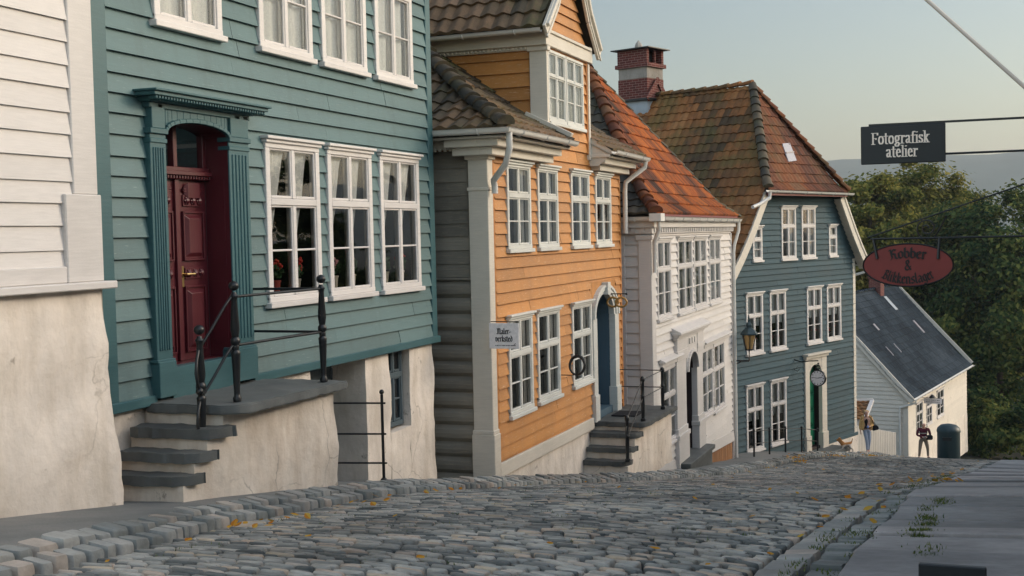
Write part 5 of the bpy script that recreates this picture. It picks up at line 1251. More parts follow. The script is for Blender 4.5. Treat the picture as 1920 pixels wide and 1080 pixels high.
for a, b in ((bp0, bd0), (bd1, bp1)): mb.box(a, b, -.075, .05, bzs+.4, bzt); mb.box(a-.03, b+.02, -.11, .05, bzs-.15, bzs+.9 if a == bp1 else bzs+.4)
header(mb, bd0-.01, bd1+.01, arch(bd0-.01, bd1+.01, bzc-.35, .35), bzt, -.07, .05); mb.box(bp0-.08, bp1+.08, -.20, .02, bzt+.002, bzt+.06); mb.box(bp0-.03, bp1+.03, -.13, .02, bzt-.09, bzt)
mb.build('door_surround', M['cream'], bh, bevel=.006)
mb = MB(); D4 = .20; mb.face([(bd0, .04, bzs-.2), (bd0, D4, bzs-.2), (bd0, D4, bzc), (bd0, .04, bzc)]); mb.face([(bd1, .04, bzs-.2), (bd1, D4, bzs-.2), (bd1, D4, bzc), (bd1, .04, bzc)]); mb.box(bd0, bd1, .0, D4, bzs-.2, bzs)
mb.box(bd0, bd1, .04, D4, bzc-.01, bzc); mb.build('door_jamb', M['doordark'], bh)
mb = MB(); mb.box(bd0, bd1, D4, D4+.05, bzs, bzc)
for q in range(4): panel(mb, bd0+.08, bd1-.08, bzs+.15+q*.50, bzs+.55+q*.50, D4, .035)
mb.build('door_leaf', M['doorgreen'], bh, bevel=.003)
m = MB(); m.slab([(bp0-.1, -.62, bzs-.08), (bp1+.35, -.62, bzs-.08), (bp1+.35, .3, bzs-.08), (bp0-.1, .3, bzs-.08)], .14, .5); m.box(bp0, bp1+.25, -.5, .1, bzs-.8, bzs-.22, .2)
solo(m, 'door_slab', M['slate'], 'slate doorstep before the green door of the blue house', 'doorstep', B, (bp0, -.3, bzs-.3), bevel=.01)
# roof: two bell-cast slopes, half hip over the gable, curved bargeboards
prof = [(-.42, -1.22), (.12, -.70), (.62, -.14), (1.50, .99), (RU, RZ)]
def soff(o, dr, da): return RoofPlane(o, da, dr, [(x+.42, z+.10) for x, z in prof])
rL = soff((-.42, 0, 0), (1, 0, 0), (0, -1, 0)); rR = soff((BW+.42, 0, 0), (-1, 0, 0), (0, 1, 0))
HD = 1.37; top = RU+.42; hx = 1.50+.42; VO = .34
tile_roof('roof', bh, rL, [(VO, 0), (VO, hx), (-HD, top), (-9, top), (-9, 0)], 'tile_moss', tw=.25, th=.34, amp=.036, lift=.034)
tile_roof('roof', bh, rR, [(-VO, 0), (9, 0), (9, top), (HD, top), (-VO, hx)], 'tile_moss', tw=.25, th=.34)
rH = RoofPlane((0, -.46, 0), (1, 0, 0), (0, 1, 0), [(0, 1.06), (.25, 1.32), (HD+.46, RZ+.10)])
tile_roof('hip_roof', bh, rH, [(1.42, 0), (BW-1.42, 0), (RU+.02, HD+.46), (RU-.02, HD+.46)], 'tile_rust', tw=.23, th=.33)
for sgn, mat, r in ((1, 'tile_moss', .13), (-1, 'tile_rust', .13)):
    x = lambda u: u if sgn > 0 else BW-u
    ridge_caps(bh, [(x(1.42), -.46, 1.14), (x(1.62), -.28, 1.42), (x(2.6), .40, 2.62), (x(RU), HD, RZ+.14)], 'tile_dark' if sgn > 0 else mat, r, .33, lift=.03 if sgn > 0 else -.02)
ridge_caps(bh, [(RU, HD, RZ+.16), (RU, 2.6, RZ+.11), (RU, 4.2, RZ+.11), (RU, 9, RZ+.16)], 'tile_moss', .11, .36)
dk = []
for s_ in (1, -1):
    x = lambda u: u if s_ > 0 else BW-u
    for (a, za), (b, zb) in zip(prof, prof[1:]):
        f0 = -VO if za < 1.05 else -VO; f1 = HD if zb > 2 else -VO
        dk.append([(x(a), f0, za+.0), (x(b), f1, zb+.0), (x(b), 9, zb+.0), (x(a), 9, za+.0)])
dk.append([(1.42, -.46, 1.0), (BW-1.42, -.46, 1.0), (BW-1.62, -.21, 1.24), (1.62, -.21, 1.24)]); dk.append([(1.62, -.19, 1.24), (BW-1.62, -.19, 1.24), (RU, HD+.04, RZ)]); dk.append([(1.42, -.46, .98), (BW-1.42, -.46, .98), (BW-1.42, .05, .98), (1.42, .05, .98)])
roof_deck(bh, dk)
mb = MB()
for s_ in (1, -1):
    x = lambda u: u if s_ > 0 else BW-u
    c = [Vector((x(u), -.30, z)) for u, z in prof[:4]]
    fine = []
    for i in range(len(c)-1): fine += [c[i].lerp(c[i+1], t/4) for t in range(4)]
    fine.append(c[-1]); sm = [fine[0]]+[(fine[i-1]+fine[i]*2+fine[i+1])/4 for i in range(1, len(fine)-1)]+[fine[-1]]
    for nm, w0, off_, d0, d1 in (('bargeboard', .26, -.10, -.345, -.30), ('moulding', .07, .03, -.37, -.30)):
        for p, q in zip(sm, sm[1:]):
            t = (q-p).normalized(); n_ = Vector((-t.z, 0, t.x))*(1 if s_ > 0 else -1)
            A_ = [p+n_*(off_-w0/2), q+n_*(off_-w0/2), q+n_*(off_+w0/2), p+n_*(off_+w0/2)]
            mb.hexa([(v.x, d0, v.z) for v in A_]+[(v.x, d1, v.z) for v in A_])
    for p, q in zip(sm, sm[1:]): mb.face([(p.x, -.30, p.z-.12), (q.x, -.30, q.z-.12), (q.x, .02, q.z-.12), (p.x, .02, p.z-.12)])
    if s_ > 0: mb.mark()
mb.build('bargeboard', M['cream'], bh)
mb = MB(); gutter(mb, [(1.30, -.52, 1.06), (BW-1.20, -.52, 1.03)], .06); mb.mark(); gutter(mb, [(-.46, -.3, -1.18), (-.46, 8, -1.18)], .06); mb.mark(); gutter(mb, [(BW+.46, 8, -1.18), (BW+.46, -.3, -1.18)], .06); mb.build('gutter', M['gutter'], bh, smooth=40)
mb = MB(); mb.tube([(1.42, -.52, 1.02), (1.40, -.52, .85), (1.0, -.42, .68), (.62, -.42, .60)], .05, 8); mb.mark(); mb.tube([(BW+.44, -.25, -1.2), (BW+.40, -.25, -1.42), (BW+.14, -.05, -1.5), (BW+.06, .2, -1.56)], .045, 8); mb.build('downpipe', M['gutter'], bh, smooth=50)
mb = MB(); mb.box(1.45, BW-1.45, -.47, -.40, .93, 1.03); mb.build('flashing', M['redtrim'], bh)
# skylight of glass tiles in the hip
def onroof(fr, rp, px, py, x0, x1):
    A_, B_, C_ = [fr.w(*rp.P(a, x)) for a, x in ((0, x0), (3, x0), (0, x1))]; n_ = (B_-A_).cross(C_-A_); r = ray(px, py)
    q = fr.loc(EYE+r*((A_-EYE).dot(n_)/r.dot(n_))); return q.x-rp.o.x, (q-rp.o).dot(rp.dr)
mb = MB(); q = [rH.P(*onroof(B, rH, px_, py_, .6, 1.4), .06) for px_, py_ in ((1476, 305), (1491, 303), (1478, 270), (1464, 271))]
mb.slab(q, .03, .5); beam(mb, (q[0]+q[3]*1)/2+Vector((0, -.02, .0)), (q[1]+q[2])/2+Vector((0, -.02, 0)), .02, .03); M['skyglass'] = simple('opal_glass_tile', (.40, .38, .41, 1), .2, .6); mb.build('skylight', M['skyglass'], bh)
# chimney at the far end of the ridge
cd = 5.35; cw = .48; cx = RU
c0 = B.side(1205, 215, RU); zc0 = 3.2; 
ch = MB(); z1, z2, z3, z4 = 4.84, 5.19, 5.31, 5.78
ch.box(cx-cw*.98, cx+cw*.98, cd-.55, cd+.55, 4.2, z1); b = ch.build('chimney', M['brick'], bh)
g = MB(); g.box(cx-cw*.97, cx+cw*.97, cd-.54, cd+.54, z1, z2); g.build('render_band', M['render_grey'], b, bevel=.01)
g = MB(); g.box(cx-cw-.06, cx+cw+.06, cd-.62, cd+.62, z2, z3); 
g.box(cx-cw, cx-cw+.12, cd-.56, cd+.56, z3, z4-.02); g.box(cx+cw-.12, cx+cw, cd-.56, cd+.56, z3, z4-.02)
g.box(cx-.02, cx+.02, cd-.56, cd-.50, z3, z4-.04); g.box(cx-cw+.12, cx+cw-.12, cd+.44, cd+.56, z3, z4-.02); g.build('crown', M['brick'], b)
g = MB(); g.box(cx-cw+.12, cx+cw-.12, cd-.2, cd-.15, z3, z4-.03); g.build('flue', M['black'], b)
g = MB(); g.box(cx-cw-.15, cx+cw+.15, cd-.72, cd+.72, z4-.02, z4+.01); g.build('cap_plate', M['iron'], b)
g = MB(); g.lathe([(.14, 0), (.13, .1), (.10, .2), (.05, .26), (.02, .30)], (cx-.1, cd, z4+.01), 7); g.build('cap_stone', M['render_grey'], b, smooth=40)
g = MB()
for s_ in (-1, 1): beam(g, (cx-.02*s_, cd-.60, z1-.08), (cx+s_*(cw+.06), cd-.60, 4.20), .10, .09, (0, 1, 0))
g.prism([(cx-cw*.8, 4.2), (cx+cw*.8, 4.2), (cx, z1-.15)], 'y', cd-.60, cd-.54, .5)
for s_ in (-1, 1): beam(g, (cx-s_*.02, cd-.64, z1-.02), (cx+s_*(cw+.12), cd-.64, 4.14), .16, .03, (0, 1, 0))
g.build('brick_gablet', M['brick'], b)
g = MB(); g.box(cx-cw-.10, cx+cw+.02, cd-.66, cd+.6, 4.14, 4.20); g.build('slab_course', M['iron'], b)
g = MB(); g.box(cx-cw*.98, cx+cw*.98, cd-.55, cd+.5, 2.2, 4.14); g.build('lead_apron', M['lead'], b, lumpy=(.05, 4, .12), smooth=60)
# pots in the middle row of the blue house
for i, w in enumerate(BW2):
    for f in ((.30, .70) if i != 0 else (.70,)):
        side = 'left' if f < .5 else 'right'
        nth = ('nearest the street lamp', 'second from the street lamp', 'third from the street lamp', 'farthest from the street lamp')[i]
        flowerpot(B, w[0]+(w[1]-w[0])*f, .10, w[2]+.085, 'red', 'red geranium in %s half of the middle-floor blue house window %s' % (side, nth), .12)
# railing along the blue house
tops = [(1414, 806), (1443, 803.6), (1473, 801), (1503.5, 801), (1533, 804)]; bots = [(1414, 853.6), (1443, 849), (1473, 847), (1503.5, 845), (1533, 846)]
pts = []
for (a, b), (c, d) in zip(tops, bots):
    lo_ = B.at(c, d, -.72); hi_ = B.at(a, b, -.72); zg = gzf(B, lo_.x, -.72); pts.append((Vector((lo_.x, -.72, zg)), Vector((lo_.x, -.72, hi_.z))))
fr_ = thing('iron_railing', 'five-post black iron railing along the foot of the blue house', 'railing', B, tuple(pts[2][0]))
for p, q in pts: m = MB(); m.tube([p-Z*.1, q], .026, 8); m.ball(tuple(q), .035, 8); m.build('post', M['iron'], fr_, smooth=50)
for i in range(4):
    for f in (.95, .48): bar(fr_, [pts[i][0].lerp(pts[i][1], f), pts[i+1][0].lerp(pts[i+1][1], f)], .010)
# clock sign
pc_ = B.at(1488, 674); t = thing('clock_sign', 'round white watchmaker clock hanging on an iron bracket beside the green door', 'clock', B, (pc_.x, 0, pc_.z))
cr_ = .225; cc = Vector((pc_.x, -.78, pc_.z-.50))
bar(t, [(pc_.x, 0, pc_.z), (pc_.x, -.25, pc_.z-.06), (pc_.x, -.5, pc_.z-.02), (pc_.x, -.78, pc_.z)], .016, 'bracket'); bar(t, [(pc_.x, 0, pc_.z-.28), (pc_.x, -.12, pc_.z-.34), (pc_.x, -.2, pc_.z-.26), (pc_.x, -.12, pc_.z-.20), (pc_.x, -.08, pc_.z-.27)], .010, 'scroll')
m = MB(); m.tube([cc+Vector((0, .06*math.cos(q), .32+.05*math.sin(q))) for q in [2*math.pi*i/14 for i in range(14)]], .014, 6, closed=True); m.ball(tuple(cc+Z*.245), .035, 8); m.ball(tuple(cc+Z*.42), .03, 8); m.build('finial', M['iron'], t, smooth=60)
m = MB(); N = 28; ring = [(math.cos(2*math.pi*i/N), math.sin(2*math.pi*i/N)) for i in range(N)]
m.prism([(cc.y+cr_*a, cc.z+cr_*b) for a, b in ring], 'x', cc.x-.05, cc.x+.05, .5); m.tube([(cc.x-.05, cc.y+cr_*a, cc.z+cr_*b) for a, b in ring], .016, 6, closed=True); m.build('case', M['iron'], t, smooth=40)
m = MB(); m.prism([(cc.y+cr_*.93*a, cc.z+cr_*.93*b) for a, b in ring], 'x', cc.x-.056, cc.x-.05, .5); m.build('dial', M['signwhite'], t)
m = MB()
for i in range(12):
    q = 2*math.pi*i/12; a, b = math.cos(q), math.sin(q); beam(m, cc+Vector((-.058, -cr_*.72*a, cr_*.72*b)), cc+Vector((-.058, -cr_*.86*a, cr_*.86*b)), .022, .003, (1, 0, 0))
for ang, L_, w_ in ((176, .17, .012), (14, .15, .018)):
    q = R_(ang); beam(m, cc+Vector((-.060, 0, 0)), cc+Vector((-.060, -L_*math.cos(q), L_*math.sin(q))), w_, .003, (1, 0, 0))
m.build('hands', M['letterblack'], t)
# street lamp on the corner of the white house
def lantern(fr, wall, c, label):
    t = thing('street_lamp', label, 'street lamp', fr, tuple(wall)); wall = Vector(wall); c = Vector(c)
    bar(t, [wall, Vector((wall.x, c.y, wall.z))], .022, 'bracket'); bar(t, [wall+Vector((0, 0, -.12)), wall+Vector((0, -.08, -.08)), wall+Vector((0, -.2, -.02))], .016, 'brace')
    m = MB(); z0 = c.z
    for s_ in (-1, 1): m.tube([(c.x+.02*s_, c.y, wall.z), (c.x+.07*s_, c.y, wall.z+.10), (c.x+.02*s_, c.y, wall.z+.17), (c.x+.03*s_, c.y, z0)], .012, 6)
    m.lathe([(.10, 0), (.11, .02), (.09, .04)], (c.x, c.y, z0-.02), 6)
    for k in range(6):
        q = math.pi/3*k+.3; m.tube([(c.x+.10*math.cos(q), c.y+.10*math.sin(q), z0), (c.x+.19*math.cos(q), c.y+.19*math.sin(q), z0+.40)], .012, 4)
    m.build('cage', M['iron'], t)
    m = MB(); m.lathe([(.09, .01), (.18, .395)], (c.x, c.y, z0), 6); m.build('lamp_glass', M['amber'], t)
    m = MB(); m.lathe([(.24, .39), (.24, .42), (.16, .52), (.07, .58), (.07, .62), (.09, .64), (.06, .70), (.03, .73), (.035, .77), (.01, .92)], (c.x, c.y, z0), 6); m.build('lamp_top', M['binteal'], t)
M['amber'] = simple('amber_glass', (.42, .26, .10, 1), .25, .5)
pw_ = WH.at(1371, 673); lampz = -3.05
lc = Vector((WU1-.05, -.45, 0)); pz = WH.at(1402, 663, -.45)
lantern(WH, (WU1-.02, -.06, WH.at(1400, 672, -.3).z), (WU1-.02, -.47, WH.at(1402, 657, -.47).z), 'old street lamp with amber lantern on a bracket at the white house corner')

# ================================================================== FAR WHITE HOUSE WITH THE SLATE ROOF
fh = thing('timber_house', 'low white clapboard house with a broad dark slate roof behind the walkers', 'house', FA, (0, 0, -11))
FE, FR_, FD, FL = -8.15, -3.60, 3.95, 15.6
mb = MB(); siding(mb, LEFT(.0), .05, 2*FD-.05, -11.2, FR_-.2, .20, xl=[(FE, .0), (FR_, FD)], xr=[(FE, 2*FD), (FR_, FD)], tilt=.036, seg=(4, 7)); mb.mark()
fw = []
for a, b, t0, t1 in ((1717, 1728.5, 760, 806), (1736.5, 1746, 748, 815), (1756, 1768, 728, 800)):
    p, q = FA.at(a, t1), FA.at(b, t0); fw.append((p.x, p.x+1.05 if q.x-p.x < 1.05 else q.x, -10.05, -8.62))
siding(mb, FRONT, .05, FL, -12.4, FE+.05, .19, [hole(*w) for w in fw]); mb.build('siding', M['farwhite'], fh)
for w in fw: window(fh, *w, case=.09, curt='none', top=.36)
mb = MB(); mb.box(-.045, .16, -.05, .02, -11.4, FE+.05); mb.box(-.045, .02, .02, .2, -11.4, FE); mb.build('corner_board', M['farwhite'], fh, bevel=.006)
mb = MB(); beam(mb, (-.16, -.30, FE-.12), (-.16, FD, FR_-.05), .07, .30); mb.mark(); beam(mb, (-.16, 2*FD+.30, FE-.12), (-.16, FD, FR_-.05), .07, .30); mb.mark(); beam(mb, (FL+.1, -.30, FE+.10), (FL+.1, FD, FR_+.12), .06, .20); mb.build('bargeboard', M['farwhite'], fh, bevel=.008)
rpf_ = RoofPlane((0, -.34, 0), (1, 0, 0), (0, 1, 0), [(0, FE-.04), (.8, FE+.66), (FD+.34, FR_+.08)])
tile_roof('roof', fh, rpf_, [(-.24, 0), (FL+.15, 0), (FL+.15, FD+.34), (-.24, FD+.34)], 'tile_slate', tw=.235, th=.36, amp=.016, lift=.022)
roof_deck(fh, [[(-.2, -.34, FE-.09), (FL+.1, -.34, FE-.09), (FL+.1, .46, FE+.60), (-.2, .46, FE+.60)], [(-.2, .46, FE+.60), (FL+.1, .46, FE+.60), (FL+.1, FD, FR_+.03), (-.2, FD, FR_+.03)], [(-.2, 2*FD+.34, FE-.09), (FL+.1, 2*FD+.34, FE-.09), (FL+.1, FD, FR_+.03), (-.2, FD, FR_+.03)]])
ridge_caps(fh, [(-.2, FD, FR_+.10), (FL+.1, FD, FR_+.10)], 'tile_slate', .10, .4)
mb = MB(); gutter(mb, [(-.25, -.42, FE+.02), (FL+.1, -.42, FE+.0)], .06); mb.build('gutter', M['gutter'], fh, smooth=40)
mb = MB(); mb.tube([(-.1, -.42, FE), (-.1, -.42, FE-.16), (-.12, .3, FE-.42), (-.10, .32, FE-.6), (-.10, .32, -11.2)], .05, 8); mb.build('downpipe', M['gutter'], fh, smooth=50)
def onplane(fr, rp, px, py):
    A_, B_, C_ = [fr.w(*rp.P(a, x)) for a, x in ((0, 1.2), (3, 1.2), (0, 3))]; n_ = (B_-A_).cross(C_-A_); r = ray(px, py)
    P = EYE+r*((A_-EYE).dot(n_)/r.dot(n_)); q = fr.loc(P); return q.x, q.y+.34
for (x0, y0), wd_, ln_ in (((1642, 614), .30, .40), ((1722, 613), .34, .85), ((1682, 653), .09, .55), ((1667, 659), .09, .55)):
    a, x = onplane(FA, rpf_, x0, y0); mb = MB(); q = [rpf_.P(a-wd_/2, x-ln_*.35, .05), rpf_.P(a+wd_/2, x-ln_*.35, .05), rpf_.P(a+wd_/2, x+ln_*.35, .05), rpf_.P(a-wd_/2, x+ln_*.35, .05)]
    mb.slab(q, .03, .5); mb.build('skylight', M['skyglass'], fh)
a, x = onplane(FA, rpf_, 1652, 553); mb = MB(); mb.box(a-.42, a+.42, FD-.35, FD+.3, FR_-.7, FR_+.85); mb.box(a-.47, a+.47, FD-.40, FD+.35, FR_+.72, FR_+.80); ch = mb.build('chimney', M['brick'], fh)
mb = MB(); q = [rpf_.P(a-.05, FD-.7, .06), rpf_.P(a+.55, FD-.7, .06), rpf_.P(a+.55, FD-.05, .06), rpf_.P(a-.05, FD-.05, .06)]; mb.slab(q, .02, .5); mb.build('flashing', M['lead'], ch)
mb = MB(); mb.hexa([(-.05, -.06, -12.6), (FL, -.06, -13.2), (FL, .3, -13.2), (-.05, .3, -12.6), (-.05, -.03, -10.95), (FL, -.03, -10.95), (FL, .3, -10.95), (-.05, .3, -10.95)]); mb.build('plinth', M['plaster2'], fh, lumpy=(.01, 2, .5), smooth=50)
# small sign on the far facade
p = FA.at(1748, 752, -.5); t = thing('wall_sign', 'small white lettered sign board under a wall lamp on the far white house', 'sign', FA, (p.x, -.5, p.z))
m = MB(); m.box(p.x, p.x+.03, -.95, -.1, p.z-.13, p.z+.13); m.build('board', M['signwhite'], t, bevel=.004)
m = MB(); 
for r_ in range(2):
    for i in range(9): w_ = random.uniform(.03, .06); m.box(p.x-.004, p.x, -.20-i*.075-w_, -.20-i*.075, p.z+.03-r_*.09, p.z+.06-r_*.09)
m.build('lettering', M['letterblack'], t)
m = MB(); m.tube([(p.x+.015, 0, p.z+.15), (p.x+.015, -.95, p.z+.15)], .012, 6); m.lathe([(.17, .16), (.06, .28), (.02, .30)], (p.x+.02, -.5, p.z+.02), 10); m.build('bracket', M['iron'], t)
# shed with mossy roof, white board fence
SF = Frame(atdepth(1612, 800, 54), 22)
def sl_(px, py, Z): q = SF.loc(atdepth(px, py, Z)); return q
sh = thing('shed', 'tiny shed with mossy tiles squeezed between the blue and white houses', 'shed', SF, (0, 0, -10.4))
r0, r1, r2, r3 = sl_(1597, 786, 53.4), sl_(1619, 786, 53.4), sl_(1633, 752, 55.2), sl_(1597, 752, 55.2)
dd = (Vector((r3.x, r3.y, 0))-Vector((r0.x, r0.y, 0))); run = r2.y-r1.y
rps = RoofPlane((r1.x, r1.y, 0), (1, 0, 0), ((r2.x-r1.x)*0, 1, 0), [(0, r1.z), (run, r2.z)])
tile_roof('roof', sh, rps, [(-1.6, 0), (0, 0), (r2.x-r1.x, run), (-1.6, run)], 'tile_moss', tw=.25, th=.34)
mb = MB(); beam(mb, r1+Vector((.06, -.03, .02)), r2+Vector((.06, 0, .04)), .16, .10); mb.mark(); beam(mb, (r1.x-1.5, r2.y, r2.z+.06), (r2.x+.1, r2.y, r2.z+.06), .12, .10); mb.build('bargeboard', M['white'], sh, bevel=.006)
mb = MB(); mb.box(r1.x-1.4, r1.x-.1, r1.y+.1, r1.y+1.4, -10.6, r1.z-.02); mb.build('wall', M['white'], sh)
fa0, fa1 = atdepth(1604, 798, 52.3), atdepth(1679, 812, 53.6); FF = Frame((fa0.x, fa0.y, 0), math.degrees(math.atan2(fa1.y-fa0.y, fa1.x-fa0.x)))
fl_ = math.hypot(fa1.x-fa0.x, fa1.y-fa0.y); fe = thing('board_fence', 'white upright board fence behind the woman in the beige jacket', 'fence', FF, (0, 0, gz(fa0.x, fa0.y)-.1))
mb = MB(); u = 0
while u < fl_-.03:
    z = fa0.z+(fa1.z-fa0.z)*u/fl_; mb.box(u, u+.098, -.012, .012, gzf(FF, u, 0)-.05, z+random.uniform(-.01, .01)); u += .108
mb.build('boards', M['farwhite'], fe, bevel=.004); mb = MB(); mb.hexa([(0, .014, fa0.z-.25), (fl_, .014, fa1.z-.25), (fl_, .05, fa1.z-.25), (0, .05, fa0.z-.25), (0, .014, fa0.z-.15), (fl_, .014, fa1.z-.15), (fl_, .05, fa1.z-.15), (0, .05, fa0.z-.15)]); mb.build('rail', M['white'], fe)

# ================================================================== SIGNS AND POSTS ON THE RIGHT
def ony(px, py, y): r = ray(px, py); return EYE+r*(y/r.y)
WX = 8.27
sy = atdepth(1614, 273, 8).y; a, b = ony(1614, 273, sy).x, ony(1773, 265, sy).x; zt_, zb_ = ony(1690, 234, sy).z, ony(1690, 306, sy).z
t = thing('shop_sign', 'black board lettered Fotografisk atelier projecting from the right-hand wall', 'sign', WORLD, (a, sy, zb_))
m = MB(); m.box(a, b, sy, sy+.035, zb_, zt_); m.build('board', M['black'], t, bevel=.004)
m = MB(); m.box(a+.05, WX, sy+.005, sy+.03, zt_+.001, zt_+.014); m.tube([(b, sy+.02, zb_+.05), (WX, sy+.02, zb_+.05)], .008, 6); m.build('bracket', M['iron'], t)
m = MB(); H_ = zt_-zb_; ctr = ony(1688, 270, sy).x
for txt, f, x_ in (('Fotografisk', .52, 0), ('atelier', .17, ony(1691, 285, sy).x-ctr)):
    m.mark(); letters(m, txt, RO, .0505, lambda x, y, f=f, x_=x_: ((ctr+x_+x, sy, zb_+H_*f+y), (0, -1, 0)), (.22, .08, 0), .02, .93)
m.build('lettering', M['letterpale'], t)
oy = atdepth(1702, 497, 9.5).y; oc = ony(1702, 497, oy); orx = (ony(1787, 497, oy).x-ony(1618, 497, oy).x)/2; orz = (ony(1702, 457, oy).z-ony(1702, 537, oy).z)/2
t = thing('shop_sign', 'red-brown oval board lettered Kobber and Blikkenslager on an iron bracket', 'sign', WORLD, (oc.x, oy, oc.z))
m = MB(); N = 56; m.prism([(oc.x+orx*math.cos(2*math.pi*i/N), oc.z+orz*math.sin(2*math.pi*i/N)) for i in range(N)], 'y', oy, oy+.03, .5)
m.build('board', M['ovalred'], t, bevel=.004)
m = MB(); m.tube([(oc.x+orx*math.cos(2*math.pi*i/N), oy+.003, oc.z+orz*math.sin(2*math.pi*i/N)) for i in range(N)], .007, 6, closed=True); m.build('rim', M['ring'], t, smooth=60)
m = MB()
def arcput(sg, rx, rz):
    def f(x, y):
        # walk along an ellipse, letters upright to the curve
        a_ = x/((rx+rz)*.5)*.80; 
        if sg > 0: c, s2 = math.sin(a_), math.cos(a_); tx, tz = c*rx, s2*rz; nx, nz = c/rx, s2/rz
        else: c, s2 = math.sin(a_), -math.cos(a_); tx, tz = c*rx, s2*rz; nx, nz = -c/rx, -s2/rz
        L_ = math.hypot(nx, nz); return ((oc.x+tx+nx/L_*y, oy, oc.z+tz+nz/L_*y), (0, -1, 0))
    return f
letters(m, 'Kubber'.replace('u', 'o'), FR, .052, arcput(1, orx*.60, orz*.34), (.24, .07, 40), .06)
m.mark(); letters(m, '&', FR, .055, lambda x, y: ((oc.x+x, oy, oc.z-.038+y), (0, -1, 0)), (.22, .07, 40))
m.mark(); letters(m, 'Blikkenslager', FR, .052, arcput(-1, orx*.80, orz*.86), (.24, .07, 40), .06)
m.build('lettering', M['letterblack'], t)
bz_ = ony(1702, 447, oy).z; bl = ony(1632, 447, oy).x
m = MB(); m.tube([(bl, oy+.015, bz_), (WX, oy+.015, bz_)], .009, 6); s0 = ony(1626, 446, oy); s1 = ony(1769, 397, oy); k_ = (WX-s0.x)/(s1.x-s0.x); m.tube([(s0.x, oy+.015, s0.z), (WX, oy+.015, s0.z+(s1.z-s0.z)*k_)], .007, 6)
for px_ in (1640, 1764):
    h0 = ony(px_, 478, oy); m.tube([(h0.x-.01, oy+.015, bz_), (h0.x+(.02 if px_ < 1700 else -.02), oy-.008, h0.z-.03)], .012, 6)
sc = ony(1738, 428, oy); m.tube([(sc.x+r*math.cos(q), oy+.015, sc.z+r*math.sin(q)) for q, r in [(i*.42, .012+.0027*i) for i in range(26)]], .006, 5); m.tube([(ony(1752, 446, oy).x, oy+.015, bz_), (ony(1764, 425, oy).x, oy+.015, ony(1764, 425, oy).z), (ony(1775, 400, oy).x, oy+.015, ony(1775, 404, oy).z)], .006, 5)
m.build('bracket', M['iron'], t, smooth=60)
fy = atdepth(1750, 10, 6).y; q0, q1 = ony(1725, -12, fy), ony(1772, 30, fy); dr_ = (q1-q0).normalized(); m = MB(); k_ = (WX-q0.x)/dr_.x
m.tube([q0-dr_*.6, q0+dr_*k_], .010, 10); m.ball(tuple(q0-dr_*.6), .03, 8); M['pole'] = simple('pale_varnished_pole', (.74, .64, .54, 1), .5, .5, 0, 0, 1.5)
solo(m, 'flagpole', M['pole'], 'pale bare flagpole slanting up from the right-hand wall above the signs', 'flagpole', WORLD, tuple(q0+dr_*k_), smooth=50)
# low black board standing at the bottom right corner
q = atdepth(1722, 1057, 4.0); by = q.y; zb_ = gz(q.x, by); bx1 = ony(1850, 1057, by).x
t = thing('standing_board', 'low black board standing on the right pavement at the bottom corner', 'board', WORLD, (q.x, by, zb_))
m = MB(); m.box(q.x, bx1, by, by+.025, zb_+.03, q.z); m.build('panel', M['black'], t, bevel=.004)
for u_ in (q.x+.04, bx1-.08): m = MB(); m.box(u_, u_+.04, by+.002, by+.16, zb_-.03, zb_+.029); m.build('foot', M['black'], t, bevel=.004)
# dark teal round-topped bin at the far kerb
q = atdepth(1779, 871, 49); zq = gz(q.x, q.y); bh_ = atdepth(1779, 794, 49).z-zq; m = MB(); rr_ = 20.5/2300*49
t = thing('litter_bin', 'dark teal round-topped litter bin at the far right bend of the road', 'bin', WORLD, (q.x, q.y, zq))
m.lathe([(rr_*.98, -.1), (rr_*.98, .12), (rr_, .14), (rr_, bh_*.80)], (q.x, q.y, zq), 20); m.build('body', M['binteal'], t, smooth=40)
m = MB(); m.lathe([(rr_*1.04, bh_*.80), (rr_*1.04, bh_*.84), (rr_*.95, bh_*.91), (rr_*.7, bh_*.97), (rr_*.2, bh_)], (q.x, q.y, zq), 20); m.build('lid', M['binteal'], t, smooth=60)
m = MB(); m.box(q.x-.22, q.x+.12, q.y-rr_-.01, q.y-rr_+.1, zq+bh_*.62, zq+bh_*.70); m.build('slot', M['black'], t)

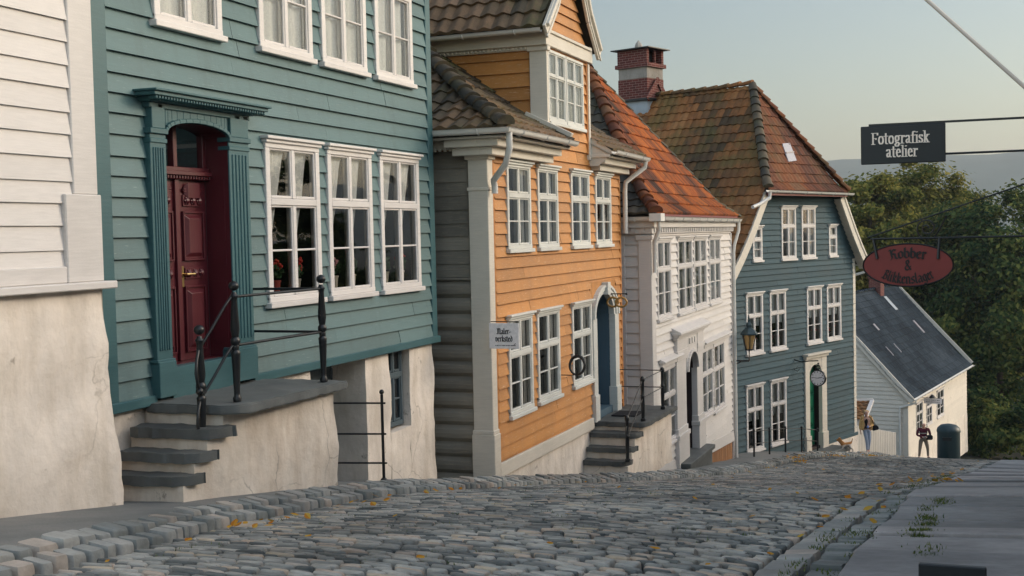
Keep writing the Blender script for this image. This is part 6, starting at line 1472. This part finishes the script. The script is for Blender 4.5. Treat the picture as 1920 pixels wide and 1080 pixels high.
# ================================================================== HOUSES ACROSS THE STREET (shade the road, show in the panes)
def plain_house(y0, y1, ez, mat, rmat, label, wins):
    fr = Frame((WX, y1, 0), -90); L_ = y1-y0; zb = gz(WX, y1)-.3
    t = thing('timber_house', label, 'house', fr, (0, 0, zb)); rows = []
    n_ = max(2, int(L_/2.2)); gmid = gz(WX, (y0+y1)/2)
    for z in wins:
        for i in range(n_): c = L_*(i+.5)/n_; rows.append((c-.52, c+.52, gmid+z, gmid+z+1.5))
    mb = MB(); siding(mb, FRONT, 0, L_, gmid+.7, ez, .18, [hole(*w) for w in rows]); mb.mark(); siding(mb, LEFT(0), 0, 7, gmid+.2, ez, .2); mb.mark(); siding(mb, RIGHT(L_), 0, 7, gmid+.2, ez, .2); mb.build('siding', M[mat], t)
    for w in rows: window(t, *w, case=.09, curt='full', top=.36)
    mb = MB(); mb.box(0, L_, -.03, 7, zb-1.5, gmid+.7); mb.build('plinth', M['plaster2'], t)
    rp = RoofPlane((0, -.35, 0), (1, 0, 0), (0, 1, 0), [(0, ez), (3.85, ez+1.6)]); tile_roof('roof', t, rp, [(-.15, 0), (L_+.15, 0), (L_+.15, 3.85), (-.15, 3.85)], rmat)
    roof_deck(t, [[(-.15, -.35, ez-.04), (L_+.15, -.35, ez-.04), (L_+.15, 3.5, ez+1.56), (-.15, 3.5, ez+1.56)], [(-.15, 7.35, ez-.04), (L_+.15, 7.35, ez-.04), (L_+.15, 3.5, ez+1.56), (-.15, 3.5, ez+1.56)], [(0, 0, ez), (0, 7, ez), (0, 3.5, ez+1.5)], [(L_, 0, ez), (L_, 7, ez), (L_, 3.5, ez+1.5)]])
    mb = MB(); gutter(mb, [(-.1, -.42, ez-.02), (L_+.1, -.42, ez-.02)]); mb.build('gutter', M['gutter'], t, smooth=40)
plain_house(-9, 4.9, 1.5, 'white', 'tile_red', 'white clapboard house right beside the camera on the right pavement', (1.0,))
plain_house(5.1, 17.0, 1.3, 'wood', 'tile_brown', 'brown timber house carrying the projecting signs', (1.4,))

# ================================================================== TREES
def crown(name, par, centre, rad, n, size, mat, seed, clumps=80, off=None):
    rg = random.Random(seed); m = MB(); C = Vector(centre); cl = []
    for i in range(clumps):
        d = Vector((rg.gauss(0, 1), rg.gauss(0, 1), rg.gauss(0, 1))).normalized(); r = rg.random()**.45
        q = Vector((d.x*rad[0]*r, d.y*rad[1]*r, d.z*rad[2]*r)); q *= 1+.16*noise.noise(d*2.3+Vector((seed, 0, 0))); cl.append((C+q, rg.uniform(.10, .25)*min(rad[0], rad[2]), d, rg.uniform(-.2, .2)))
    per = n//clumps; vs = []; fs = []; rs_ = []
    for c, r, d, sh in cl:
        for i in range(per):
            e = Vector((rg.gauss(0, 1), rg.gauss(0, 1), rg.gauss(0, .72)))*.52*r; p = c+e
            nn = (d*.7+e.normalized()*.5+Vector((rg.gauss(0, .5), rg.gauss(0, .5), .35+rg.gauss(0, .4)))).normalized(); a = nn.cross(Vector((rg.gauss(0, 1), rg.gauss(0, 1), rg.gauss(0, 1)))).normalized(); b = nn.cross(a)
            s = size*rg.uniform(.6, 1.25); i0 = len(vs); vs += [p-a*s, p+b*s*.55-a*s*.1, p+a*s, p-b*s*.55-a*s*.1]; fs.append((i0, i0+1, i0+2, i0+3)); rs_.append(min(1, max(0, .5+sh+rg.uniform(-.35, .35))))
    m.v = [tuple(v) for v in vs]; m.f = fs; m.r = rs_; m.m = [0]*len(fs)
    return m.build(name, M[mat], par)
def tree(name, label, cpx, Z, rad, n, size, mat, seed, group='trees behind the far white house', clumps=80):
    c = atdepth(*cpx, Z) if len(cpx) == 2 else Vector(cpx); g = gz(c.x, c.y); t = thing(name, label, 'tree', WORLD, (c.x, c.y, g), group)
    m = MB(); h = c.z-g; rg = random.Random(seed)
    m.tube([(c.x, c.y, g-.3), (c.x+.1, c.y, g+h*.4), (c.x-.1, c.y+.1, c.z), (c.x, c.y, c.z+rad[2]*.6)], [.27, .22, .16, .05], 9)
    for i in range(9):
        a = i*2.4; z0 = g+h*(.35+.07*i); e = Vector((math.cos(a)*rad[0]*.7, math.sin(a)*rad[1]*.7, rad[2]*rg.uniform(.0, .5))); p = Vector((c.x, c.y, z0)); m.tube([p, p+e*.5+Vector((0, 0, .3)), p+e], [.14, .09, .03], 6)
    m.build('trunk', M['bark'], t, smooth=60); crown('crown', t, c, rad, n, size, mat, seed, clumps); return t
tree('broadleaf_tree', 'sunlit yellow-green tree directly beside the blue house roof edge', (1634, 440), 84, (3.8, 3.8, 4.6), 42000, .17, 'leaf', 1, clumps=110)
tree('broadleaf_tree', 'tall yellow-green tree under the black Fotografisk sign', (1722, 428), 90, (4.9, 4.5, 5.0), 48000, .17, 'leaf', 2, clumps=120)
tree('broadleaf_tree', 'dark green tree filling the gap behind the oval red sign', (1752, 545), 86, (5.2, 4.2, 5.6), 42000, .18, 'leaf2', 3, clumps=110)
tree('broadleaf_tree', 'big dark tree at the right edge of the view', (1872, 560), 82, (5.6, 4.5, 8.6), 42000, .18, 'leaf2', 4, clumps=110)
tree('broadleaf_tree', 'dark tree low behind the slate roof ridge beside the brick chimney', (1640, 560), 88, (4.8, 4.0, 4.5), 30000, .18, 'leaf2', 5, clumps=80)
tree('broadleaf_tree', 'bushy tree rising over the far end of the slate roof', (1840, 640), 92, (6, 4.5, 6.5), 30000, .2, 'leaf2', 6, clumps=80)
for i, (x, y, zc, r, rz_, lb) in enumerate(((12.2, 20.5, -1.6, 2.4, 3.5, 'garden tree just past the brown house with the signs'), (13.0, 25.5, -1.5, 2.8, 4.0, 'garden tree opposite the gilded pretzel sign'),
        (12.6, 31, -2.1, 3.0, 4.6, 'garden tree opposite the white arched doorway'), (14.5, 37, -3.4, 3.2, 5.2, 'garden tree opposite the street lamp'), (18, 46, -5.2, 3.4, 4.4, 'garden tree on the inside of the road bend'), (27, 50, -5, 4.2, 5, 'garden tree farther along the bend of the road'))):
    tree('broadleaf_tree', lb, (x, y, zc), 0, (r, r, rz_), 30000, .15, 'leaf2', 20+i, 'garden trees on the right of the street', 80)

for cp, Z_, rd_, lb in (((1888, 815), 74, (4.6, 3, 2.9), 'low dark shrub at the right edge below the big tree'), ((1815, 800), 80, (3.4, 3, 3.2), 'low dark shrub beyond the litter bin')):
    c = atdepth(*cp, Z_); t = thing('shrub', lb, 'shrub', WORLD, (c.x, c.y, gz(c.x, c.y))); crown('foliage', t, c, rd_, 14000, .16, 'leaf2', int(cp[0]), 50)
# ================================================================== PEOPLE AND THE DOG
def skinned(name, J, E_, mat, par, sub=2, fac=1.0):
    names = list(J); idx = {k: i for i, k in enumerate(names)}; off = Vector(OFF[par.name])
    me = bpy.data.meshes.new(name); me.from_pydata([Vector(J[k][0]) for k in names], [(idx[a], idx[b]) for a, b in E_], [])
    o = bpy.data.objects.new(name, me); COL.objects.link(o); md = o.modifiers.new('skin', 'SKIN'); md.use_smooth_shade = True
    for k in names:
        sv = me.skin_vertices[0].data[idx[k]]; r = J[k][1]; sv.radius = (r*fac, r*fac) if not isinstance(r, tuple) else (r[0]*fac, r[1]*fac)
        sv.use_root = (k == names[0])
    sb = o.modifiers.new('sub', 'SUBSURF'); sb.levels = sub; sb.render_levels = sub
    dg = bpy.context.evaluated_depsgraph_get(); ev = bpy.data.meshes.new_from_object(o.evaluated_get(dg)); bpy.data.objects.remove(o); ev.transform(Matrix.Translation(-off))
    ev.materials.clear(); ev.materials.append(M[mat]); a = ev.attributes.new('rnd', 'FLOAT', 'FACE'); a.data.foreach_set('value', [.5]*len(ev.polygons))
    o = bpy.data.objects.new(name, ev); COL.objects.link(o); o.parent = par; OFF[o.name] = tuple(off); return o
def hand_joints(J, E_, pre, wrist, dirv, side, curl=.4):
    """palm, four fingers of unequal length and a thumb leaving the side of the palm"""
    d = Vector(dirv).normalized(); w = Vector(wrist); sd = Vector(side).normalized(); nn = d.cross(sd)
    J[pre+'palm'] = (w+d*.055, (.034, .016)); E_.append((pre+'wrist', pre+'palm'))
    for k, (o_, L_) in enumerate(((-.028, .062), (-.009, .074), (.010, .070), (.028, .052))):
        b = w+d*.095+sd*o_; J[f'{pre}k{k}'] = (b, .0095); J[f'{pre}m{k}'] = (b+d*L_*.5+nn*curl*.018, .0085); J[f'{pre}t{k}'] = (b+d*L_*.85+nn*curl*.05, .0075)
        E_ += [(pre+'palm', f'{pre}k{k}'), (f'{pre}k{k}', f'{pre}m{k}'), (f'{pre}m{k}', f'{pre}t{k}')]
    b = w+d*.035-sd*.036; J[pre+'th0'] = (b, .011); J[pre+'th1'] = (b+d*.035-sd*.02+nn*.012, .010); J[pre+'th2'] = (b+d*.06-sd*.018+nn*.028, .0085)
    E_ += [(pre+'palm', pre+'th0'), (pre+'th0', pre+'th1'), (pre+'th1', pre+'th2')]
def person(o, th, label, pose, H=1.7):
    fr = Frame((o[0], o[1], 0), th); zf = o[2]; t = thing('person', label, 'person', fr, (0, 0, zf))
    V = lambda x, y, z: Vector((x, y, zf+z*H/1.7))
    P = {k: V(*v) for k, v in pose['J'].items()}; J = {}; E_ = []
    R = dict(pelvis=(.125, .10), waist=(.115, .085), chest=(.145, .10), neckb=(.075, .06), neck=(.048, .05), skull=(.072, .088), crown=(.055, .068), lsh=.058, rsh=.058, lel=.043, rel=.043, lwrist=.027, rwrist=.027,
             lhip=.085, rhip=.085, lknee=.058, rknee=.058, lank=.038, rank=.038, lheel=.036, rheel=.036, ltoe=.028, rtoe=.028)
    for k in ('pelvis', 'waist', 'chest', 'neckb', 'neck', 'skull', 'crown', 'lsh', 'lel', 'lwrist', 'rsh', 'rel', 'rwrist', 'lhip', 'lknee', 'lank', 'ltoe', 'rhip', 'rknee', 'rank', 'rtoe'): J[k] = (P[k], R[k])
    E_ = [('pelvis', 'waist'), ('waist', 'chest'), ('chest', 'neckb'), ('neckb', 'neck'), ('neck', 'skull'), ('skull', 'crown'), ('chest', 'lsh'), ('lsh', 'lel'), ('lel', 'lwrist'), ('chest', 'rsh'), ('rsh', 'rel'), ('rel', 'rwrist'),
          ('pelvis', 'lhip'), ('lhip', 'lknee'), ('lknee', 'lank'), ('lank', 'ltoe'), ('pelvis', 'rhip'), ('rhip', 'rknee'), ('rknee', 'rank'), ('rank', 'rtoe')]
    fd = Vector(pose['face']).normalized(); sd = fd.cross(Vector((0, 0, 1))).normalized(); hc = P['skull']
    J['nose'] = (hc+fd*.105+Vector((0, 0, -.01)), .012); J['chin'] = (hc+fd*.065+Vector((0, 0, -.085)), .026); J['lear'] = (hc+sd*.088, .014); J['rear'] = (hc-sd*.088, .014)
    E_ += [('skull', 'nose'), ('skull', 'chin'), ('skull', 'lear'), ('skull', 'rear')]
    for s in 'lr': hand_joints(J, E_, s, P[s+'wrist'], pose[s+'hd'], pose.get(s+'hs', (0, -1, 0)))
    skinned('body', J, E_, 'skin', t)
    m = MB()
    for s in (-1, 1): m.ball(tuple(hc+fd*.082+sd*.030*s+Vector((0, 0, .018))), .011, 6)
    m.build('eyes', M['black'], t); m = MB(); m.tube([hc+fd*.088+sd*-.022+Vector((0, 0, -.045)), hc+fd*.094+Vector((0, 0, -.045)), hc+fd*.088+sd*.022+Vector((0, 0, -.045))], .007, 6); m.build('mouth', M['potred'], t)
    return fr, t, P, R, V
def sub(P, R, ks, f, extra=None):
    J = {}
    for k in ks:
        r = R[k]; J[k] = (P[k], tuple(q*f for q in r) if isinstance(r, tuple) else r*f)
    J.update(extra or {}); return J
# woman
wz = hit(1617, 848); wo = atdepth(1626, 848, 47.5); wo = Vector((wo.x, wo.y, gz(wo.x, wo.y)+.01))
pose = dict(J=dict(pelvis=(.0, .02, .92), waist=(.0, .01, 1.06), chest=(-.01, .02, 1.24), neckb=(-.02, .0, 1.40), neck=(-.025, -.02, 1.46), skull=(-.035, -.04, 1.57), crown=(-.035, -.03, 1.645),
    lsh=(.165, .02, 1.36), lel=(.235, .03, 1.09), lwrist=(.06, -.17, 1.04), rsh=(-.185, .02, 1.35), rel=(-.245, .06, 1.08), rwrist=(-.25, -.02, .86),
    lhip=(.085, .02, .88), lknee=(.085, -.03, .49), lank=(.06, .03, .09), ltoe=(.05, -.12, .03), rhip=(-.08, .02, .88), rknee=(-.02, -.05, .49), rank=(.0, -.02, .085), rtoe=(-.02, -.16, .03)),
    face=(-.55, -.75, -.35), lhd=(-.7, -.5, .1), lhs=(0, 0, 1), rhd=(-.1, -.35, -1), rhs=(0, 1, 0))
fr, t, P, R, V = person(wo, 20.4, 'woman in open beige jacket and light jeans with a black shoulder bag', pose)
skinned('jeans', sub(P, R, ('pelvis', 'lhip', 'lknee', 'lank', 'rhip', 'rknee', 'rank'), 1.17, {'top': (P['waist']+Vector((0, 0, -.06)), (.125, .095))}), [('pelvis', 'top'), ('pelvis', 'lhip'), ('lhip', 'lknee'), ('lknee', 'lank'), ('pelvis', 'rhip'), ('rhip', 'rknee'), ('rknee', 'rank')], 'jeans', t)
skinned('top', sub(P, R, ('waist', 'chest', 'neckb'), 1.08, {'hem': (P['pelvis']+Vector((0, -.01, .05)), (.13, .105))}), [('hem', 'waist'), ('waist', 'chest'), ('chest', 'neckb')], 'blacktop', t)
for s in 'lr':
    sg = 1 if s == 'l' else -1; sh, el, wr = P[s+'sh'], P[s+'el'], P[s+'wrist']
    skinned('jacket_half', {'a': (P['chest']+Vector((sg*.10, .02, .06)), (.085, .115)), 'sh': (sh, .075), 'el': (el, .064), 'wr': (el.lerp(wr, .86), .046), 'b': (P['waist']+Vector((sg*.12, .02, 0)), (.07, .115)), 'c': (P['pelvis']+Vector((sg*.14, .02, -.06)), (.06, .125))}, [('a', 'sh'), ('sh', 'el'), ('el', 'wr'), ('a', 'b'), ('b', 'c')], 'jacket', t)
skinned('jacket_back', {'a': (P['chest']+Vector((0, .085, .1)), (.15, .05)), 'b': (P['waist']+Vector((0, .09, 0)), (.14, .045)), 'c': (P['pelvis']+Vector((0, .10, -.06)), (.16, .05))}, [('a', 'b'), ('b', 'c')], 'jacket', t)
hc = P['skull']; skinned('hair', {'a': (hc+Vector((.015, .035, .045)), (.098, .10)), 'b': (hc+Vector((.02, .05, -.03)), (.095, .075)), 'c': (hc+Vector((.01, -.01, .085)), (.08, .075)), 'd': (hc+Vector((.075, .0, -.01)), (.035, .06)), 'e': (hc+Vector((-.07, .03, .0)), (.035, .05))}, [('a', 'b'), ('a', 'c'), ('a', 'd'), ('a', 'e')], 'hair', t)
for s in 'lr': skinned('shoe', {'a': (P[s+'ank']+Vector((0, .03, -.04)), .048), 'b': (P[s+'toe']+Vector((0, .05, .01)), (.045, .035)), 'c': (P[s+'toe']+Vector((0, -.04, .0)), (.035, .024))}, [('a', 'b'), ('b', 'c')], 'blacktop', t)
bag = thing('handbag', 'black shoulder bag hanging at the hip of the woman in beige', 'bag', fr, (.30, .02, wo.z+.95))
m = MB(); c = V(.30, .0, 1.0); m.hexa([tuple(c+Vector(v)) for v in ((-.10, -.07, -.15), (.16, -.06, -.10), (.16, .06, -.10), (-.10, .07, -.15), (-.06, -.05, .10), (.13, -.05, .05), (.13, .05, .05), (-.06, .05, .10))]); m.build('pouch', M['blacktop'], bag, bevel=.03, seg=2, smooth=60)
m = MB(); m.tube([c+Vector((-.04, -.06, .1)), P['lsh']+Vector((-.02, -.06, .05)), P['lsh']+Vector((-.03, .02, .085)), P['lsh']+Vector((.0, .08, .02)), c+Vector((.05, .05, .08))], .014, 6); m.build('strap', M['blacktop'], bag, smooth=60)
M['cloth_blue'] = simple('blue_cloth', (.10, .20, .45, 1), .7); m = MB(); c = P['lwrist']+Vector((-.09, -.05, .0)); m.ball(tuple(c), .045, 8, sz=1.3); solo(m, 'folded_map', M['cloth_blue'], 'blue folded paper in the hand of the woman in beige', 'paper', fr, tuple(c), smooth=60)
# man
mo = atdepth(1732, 864, 53.5); mo = Vector((mo.x, mo.y, gz(mo.x, mo.y)+.01))
pose = dict(J=dict(pelvis=(.0, .04, .90), waist=(.0, .02, 1.05), chest=(-.01, -.02, 1.24), neckb=(-.02, -.06, 1.39), neck=(-.025, -.09, 1.44), skull=(-.03, -.13, 1.53), crown=(-.03, -.12, 1.605),
    lsh=(.20, -.02, 1.34), lel=(.29, -.02, 1.08), lwrist=(.10, -.24, 1.0), rsh=(-.22, -.02, 1.34), rel=(-.29, .0, 1.07), rwrist=(-.08, -.24, .99),
    lhip=(.095, .04, .87), lknee=(.17, -.02, .48), lank=(.20, .02, .09), ltoe=(.22, -.12, .03), rhip=(-.095, .04, .87), rknee=(-.17, -.04, .48), rank=(-.20, .0, .09), rtoe=(-.23, -.14, .03)),
    face=(-.30, -.85, -.25), lhd=(-.8, -.4, .1), lhs=(0, 0, 1), rhd=(.8, -.4, .1), rhs=(0, 0, 1))
fr, t, P, R, V = person(mo, 20.4, 'balding man in burgundy sweater and khaki trousers holding a camera bag', pose, 1.66)
skinned('trousers', sub(P, R, ('pelvis', 'lhip', 'lknee', 'lank', 'rhip', 'rknee', 'rank'), 1.28, {'top': (P['waist']+Vector((0, 0, -.05)), (.14, .11))}), [('pelvis', 'top'), ('pelvis', 'lhip'), ('lhip', 'lknee'), ('lknee', 'lank'), ('pelvis', 'rhip'), ('rhip', 'rknee'), ('rknee', 'rank')], 'khaki', t)
J_ = sub(P, R, ('waist', 'chest', 'neckb', 'lsh', 'lel', 'rsh', 'rel'), 1.28, {'hem': (P['pelvis']+Vector((0, -.02, .07)), (.165, .13)), 'lw': (P['lel'].lerp(P['lwrist'], .88), .045), 'rw': (P['rel'].lerp(P['rwrist'], .88), .045)})
swt = skinned('sweater', J_, [('hem', 'waist'), ('waist', 'chest'), ('chest', 'neckb'), ('chest', 'lsh'), ('lsh', 'lel'), ('lel', 'lw'), ('chest', 'rsh'), ('rsh', 'rel'), ('rel', 'rw')], 'burgundy', t)
m = MB(); N = 24; c = P['chest'].lerp(P['waist'], .45); rr_ = [(.182, .135, -.02), (.186, .138, .0), (.182, .135, .02)]
vs = [(c.x+a*math.cos(2*math.pi*i/N), c.y+b*math.sin(2*math.pi*i/N), c.z+z) for a, b, z in rr_ for i in range(N)]; m.add(vs, [(k*N+i, k*N+(i+1) % N, (k+1)*N+(i+1) % N, (k+1)*N+i) for k in range(2) for i in range(N)]); m.build('stripe', M['stripe'], t, smooth=60)
hc = P['skull']; skinned('hair', {'a': (hc+Vector((.01, .06, .0)), (.085, .05)), 'b': (hc+Vector((.078, .02, .01)), (.022, .05)), 'c': (hc+Vector((-.07, .035, .01)), (.022, .05))}, [('a', 'b'), ('a', 'c')], 'khaki', t)
for s in 'lr': skinned('shoe', {'a': (P[s+'ank']+Vector((0, .03, -.04)), .052), 'b': (P[s+'toe']+Vector((0, .05, .01)), (.05, .038)), 'c': (P[s+'toe']+Vector((0, -.04, .0)), (.04, .026))}, [('a', 'b'), ('b', 'c')], 'blacktop', t)
c = V(.16, -.22, .98); bag = thing('camera_bag', 'black camera bag held at the waist of the man in burgundy', 'bag', fr, tuple(c))
m = MB(); m.box(c.x-.13, c.x+.15, c.y-.09, c.y+.09, c.z-.10, c.z+.10); m.build('pouch', M['blacktop'], bag, bevel=.03, seg=2, smooth=60); m = MB(); m.tube([c+Vector((-.10, 0, .08)), P['lsh']+Vector((-.10, -.14, .02)), P['neckb']+Vector((.09, .02, .03)), P['lsh']+Vector((0, .10, 0)), c+Vector((.12, .05, .06))], .014, 6); m.build('strap', M['blacktop'], bag, smooth=60)
c = V(-.05, -.30, 1.0); cm = thing('camera', 'small silver camera in the hands of the man in burgundy', 'camera', fr, tuple(c)); m = MB(); m.box(c.x-.06, c.x+.06, c.y-.03, c.y+.02, c.z-.035, c.z+.035); m.build('case', M['stripe'], cm, bevel=.008); m = MB(); m.tube([c+Vector((0, -.03, 0)), c+Vector((0, -.07, 0))], .024, 12); m.build('lens', M['black'], cm, smooth=40)
# dog
do = atdepth(1584, 849, 37.3); do = Vector((do.x, do.y, gz(do.x, do.y))); 
DF = Frame((do.x, do.y, 0), 20.4); t = thing('dog', 'small tan and white terrier by the blue house corner, ahead of the woman', 'dog', DF, (0, 0, do.z)); v = lambda x, y, z: Vector((x, y, do.z+z))
J = {'belly': (v(.06, .0, .26), (.055, .06)), 'chest': (v(-.06, -.02, .27), (.068, .08)), 'rump': (v(.17, .03, .27), (.058, .06)), 'neck': (v(-.13, -.03, .36), (.045, .05)), 'head': (v(-.18, -.05, .43), (.045, .05)), 'muz': (v(-.245, -.065, .415), (.024, .024)), 'nose': (v(-.275, -.07, .415), .014),
     'tail': (v(.23, .04, .34), .016), 'tail2': (v(.25, .04, .44), .009), 'ear1': (v(-.165, -.085, .475), .016), 'ear1t': (v(-.18, -.105, .445), .009), 'ear2': (v(-.16, -.01, .48), .016), 'ear2t': (v(-.175, .02, .45), .009)}
E_ = [('chest', 'belly'), ('belly', 'rump'), ('chest', 'neck'), ('neck', 'head'), ('head', 'muz'), ('muz', 'nose'), ('rump', 'tail'), ('tail', 'tail2'), ('head', 'ear1'), ('ear1', 'ear1t'), ('head', 'ear2'), ('ear2', 'ear2t')]
for k, (x, y, dx) in enumerate(((-.07, -.055, -.05), (-.05, .03, .04))):
    J[f'fs{k}'] = (v(x, y, .20), .032); J[f'fk{k}'] = (v(x+dx*.5-.01, y, .11), .020); J[f'ff{k}'] = (v(x+dx, y, .02), .018); J[f'fp{k}'] = (v(x+dx-.035, y, .012), .016); E_ += [('chest', f'fs{k}'), (f'fs{k}', f'fk{k}'), (f'fk{k}', f'ff{k}'), (f'ff{k}', f'fp{k}')]
for k, (x, y, dx) in enumerate(((.17, -.035, .03), (.18, .065, -.05))):
    J[f'hs{k}'] = (v(x-.02, y, .18), .040); J[f'hh{k}'] = (v(x+.05+dx, y, .10), .019); J[f'hf{k}'] = (v(x+.02+dx, y, .02), .017); J[f'hp{k}'] = (v(x-.02+dx, y, .012), .015); E_ += [('rump', f'hs{k}'), (f'hs{k}', f'hh{k}'), (f'hh{k}', f'hf{k}'), (f'hf{k}', f'hp{k}')]
M['dogcoat'] = NT('terrier_coat'); _t = M['dogcoat']; _n = _t.noise(7, _t.coord(), 2); _z = _t.n('ShaderNodeSeparateXYZ'); _tc = _t.n('ShaderNodeTexCoord'); _t.l(_tc.outputs['Object'], _z.inputs[0])
M['dogcoat'] = _t.done(_t.ramp(_t.math('ADD', _z.outputs[2], _t.math('MULTIPLY_ADD', _n, .3, -.15)), [(.24, (.62, .54, .48)), (.28, (.40, .19, .07))]), .85, .2)
skinned('body', J, E_, 'dogcoat', t)
m = MB(); m.ball(tuple(J['nose'][0]+Vector((-.008, 0, .004))), .014, 6); m.ball(tuple(v(-.205, -.088, .445)), .008, 6); m.ball(tuple(v(-.21, -.03, .445)), .008, 6); m.build('eyes_and_nose', M['black'], t)

# ================================================================== LEAVES, GRASS AND MOSS
def ground_z(x, y): return gz(x, y)-(.062 if kerb_x(min(y, 56.7))+.5 < x < right_x(y)-.4 else -.012)
m = MB(); rg = random.Random(11)
for i in range(170):
    y = rg.choice((rg.uniform(4, 14), rg.uniform(6, 30), rg.uniform(28, 48))); kx_ = kerb_x(min(y, 56.7))
    x = rg.choice((kx_+.52+abs(rg.gauss(0, .12)), rg.uniform(kx_+.5, right_x(y)), right_x(y)-.25+rg.gauss(0, .1))) if y < 40 else kx_+.6+abs(rg.gauss(0, .5))
    s = rg.uniform(.018, .034); a = rg.uniform(0, 6.28); c = Vector((x, y, ground_z(x, y)+.012)); ax = Vector((math.cos(a), math.sin(a), rg.uniform(-.4, .4)))*s; ay = Vector((-math.sin(a), math.cos(a), rg.uniform(-.4, .4)))*s*.7
    m.face([c-ax, c-ax*.3+ay, c+ax*.4+ay*.9, c+ax*1.2]); m.face([c-ax, c+ax*1.2, c+ax*.4-ay*.9, c-ax*.3-ay])
for cx_, cy_, n_ in ((2.05, 9.4, 8), (2.25, 7.3, 5), (2.7, 32.5, 60), (3.5, 34.5, 40), (4.2, 37.5, 40), (6.6, 13, 16)):
    for i in range(n_):
        x, y = cx_+rg.gauss(0, .14), cy_+rg.gauss(0, .35); s = rg.uniform(.022, .04); a = rg.uniform(0, 6.28); c = Vector((x, y, ground_z(x, y)+.015+rg.uniform(0, .03))); ax = Vector((math.cos(a), math.sin(a), rg.uniform(-.5, .5)))*s; ay = Vector((-math.sin(a), math.cos(a), rg.uniform(-.5, .5)))*s*.7
        m.face([c-ax, c-ax*.3+ay, c+ax*.4+ay*.9, c+ax*1.2]); m.face([c-ax, c+ax*1.2, c+ax*.4-ay*.9, c-ax*.3-ay])
o = m.build('fallen_leaves', M['fallen']); o['kind'] = 'stuff'
m = MB()
def tuft(x, y, z, n_, sp, h):
    for i in range(n_):
        c = Vector((x+rg.gauss(0, sp), y+rg.gauss(0, sp), z)); a = rg.uniform(0, 6.28); hh = h*rg.uniform(.4, 1.2); w_ = Vector((math.cos(a), math.sin(a), 0))*.004; tip = c+Vector((rg.gauss(0, .5), rg.gauss(0, .5), 1)).normalized()*hh
        m.face([c-w_, c+w_, tip])
for i in range(900):
    y = 2+34*rg.random()**1.6; x = rg.uniform(kerb_x(y)+.5, right_x(y)-.35)
    if noise.noise(Vector((x*.7, y*.7, 4))) > -.05: tuft(x, y, gz(x, y)-.095, 16, .035, .032)
for i in range(120):
    y = rg.uniform(3, 24); tuft(right_x(y)+rg.choice((-.02, -.2))+rg.gauss(0, .02), y, gz(right_x(y), y)-.03, 14, .03, .022)
for px_, py_, n_ in ((1738, 985, 70), (1734, 1000, 60), (1740, 1040, 60), (1730, 1002, 40), (1765, 945, 60), (1735, 955, 40), (1725, 1003, 60), (1741, 975, 50), (1610, 1005, 30)):
    p = hit(px_, py_)
    for k in range(5): tuft(p.x+rg.gauss(0, .03), p.y+rg.gauss(0, .06), gz(p.x, p.y), n_//2, .035, .022)
o = m.build('grass_tufts', M['grass']); o['kind'] = 'stuff'

# ================================================================== AIR
HAZE = True
if HAZE:
    m = MB(); m.box(-2650, 2650, -420, 3150, -22.5, 150)
    hz = bpy.data.materials.new('haze'); hz.use_nodes = True; hz.node_tree.nodes.clear()
    ho = hz.node_tree.nodes.new('ShaderNodeOutputMaterial'); hv = hz.node_tree.nodes.new('ShaderNodeVolumePrincipled')
    hv.inputs['Color'].default_value = (.85, .90, .95, 1); hv.inputs['Density'].default_value = .00028; hv.inputs['Anisotropy'].default_value = .2
    hz.node_tree.links.new(hv.outputs[0], ho.inputs['Volume'])
    o = m.build('haze', hz); o['kind'] = 'stuff'
    S.cycles.volume_bounces = 0
